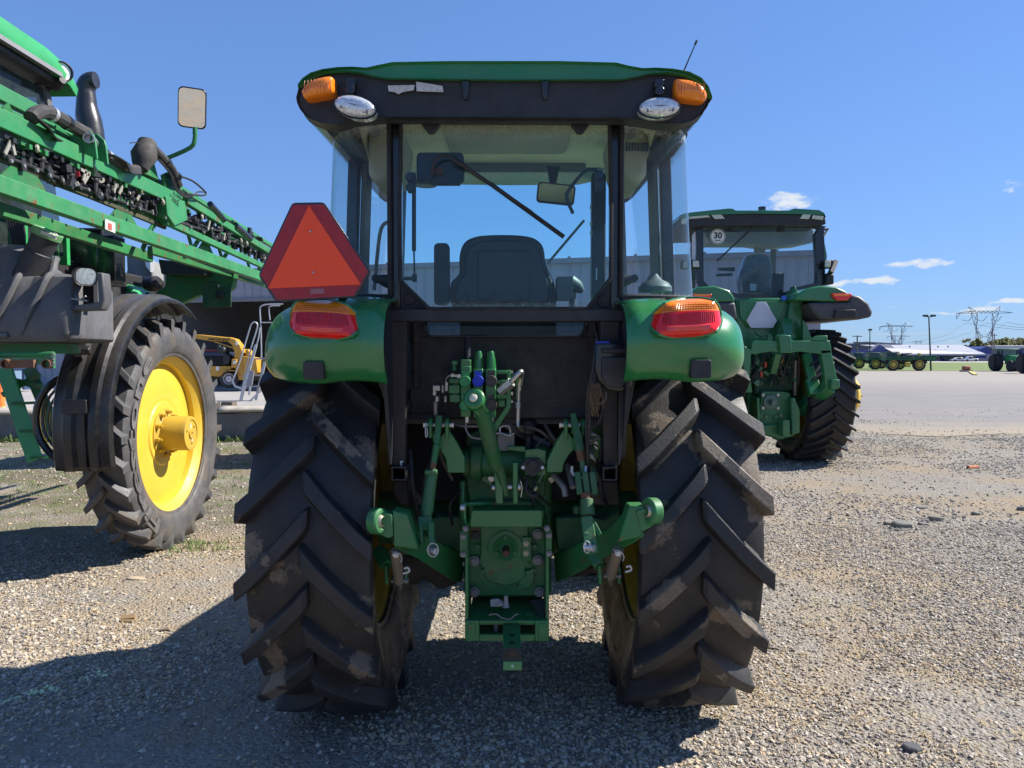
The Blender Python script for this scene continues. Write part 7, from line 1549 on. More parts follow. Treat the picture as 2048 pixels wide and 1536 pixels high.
mb.build('valve_detail', NEWG, T2, stuff=True)
mb = MB()
for i in range(12): q = P(1506+rnd.random()*90, 690, 11.62); mb.tube(smooth([q, q+V((rnd.uniform(-.1, .1), -.05, -.2)), q+V((rnd.uniform(-.2, .2), 0, -.6))], 4), .012, 5)
mb.build('valve_hose', BLACKP, T2, stuff=True)
for (a, b, m) in ((1531, 729, 'red_cap'), (1523, 748, 'red_cap'), (1564, 722, 'yellow_cap')): MB().box(P(a, b, 11.6), (.04, .03, .09)).build('coupler_cap', mat(m, (.5, .06, .03) if m[0] == 'r' else (.6, .4, .02), .4), T2, bevel=.008)
g2([(1524, 783), (1566, 783), (1580, 786), (1582, 850), (1520, 850), (1520, 812)], 11.6, .2, 'pto_plate', mat('pto_green', (.03, .17, .06), .45, dust=.2))
q = P(1541, 804, 11.58); MB().lathe(q, (0, -1, 0), [(.11, 0), (.11, .02), (.08, .03), (.035, .02), (.035, .16), (.001, .16)], 28).build('pto_shaft', mat('pto_grey_green', (.10, .16, .12), .4), T2)
mb = MB()
for (a, b) in ((1526, 790), (1556, 790), (1526, 816), (1556, 816)): bolt(mb, P(a, b, 11.59), (0, -1, 0), .016, .02)
mb.build('plate_bolt', STEEL, T2); mb = MB()
for (a, b) in ((1521, 832), (1531, 834), (1551, 834), (1560, 831)): q = P(a, b, 11.59); mb.cyl(q, q-V((0, .04, 0)), .03, None, 12)
mb.build('case_bolt', NEWG, T2)
g2([(1514, 795), (1519, 795), (1522, 862), (1516, 866)], 11.5, .3, 'side_plate'); g2([(1582, 796), (1590, 796), (1600, 820), (1600, 866), (1584, 870)], 11.45, .3, 'side_plate')
for y in range(800, 866, 12): MB().cyl(P(1587, y, 11.43), P(1587, y, 11.40), .03, None, 10).build('side_bolt', NEWG, T2)
g2([(1519, 850), (1590, 846), (1590, 872), (1560, 880), (1520, 868)], 11.55, .2, 'drawbar_support', None, .02); g2([(1566, 840), (1580, 840), (1580, 874), (1566, 874)], 11.3, .2, 'drawbar_head')
MB().cyl(P(1590, 790, 12.0), P(1591, 720, 11.9), .035, None, 8).build('pale_pipe', ALU, T2)
# ================================================================== left: long shed with open door
def Q(px, py, Y): return P(px, py, Y)
SHEDM = mat('lavender_sheet_metal', (.30, .31, .36), .55, var=.06, dust=.12, dustcol=(.25, .24, .24), streak=.15)
SH = root('shed', (-10, 25.5, .6), 'long grey metal-sided shed with a big open door behind the sprayer', 'shed')
A = V((-19.5, 28.03, 0)); Bp = V((8.3, 20.7, 0)); dS = (Bp-A).normalized(); nS = V((dS.y, -dS.x, 0)); LS = (Bp-A).length
def xs_of(px):   # distance along the wall seen at a photo column
    k = (px-1024)/FPX; return (A.x-k*A.y)/(k*dS.y-dS.x)
zb, zt = .60, 4.36; s0, s1 = xs_of(362), xs_of(640); zd = 3.53
def panel(sa, sb, z0, z1, nm='wall_panel'):
    mb = MB(); rows = [[], []]; n = max(1, round((sb-sa)/.30))
    for i in range(n+1):
        s = sa+(sb-sa)*i/n
        for ds, o in (((-.035, 0), (-.015, .03), (.015, .03), (.035, 0)) if 0 < i < n else ((0, .0),)):
            for r, z in ((0, z0), (1, z1)): rows[r].append(A+dS*(s+ds)+nS*o+V((0, 0, z)))
    mb.grid(rows); return mb.build(nm, SHEDM, SH, ang=20)
s = 0.
while s < LS-.01:
    e = min(s+1.8, LS)
    for (a, b_) in ((s, e),):
        if a < s0 < b_: panel(a, s0, zb, zt); a = s0
        if a < s1 < b_ and a >= s0: panel(a, s1, zd, zt); a = s1
        if a >= s0 and b_ <= s1: panel(a, b_, zd, zt)
        else: panel(a, b_, zb, zt)
    s = e
mb = MB(); mb.beam(A+V((0, 0, zt+.06))+nS*.06, Bp+V((0, 0, zt+.06))+nS*.06, .16, .14); mb.build('eave_trim', mat('grey_trim_metal', (.22, .23, .26), .5), SH)
mb = MB(); mb.add([A+V((0, 0, zt+.1)), Bp+V((0, 0, zt+.1)), Bp-nS*9+V((0, 0, zt+.9)), A-nS*9+V((0, 0, zt+.9))], [(0, 1, 2, 3)]); mb.build('roof', mat('pale_roof', (.45, .46, .48), .5), SH)
s = 1.
while s < LS: MB().box(A+dS*s+nS*.08+V((0, 0, zt+.15)), (.08, .08, .06)).build('roof_cleat', MATS['grey_trim_metal'], SH); s += 1.9
# door opening: header, jambs, room with pale back wall
hd_ = lambda s, z, o=0.: A+dS*s-nS*(-o)+V((0, 0, z))
mb = MB(); mb.beam(hd_(s0, zd-.05, .05), hd_(s1, zd-.05, .05), .12, .10); mb.build('door_header', mat('header_grey', (.20, .20, .21), .6), SH)
mb = MB(); mb.beam(hd_(s0-.1, zb, .05), hd_(s0-.1, zd, .05), .12, .2); mb.build('door_jamb', mat('blue_grey_jamb', (.10, .13, .17), .5), SH)
RM = mat('dim_room_wall', (.22, .21, .20), .9, var=.1)
mb = MB(); d8 = -nS*6.5
mb.add([hd_(s0-.05, zb)+d8, hd_(s1+3, zb)+d8, hd_(s1+3, zt)+d8, hd_(s0-.05, zt)+d8], [(0, 1, 2, 3)]); mb.build('room_back_wall', RM, SH)
mb = MB(); mb.add([hd_(s0-.05, zb), hd_(s0-.05, zb)+d8, hd_(s0-.05, zt)+d8, hd_(s0-.05, zt)], [(0, 1, 2, 3)]); mb.build('room_side_wall', RM, SH)
mb = MB(); mb.add([hd_(s1+3, zb), hd_(s1+3, zb)+d8, hd_(s1+3, zt)+d8, hd_(s1+3, zt)], [(0, 1, 2, 3)]); mb.build('room_side_wall', RM, SH)
mb = MB()
for k in range(5): mb.beam(hd_(s0, zd+.05+.08*k)-nS*(.6+k*.9), hd_(s1+3, zd+.05+.08*k)-nS*(.6+k*.9), .12, .10)
mb.build('rafter', mat('pale_rafter', (.30, .30, .30), .7), SH)
mb = MB(); sc0, sc1 = xs_of(474), xs_of(506); G = [[], []]
for i in range(25):
    s = sc0+(sc1-sc0)*i/24+.9; o = .09*math.sin(i*1.7)
    for r, z in ((0, zb+.1), (1, zd-.05)): G[r].append(A+dS*s-nS*(3.0+o)+V((0, 0, z)))
mb.grid(G); mb.build('curtain', mat('brown_curtain', (.19, .10, .03), .8, var=.2, emit=None), SH)
# ================================================================== yellow wood chipper
WC = root('wood_chipper', (-8.6, 23.4, .6), 'yellow towable wood chipper with long feed chute parked in the shed doorway', 'wood chipper')
YC = 23.0
CY = mat('chipper_yellow', (.55, .29, .03), .45, dust=.25, var=.1)
def wq(pts, Y, dy, nm, m=CY, bev=.02, par=None): return MB().prism(PP(pts, Y), (0, dy, 0)).build(nm, m, par or WC, bevel=bev)
ch = wq([(385, 670), (398, 669), (458, 675), (462, 683), (420, 682), (385, 676)], YC, .35, 'chute')
wq([(455, 674), (470, 678), (480, 690), (482, 698), (466, 700), (464, 690), (456, 684)], YC, .35, 'chute_elbow')
q = P(473.5, 687, YC-.02); MB().cyl(q, q-V((0, .01, 0)), .05, None, 18).build('round_decal', WHITEP, ch)
place(text_mb('CARLTON 2012', .085, .001, .003), P(435, 679.2, YC-.01), (1, 0, -.04), (.04, 0, 1), (0, -1, 0)).build('chute_lettering', PRINTK, ch, split=False)
wq([(468, 698), (484, 698), (490, 730), (492, 760), (474, 760), (468, 730)], YC, .6, 'chipper_housing'); wq([(490, 700), (496, 698), (504, 712), (492, 714)], YC, .3, 'feed_wing')
wq([(485, 712), (512, 716), (516, 745), (505, 752), (488, 748)], YC-.1, .7, 'feed_hopper'); wq([(463, 718), (474, 718), (474, 735), (462, 736)], YC-.1, .3, 'control_box'); wq([(466, 722), (472, 722), (472, 728), (466, 728)], YC-.12, .02, 'control_label', WHITEP, 0)
wq([(420, 732), (462, 732), (462, 745), (448, 744), (438, 754), (420, 752)], YC, .8, 'trailer_bed'); wq([(400, 736), (430, 736), (430, 752), (400, 752)], YC+.1, .7, 'fuel_tank'); wq([(432, 733), (438, 733), (438, 741), (432, 741)], YC-.02, .02, 'tank_label', WHITEP, 0)
DBL = mat('dark_blue_engine', (.018, .030, .075), .5, var=.4, vscale=10)
wq([(400, 704), (452, 704), (452, 712), (400, 712)], YC, .7, 'engine_cover', DBL); wq([(404, 712), (450, 712), (450, 732), (404, 732)], YC+.05, .6, 'engine', EMPTYDARK); wq([(405, 699), (436, 699), (436, 704), (405, 704)], YC+.1, .5, 'radiator_top', mat('dull_red', (.28, .06, .05), .6))
MB().cyl(P(442, 706, YC), P(442, 694, YC), .10, None, 14).cyl(P(439, 694, YC), P(439, 689, YC), .09, .05, 12).sphere(P(446, 700, YC), .12, 12).build('air_cleaner', BLACKP, WC)
wq([(445, 712), (456, 708), (460, 716), (458, 728), (446, 730)], YC, .3, 'belt_guard', BLACKP)
q = P(457, 758, YC-.05); wt = MB().lathe(q, (0, -1, 0), [(.17, -.2), (.25, -.2), (.275, -.15), (.275, -.03), (.25, 0), (.17, .0), (.165, -.02)], 32).build('tyre', RUBBER, WC); MB().lathe(q, (0, -1, 0), [(.17, -.05), (.165, -.01), (.12, -.03), (.06, 0), (.001, .01)], 24).build('rim', mat('pale_rim', (.45, .45, .48), .4, var=.3, vscale=12), wt)
wq([(440, 752), (446, 744), (468, 743), (476, 752), (474, 748), (466, 740), (446, 741), (438, 750)], YC-.12, .3, 'wheel_fender'); MB().beam(P(385, 757, YC+.3), P(520, 757, YC+.3), .1, .1).build('frame', mat('chipper_frame', (.05, .045, .03), .7), WC)
MB().beam(P(428, 683, YC), P(470, 697, YC), .03, .03).build('chute_brace', CY, WC)
# ================================================================== aluminium rolling steps
RS = root('rolling_steps', (-6.2, 18.5, .6), 'aluminium rolling steps with looped handrails in front of the chipper', 'steps')
YR = 18.0
def rt_(pts, r, y, nm='handrail', k=5, m=ALU): return MB().tube(smooth([P(a, b, y) for a, b in pts], k), r, 8).build(nm, m, RS)
rt_([(465, 762), (480, 722), (498, 662), (503, 648), (510, 644), (515, 650), (512, 664), (500, 705), (480, 800)], .017, YR); rt_([(520, 655), (516, 680), (505, 716), (492, 760), (484, 800)], .017, YR+.5)
rt_([(523, 720), (522, 660), (520, 620), (523, 612), (532, 609), (548, 608), (566, 608)], .016, YR+.6); rt_([(540, 640), (538, 618), (542, 612), (560, 611)], .014, YR+.9); rt_([(521, 645), (560, 645)], .012, YR+.6)
MB().beam(P(512, 690, YR), P(480, 806, YR), .06, .05, (0, 1, 0)).build('stringer', ALU, RS); MB().beam(P(530, 722, YR+.4), P(512, 800, YR+.3), .06, .05, (0, 1, 0)).build('stringer', ALU, RS)
for (a, b, c_, d) in ((487, 752, 540, 750), (478, 774, 535, 772), (512, 718, 545, 716)): MB().beam(P(a, b, YR+.2), P(c_, d, YR+.2), .22, .03).build('step', mat('tread_alu', (.36, .36, .37), .6), RS)
for (a, b, c_, d) in ((465, 762, 470, 772), (470, 772, 490, 780), (525, 778, 500, 802), (505, 745, 498, 790)): MB().beam(P(a, b, YR), P(c_, d, YR), .04, .03, (0, 1, 0)).build('brace', ALU, RS)
MB().prism(PP([(498, 740), (508, 742), (504, 770), (494, 776), (490, 760)], YR-.02), (0, .03, 0)).build('hanging_cloth', mat('grey_cloth', (.28, .28, .30), .9), RS)
mb = MB(); mb.bb((P(438, 0, 16.2).x, 16.0, TZ+.0), (P(460, 0, 16.2).x, 16.3, TZ+.10)); o = mb.build('metal_tray', mat('rust_tray', (.13, .10, .08), .7, dust=.4)); tag(o, 'small rusty metal frame lying on the raised yard edge', 'metal frame')
mb = MB(); mb.cyl(P(1, 824, 16.0), P(1, 752, 16.0), .085, None, 16); mb.sphere(P(1, 752, 16.0), .085, 14); o = mb.build('bollard', mat('orange_paint', (.80, .20, .04), .5)); tag(o, 'orange bollard at the far left edge of the raised yard', 'bollard')
mb = MB(); mb.tube([P(-10, 823, 15.9), P(8, 819, 15.9), P(20, 824, 15.9)], [.06, .07, .03], 10); o = mb.build('yellow_sandbag', mat('yellow_bag', (.60, .48, .05), .8, bump=.3)); tag(o, 'yellow lump at the foot of the orange bollard', 'sandbag')
MB_ = MB(); MB_.bb(P(20, 742, 22.8), P(44, 778, 23.3)); o = MB_.build('blue_drum', mat('pale_blue_bin', (.16, .24, .36), .5)); tag(o, 'pale blue bin left of the green ladder on the raised yard', 'bin')
MB_ = MB(); MB_.bb(P(48, 738, 22.8), P(66, 778, 23.3)); o = MB_.build('blue_cabinet', mat('navy_cabinet', (.03, .06, .14), .5)); tag(o, 'dark blue cabinet between the green ladder rails on the raised yard', 'cabinet')
# ================================================================== far right
def Z(py, Y): return EYE+(712-py)/FPX*Y
def X(px, Y): return (px-1024)/FPX*Y
# --- pale roofed blue building
def gable(name, label, x0, x1, y, depth, ze, zr, wallm, roofm, gable_left=True, hip=0):
    r = root(name, ((x0+x1)/2, y, 0), label, 'building')
    mb = MB(); mb.prism([V((x0, y, 0)), V((x1, y, 0)), V((x1, y, ze)), V((x0, y, ze))], (0, depth, 0)); mb.build('wall', wallm, r)
    return r
BLUEW = mat('blue_wall', (.040, .065, .24), .6, var=.08, vscale=.1); GREYW = mat('grey_wall', (.12, .135, .19), .7, var=.08, vscale=.1); WROOF = mat('white_metal_roof', (.33, .335, .36), .5, var=.04, vscale=.1); DBW = mat('slate_wall', (.070, .085, .13), .7)
Yb = 232.; x0, x1 = X(1742, Yb), X(1966, Yb); ze = Z(707.5, Yb); zr = Z(688.3, Yb)
r = root('building', ((x0+x1)/2, Yb, 0), 'long low blue building with a wide pale hipped roof', 'building')
xg = X(1759, Yb)
MB().bb((X(1744, Yb), Yb+1, 0), (X(1778, Yb), Yb+18, Z(700, Yb))).build('gable_wing', BLUEW, r)
MB().prism([V((X(1742, Yb), Yb+.5, Z(700, Yb))), V((xg, Yb+.5, zr-.1)), V((X(1790, Yb), Yb+.5, Z(700, Yb)))], (0, 1, 0)).build('gable_end', BLUEW, r)
MB().prism([V((X(1740, Yb), Yb+.2, Z(700.5, Yb))), V((xg, Yb+.2, zr+.15)), V((xg, Yb+.2, zr-.2)), V((X(1743, Yb), Yb+.2, Z(701.5, Yb)))], (0, 1.5, 0)).build('barge_board', WROOF, r)
MB().bb((X(1790, Yb), Yb+3, 0), (X(1964, Yb), Yb+22, ze)).build('wall', BLUEW, r); MB().bb((X(1898, Yb), Yb+2.6, 0), (X(1962, Yb), Yb+2.9, ze-.2)).build('grey_wall', GREYW, r)
MB().add([V((X(1790, Yb), Yb-.5, ze)), V((X(1968, Yb), Yb-.5, ze)), V((X(1922, Yb+14), Yb+14, zr)), V((xg*1.0, Yb+14, zr)), V((X(1768, Yb), Yb+.1, zr-1.1))], [(0, 1, 2, 3, 4)]).add([V((X(1968, Yb), Yb-.5, ze)), V((X(1968, Yb), Yb+28, ze)), V((X(1922, Yb+14), Yb+14, zr))], [(0, 1, 2)]).build('roof', WROOF, r, split=False)
MB().prism([V((xg, Yb+.6, zr)), V((X(1790, Yb), Yb-.5, ze+.1)), V((X(1800, Yb), Yb-.5, ze+.1)), V((X(1780, Yb), Yb+.6, zr))], (0, .2, 0)).build('roof_slope', WROOF, r)
MB().bb((X(1790, Yb), Yb-.7, ze-.45), (X(1968, Yb), Yb-.5, ze)).build('fascia_board', mat('pale_fascia', (.38, .40, .45), .5), r)
dr = MB().bb((X(1877, Yb), Yb+2.3, 0), (X(1887, Yb), Yb+2.5, Z(713, Yb))).build('door', mat('white_frame', (.62, .62, .64), .5), r)
for a, b_ in ((1878, 1881.5), (1882.5, 1886)): MB().bb((X(a, Yb), Yb+2.2, .3), (X(b_, Yb), Yb+2.28, Z(714, Yb))).build('door_pane', mat('dark_pane', (.03, .04, .06), .2), dr)
for a, b_ in ((1862, 1872), (1892, 1897), (1906, 1912)): w_ = MB().bb((X(a, Yb), Yb+2.3, 1.0), (X(b_, Yb), Yb+2.5, Z(713.5, Yb))).build('window', MATS['dark_pane'], r)
for a in (1812, 1868, 1888): MB().box((X(a, Yb+8), Yb+6, zr-.9+.2), (.35, .35, .5)).build('roof_vent', mat('vent_grey', (.25, .25, .27), .5), r)
# --- slate building behind, blue building at the right
Y3 = 300.; r = root('building', (X(1750, Y3), Y3, 0), 'dark slate blue hall behind the gable end of the pale roofed building', 'building')
MB().prism([V((X(1708, Y3), Y3, 0)), V((X(1800, Y3), Y3, 0)), V((X(1800, Y3), Y3, Z(689, Y3))), V((X(1730, Y3), Y3, Z(685, Y3))), V((X(1708, Y3), Y3, Z(687, Y3)))], (0, 20, 0)).build('wall', DBW, r)
MB().beam((X(1706, Y3), Y3-.3, Z(686.8, Y3)), (X(1730, Y3), Y3-.3, Z(684.6, Y3)), .4, .5).build('roof_edge', mat('slate_edge', (.16, .18, .22), .6), r); MB().beam((X(1730, Y3), Y3-.3, Z(684.6, Y3)), (X(1800, Y3), Y3-.3, Z(688.6, Y3)), .4, .5).build('roof_edge', MATS['slate_edge'], r)
Y4 = 250.; r = root('building', (X(2010, Y4), Y4, 0), 'bright blue shed with a white roof at the right beyond the pale roofed building', 'building')
MB().prism([V((X(1960, Y4), Y4, 0)), V((X(1980, Y4), Y4, 0)), V((X(1980, Y4), Y4, Z(697.5, Y4))), V((X(1973, Y4), Y4, Z(692.5, Y4))), V((X(1960, Y4), Y4, Z(698, Y4)))], (0, 20, 0)).bb((X(1981, Y4), Y4+.5, 0), (X(2150, Y4), Y4+18, Z(698, Y4))).build('wall', BLUEW, r)
MB().prism([V((X(1973, Y4), Y4-.5, Z(691.6, Y4))), V((X(2150, Y4), Y4-.5, Z(691.2, Y4))), V((X(2150, Y4), Y4-.5, Z(698.2, Y4))), V((X(1984, Y4), Y4-.5, Z(698.2, Y4)))], (0, .8, .1)).build('roof', mat('bright_white_roof', (.48, .49, .50), .5), r)
MB().bb((X(1962, Y4), Y4-3, 0), (X(1985, Y4), Y4-2.5, Z(708, Y4))).bb((X(1990, Y4), Y4-3, 0), (X(2150, Y4), Y4-2.7, Z(712, Y4))).build('grey_annex', mat('pale_annex', (.22, .24, .30), .7), r)
MB().bb((X(1958, Y4-9), Y4-9, 0), (X(1980, Y4-9), Y4-8.6, Z(716, Y4))).build('side_wall', MATS['pale_annex'], r)
# --- pick-up and car
def car(name, px, Y, L, H, label, pick, cat):
    r = root(name, (X(px, Y), Y, 0), label, cat); x = X(px, Y); WM = mat('white_car_paint', (.70, .71, .74), .3, coat=.5, var=.02)
    def bp(pts, nm, m, y0=0., dy=1.7): return MB().prism([V((x+a*L, Y+y0, b_*H)) for a, b_ in pts], (0, dy, 0)).build(nm, m, r, bevel=.05)
    if pick: body = [(-.5, .22), (.5, .22), (.5, .55), (.12, .58), (-.28, .58), (-.48, .52)]; cab_ = [(-.30, .57), (-.18, .95), (-.12, 1.0), (.06, 1.0), (.12, .57)]
    else: body = [(-.5, .25), (.5, .25), (.5, .5), (.42, .62), (-.25, .62), (-.47, .5)]; cab_ = [(-.28, .6), (-.10, .98), (.22, .98), (.42, .6)]
    bp(body, 'body', WM); cb = bp(cab_, 'cabin', WM, .1, 1.5); bp([(a*.86+(0), .62+(b_-.6)*.75) for a, b_ in cab_], 'window', mat('car_glass', (.03, .035, .045), .1), .06, 1.58)
    for a in (-.32, .32):
        q = V((x+a*L, Y+.0, .36)); t_ = MB().lathe(q, (0, -1, 0), [(.2, -.2), (.36, -.2), (.36, .02), (.2, .02)], 20).build('wheel', RUBBER2, r); MB().lathe(q, (0, -1, 0), [(.2, -.01), (.001, .0)], 12).build('rim', mat('grey_rim', (.3, .3, .32), .4), t_)
    MB().box((x-.49*L, Y+.3, .5*H), (.08, .4, .15)).build('headlamp', LENSC, r); MB().box((x+.497*L, Y+.2, .48*H), (.05, .25, .3)).build('tail_lamp', REDL, r)
car('pickup_truck', 1943, 226., 4.1, 1.55, 'white pickup truck parked in front of the pale roofed building', True, 'truck'); car('parked_car', 1918, 228., 3.9, 1.25, 'white car parked nose to tail beside the pickup truck', False, 'car')
# --- poles
POLE = mat('dark_pole', (.045, .055, .05), .6); WOODP = mat('grey_wood_pole', (.14, .125, .12), .9)
def light_pole(x0, x1, y0, y1, Y, label, heads):
    a = V((X(x1, Y), Y, 0)); b_ = V((X(x0, Y), Y, Z(y0, Y))); r = root('light_pole', a, label, 'light pole', None)
    MB().cyl(a, b_, .095, .065, 10).build('pole', POLE, r)
    MB().beam(b_-V((.35, 0, 0)), b_+V((.35, 0, 0)), .06, .06).build('cross_arm', POLE, r)
    for s in heads: MB().box(b_+V((s*.42, -.1, .12)), (.42, .5, .22)).build('lamp_head', POLE, r, bevel=.03)
light_pole(1855.5, 1862, 634, 741, 86., 'tall light pole with two floodlights behind the parked sprayers', (-1, 1)); light_pole(1738.5, 1739.5, 661, 706, 118., 'shorter light pole with one lamp near the slate hall', (0,))
def upole(px, y0, Y, label, arms, lean=0.):
    a = V((X(px, Y), Y, 0)); b_ = V((X(px+lean, Y), Y, Z(y0, Y))); r = root('utility_pole', a, label, 'utility pole'); MB().cyl(a, b_, .2, .14, 8).build('pole', WOODP, r)
    for dz, w in arms: MB().beam(b_-V((w, 0, dz)), b_+V((w, 0, -dz)), .18, .18).build('cross_arm', WOODP, r)
upole(1713.5, 671, 180., 'wooden utility pole with two cross arms left of the shorter light pole', ((.2, 1.1), (1.6, 1.0))); upole(1983, 657, 240., 'wooden utility pole just left of the bright blue shed', ((.3, .6),)); upole(1988, 667, 236., 'shorter wooden utility pole in front of the bright blue shed', ((.6, .9),), -1)
# --- transmission towers
TWM = mat('tower_steel', (.16, .175, .19), .6, var=.02); TWF = mat('hazed_tower_steel', (.33, .39, .46), .7, var=.02)  # second steel is paler and bluer: distance haze put into the colour
def tower(pc, Y, w, ytop, ybeam, ybase, label, m, th):
    r = root('power_tower', (X(pc, Y), Y, 0), label, 'power tower', 'power line towers beyond the buildings'); mb = MB(); u = w/100.
    def p(dx, y, dy=0): return V((X(pc+dx*u, Y), Y+dy, Z(y, Y)))
    def L_(a, b_): mb.beam(a, b_, th, th)
    H_ = ybeam; hb = (ybase-ybeam)/100.
    zb_ = H_+4.2*u*1.0
    # horizontal truss beam
    for dy in (0,): 
        L_(p(-40, H_), p(28, H_)); L_(p(-62, zb_+1*u), p(-22, H_)); L_(p(-62, zb_+1*u), p(-20, zb_+.5*u)); L_(p(-30, zb_), p(50, zb_)); L_(p(28, H_), p(56, zb_-1*u)); L_(p(56, zb_-1*u), p(28, zb_)); L_(p(-40, H_), p(-62, zb_+1*u))
    n = 14
    for k in range(n): a = -38+66*k/n; b2 = -38+66*(k+1)/n; L_(p(a, H_ if k % 2 else zb_), p(b2, zb_ if k % 2 else H_))
    L_(p(-28, H_), p(-38, H_-9*u)); L_(p(-38, H_-9*u), p(-20, H_)); L_(p(18, H_), p(30, H_-10*u)); L_(p(30, H_-10*u), p(28, H_))
    # two leg trusses curving together into a U
    for s in (-1, 1):
        o = [(-31, zb_), (-24, zb_+22*u), (-20, zb_+36*u), (-14, zb_+52*u), (-8, zb_+62*u)]; i_ = [(-18, zb_), (-17, zb_+15*u), (-21, zb_+24*u), (-12, zb_+44*u), (-4, zb_+50*u)]
        o = [((a if s < 0 else -a-4), b_) for a, b_ in o]; i_ = [((a if s < 0 else -a-4), b_) for a, b_ in i_]
        for q in (o, i_):
            for k in range(4): L_(p(*q[k]), p(*q[k+1]))
        for k in range(4): L_(p(*o[k]), p(*i_[k+1])); L_(p(*i_[k]), p(*o[k+1]))
        L_(p(*o[3]), p(s*10-2, ybase+30*u)); L_(p(*o[2]), p(s*16-2, ybase+30*u))
    L_(p(-4, zb_+50*u), p(0, zb_+50*u)); L_(p(-62, zb_+1*u), p(-61, zb_+13*u)); L_(p(-61, zb_+13*u), p(-54, zb_))
    for c_ in (-36, -5, 26):   # insulator strings
        L_(p(c_-14, zb_+14*u), p(c_, zb_+17*u)); L_(p(c_, zb_+17*u), p(c_+8, zb_+6*u))
    mb.build('lattice', m, r, split=False); return r
tower(1969, 500., 95, 614, 622.5, 690, 'nearest and largest steel power tower, above the right blue shed', TWM, .24)
tower(1793, 800., 58, 645, 651, 690, 'smaller steel power tower above the long pale roof', TWM, .30)
tower(1797, 1250., 40, 668, 671.5, 690, 'faint distant power tower behind the smaller tower', TWF, .30)
tower(1836, 2200., 20, 684, 683, 690, 'faintest tiny power tower on the horizon', TWF, .40)
WIRE = mat('wire_grey', (.22, .25, .30), .6)
def wire(name, pts, label, r_):
    q = [V((X(a, Y), Y, Z(b_, Y))) for a, b_, Y in pts]; q = smooth(q, 8); o = q[0].copy(); mb = MB(); mb.tube([p-o for p in q], r_, 4); ob = mb.build(name, WIRE); ob.location = o; return tag(ob, label, 'power line', 'power lines strung between the towers')
for (a, b_, c_, d, e, f, lb, rr) in ((1928, 646.5, 1880, 674, 1740, 694, 'power line sagging left from the largest tower, lowest of three', .09), (1969, 646, 1930, 668, 1842, 690, 'power line sagging left from the middle of the largest tower', .09), (2010, 644.5, 1970, 668, 1900, 686, 'power line sagging left from the right end of the largest tower', .09)):
    wire('power_line', [(a, b_, 500.), ((a+c_)/2, (b_+d)/2+3, 560.), (c_, d, 640.), ((c_+e)/2, (d+f)/2+2, 720.), (e, f, 800.)], lb, rr)
for (a, b_, e, f, lb) in ((1928, 646.5, 2070, 662, 'power line running right from the left string of the largest tower'), (1969, 646, 2070, 657.5, 'power line running right from the middle string of the largest tower'), (2010, 644.5, 2070, 652, 'power line running right from the right string of the largest tower')):
    wire('power_line', [(a, b_, 500.), ((a+e)/2, (b_+f)/2+1.5, 470.), (e, f, 440.)], lb, .10)
wire('power_line', [(1713, 671.5, 180.), (1790, 669, 190.), (1860, 666, 200.), (1920, 664, 215.), (1983, 659, 240.)], 'thin line strung between the wooden utility poles', .035)
# --- trees
FOL = [mat('autumn_foliage', (.20, .20, .06), .8, var=.4, vscale=.5), mat('dark_foliage', (.10, .14, .055), .8, var=.4, vscale=.5), mat('olive_foliage', (.17, .16, .075), .8, var=.4, vscale=.5)]
BARK = mat('bark', (.06, .05, .04), .9)
def tree(px, Y, ytop, wpx, label, k, seed):
    rnd = random.Random(seed); x = X(px, Y); H_ = Z(ytop, Y); w = wpx*1.35/FPX*Y; r = root('tree', (x, Y, 0), label, 'tree', 'trees behind the right blue shed')
    mb = MB(); mb.tube([V((x, Y, 0)), V((x+.2, Y, H_*.4)), V((x, Y, H_*.8))], [.5, .32, .1], 8)
    for i in range(6): a = rnd.random()*6.28; mb.tube([V((x, Y, H_*rnd.uniform(.3, .5))), V((x+math.cos(a)*w*.35, Y+math.sin(a)*w*.35, H_*rnd.uniform(.6, .85)))], [.18, .05], 5)
    mb.build('trunk', BARK, r, split=False)
    cl = [(rnd.gauss(0, .26)*w, rnd.gauss(0, .22)*w, H_*rnd.uniform(.55, .93)) for _ in range(34)]
    vs = []; fs = []
    for (cx, cy, cz) in cl:
        sh = 1-abs(cz/H_-.6)*.9; R0 = w*.24*rnd.uniform(.6, 1.15)*sh
        for j in range(70):
            d = V((rnd.gauss(0, 1), rnd.gauss(0, 1), rnd.gauss(0, .8))).normalized()*R0*rnd.uniform(.6, 1.05); p = V((x+cx, Y+cy, min(cz, H_*.93)))+d
            u = V((rnd.gauss(0, 1), rnd.gauss(0, 1), rnd.gauss(0, 1))).normalized(); v_ = u.orthogonal().normalized(); s = rnd.uniform(.22, .5); n = len(vs)
            vs += [p+u*s, p+v_*s*.8, p-u*s, p-v_*s*.8]; fs.append((n, n+1, n+2, n+3))
    mb = MB(); mb.add(vs, fs); mb.build('crown', FOL[k], r, split=False)
for i, (px, yt, w, k, lb) in enumerate(((1948, 676, 17, 0, 'tall yellow-green tree at the left end of the tree row'), (1964, 687, 18, 2, 'low thin olive tree just right of the tall yellow-green tree'), (1984, 682, 18, 1, 'dark green tree behind the utility poles'), (2003, 675.5, 22, 0, 'broad yellow-green tree right of the utility poles'), (2022, 677, 20, 2, 'olive tree between the two broad trees at the right'), (2040, 675, 22, 1, 'dark green tree near the right edge of the photo'), (2062, 674, 24, 0, 'rounded tree cut by the right edge'))):
    tree(px, 310.+(i % 3)*6, yt, w, lb, k, 20+i)
tree(1930, 330., 690, 8, 'small dark tree peeping over the pale roof', 1, 40)
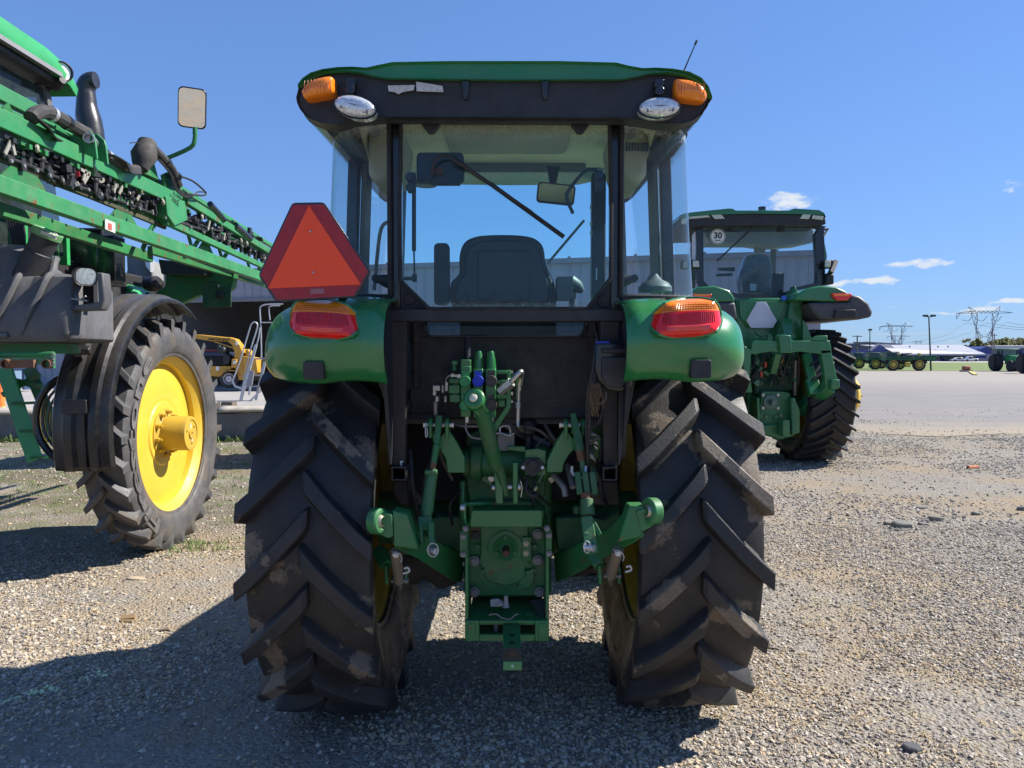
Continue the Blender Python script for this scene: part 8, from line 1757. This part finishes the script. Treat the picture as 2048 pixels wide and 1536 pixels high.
# --- three sprayers parked side by side beyond the lot
FT = mat('far_tyre', (.025, .025, .027), .8); FG = mat('far_green', (.020, .13, .05), .5, var=.2, vscale=3); FY = mat('far_yellow', (.50, .38, .05), .5)
def far_sprayer(Y, label):
    r = root('sprayer', (0, Y, 0), label, 'sprayer', 'sprayers parked in a row beyond the lot')
    for x, in ((-1.5,), (1.38,)):
        t_ = MB().lathe(V((x, Y, .72)), (0, -1, 0), [(.47, -.3), (.66, -.3), (.72, -.24), (.72, -.04), (.66, .0), (.47, .0)], 30).build('wheel', FT, r); MB().lathe(V((x, Y-.01, .72)), (0, -1, 0), [(.47, -.1), (.46, .0), (.30, -.02), (.20, .02), (.12, .03), (.001, .04)], 24).build('rim', FY, t_)
        G = [[V((x-.86*math.cos(R_(10+16*i)), Y+dy, .72+.86*math.sin(R_(10+16*i)))) for dy in (-.05, .3)] for i in range(11)]; MB().grid(G).build('mudguard', FT, r, solid=.02)
    MB().bb((-2.0, Y+.3, .75), (2.2, Y+1.6, 1.15)).build('chassis', mat('far_dark', (.02, .025, .022), .8), r)
    MB().bb((-2.1, Y+.4, 1.15), (-.9, Y+1.5, 1.98)).build('cab', mat('far_glass', (.06, .085, .10), .15), r); MB().bb((-2.25, Y+.3, 1.98), (-.8, Y+1.6, 2.08)).build('cab_roof', FG, r, bevel=.03)
    MB().tube([V((-.4, Y+.9, 1.55)), V((-.1, Y+.9, 1.62)), V((.9, Y+.9, 1.62)), V((1.1, Y+.9, 1.5))], [.1, .38, .38, .1], 14).build('tank', mat('far_tank', (.05, .05, .055), .5), r)
    for z, x_, x2 in ((1.50, -3.2, 2.9), (1.28, -3.0, 2.9), (1.68, .9, 3.0)): MB().beam((x_, Y-.15, z), (x2, Y-.1, z+.03), .12, .09).build('boom', FG, r)
    for i in range(16): xa = -3.0+.37*i; MB().beam((xa, Y-.14, 1.30 if i % 2 else 1.52), (xa+.33, Y-.14, 1.52 if i % 2 else 1.30), .03, .05).build('boom_brace', FG, r)
    MB().beam((-2.4, Y-.2, .3), (-1.9, Y-.2, 1.4), .1, .12).build('ladder', FG, r); MB().bb((1.15, Y-.2, 1.62), (1.45, Y+.1, 1.98)).build('yellow_tank', FY, r, bevel=.05); MB().bb((-.2, Y-.1, .45), (.35, Y+.2, .98)).build('toolbox', FY, r, bevel=.04)
    MB().bb((2.2, Y-.1, 1.1), (3.1, Y+.5, 1.6)).build('boom_rack', FG, r)
    return r
fs_ = far_sprayer(84.8, 'nearest parked sprayer of the row, both yellow wheels in view')
fs_.location = (X(1814, 84.8), 84.8, 0)
for dx, dy, lb in ((1776, 92., 'second parked sprayer, its front half showing left of the nearest one'), (1742, 99., 'third parked sprayer, mostly behind the big tractor wheel')):
    c = copy_tree(fs_); c.location = (X(dx, dy), dy, 0); c['label'] = lb
# --- tractors at the right edge
def far_tractor(pc, Y, label):
    r = root('tractor', (0, Y, 0), label, 'tractor'); 
    for s in (-1, 1):
        MB().lathe(V((s*1.2-s*.0, Y+1, .95)), (s, 0, 0), [(.3, -.45), (.9, -.45), (.95, -.35), (.95, .0), (.9, .1), (.3, .1)], 24).build('wheel', FT, r)
        MB().lathe(V((s*.75, Y-1.2, .6)), (s, 0, 0), [(.2, -.1), (.55, -.1), (.6, 0), (.6, .2), (.2, .25)], 20).build('wheel', FT, r)
    MB().bb((-1.55, Y+.5, .1), (-.75, Y+1.0, 1.75)).build('mudguard', FT, r, bevel=.05); MB().bb((-.75, Y+.3, 1.2), (.75, Y+1.6, 2.30)).build('cab', mat('far_cab_glass', (.10, .14, .15), .2), r); MB().bb((-.9, Y+.2, 2.3), (.9, Y+1.8, 2.42)).build('cab_roof', FG, r, bevel=.04)
    for s in (-1, 1): MB().bb((s*.8-.05, Y+.25, 1.2), (s*.8+.05, Y+.35, 2.3)).build('cab_pillar', DARKIN, r); MB().bb((s*1.15-.12, Y+.3, 1.75), (s*1.15+.12, Y+.4, 2.2)).build('mirror', DARKIN, r)
    G = [[V((a*w, y, z)) for a, z in ((-1, .8), (-1, zt_-.2), (-.7, zt_), (.7, zt_), (1, zt_-.2), (1, .8))] for y, w, zt_ in ((Y+.3, .5, 1.75), (Y-1.2, .48, 1.65), (Y-1.9, .42, 1.45))]
    MB().rings(G).build('hood', mat('light_far_green', (.05, .26, .07), .4), r); MB().bb((-.55, Y-2.0, .55), (.55, Y-1.9, .95)).build('grille', FG, r); MB().bb((-.3, Y-1.95, .2), (.3, Y-1.8, .5)).build('front_hitch', FY, r)
    r.location = (X(pc, Y), Y, 0); return r
far_tractor(2022, 82., 'small dark tractor with pale green hood facing the camera at the far right')
c = far_tractor(2085, 71., 'second dark tractor cut off by the right edge of the photo')
q = V((X(1935, 80.), 80., 0)); r = root('rubble_block', q, 'rust brown block with rounded top on the edge of the lot', 'block'); MB().bb(q+V((-.55, 0, 0)), q+V((.55, .5, .18))).build('base', mat('grey_base', (.25, .22, .20), .9), r); MB().bb(q+V((-.4, .05, .18)), q+V((.42, .45, .62))).build('cap', mat('rust_brown', (.30, .13, .08), .9, var=.3), r, bevel=.12)
a = V((X(1940, 78.), 78., .05)); b_ = V((X(1951, 66.), 66., .05)); mb = MB(); mb.beam(a, b_, .28, .14); o = mb.build('parking_stop', mat('yellow_stop', (.62, .50, .14), .7)); tag(o, 'faded yellow parking stop beside the rust brown block', 'parking stop')
bpy.context.view_layer.update()
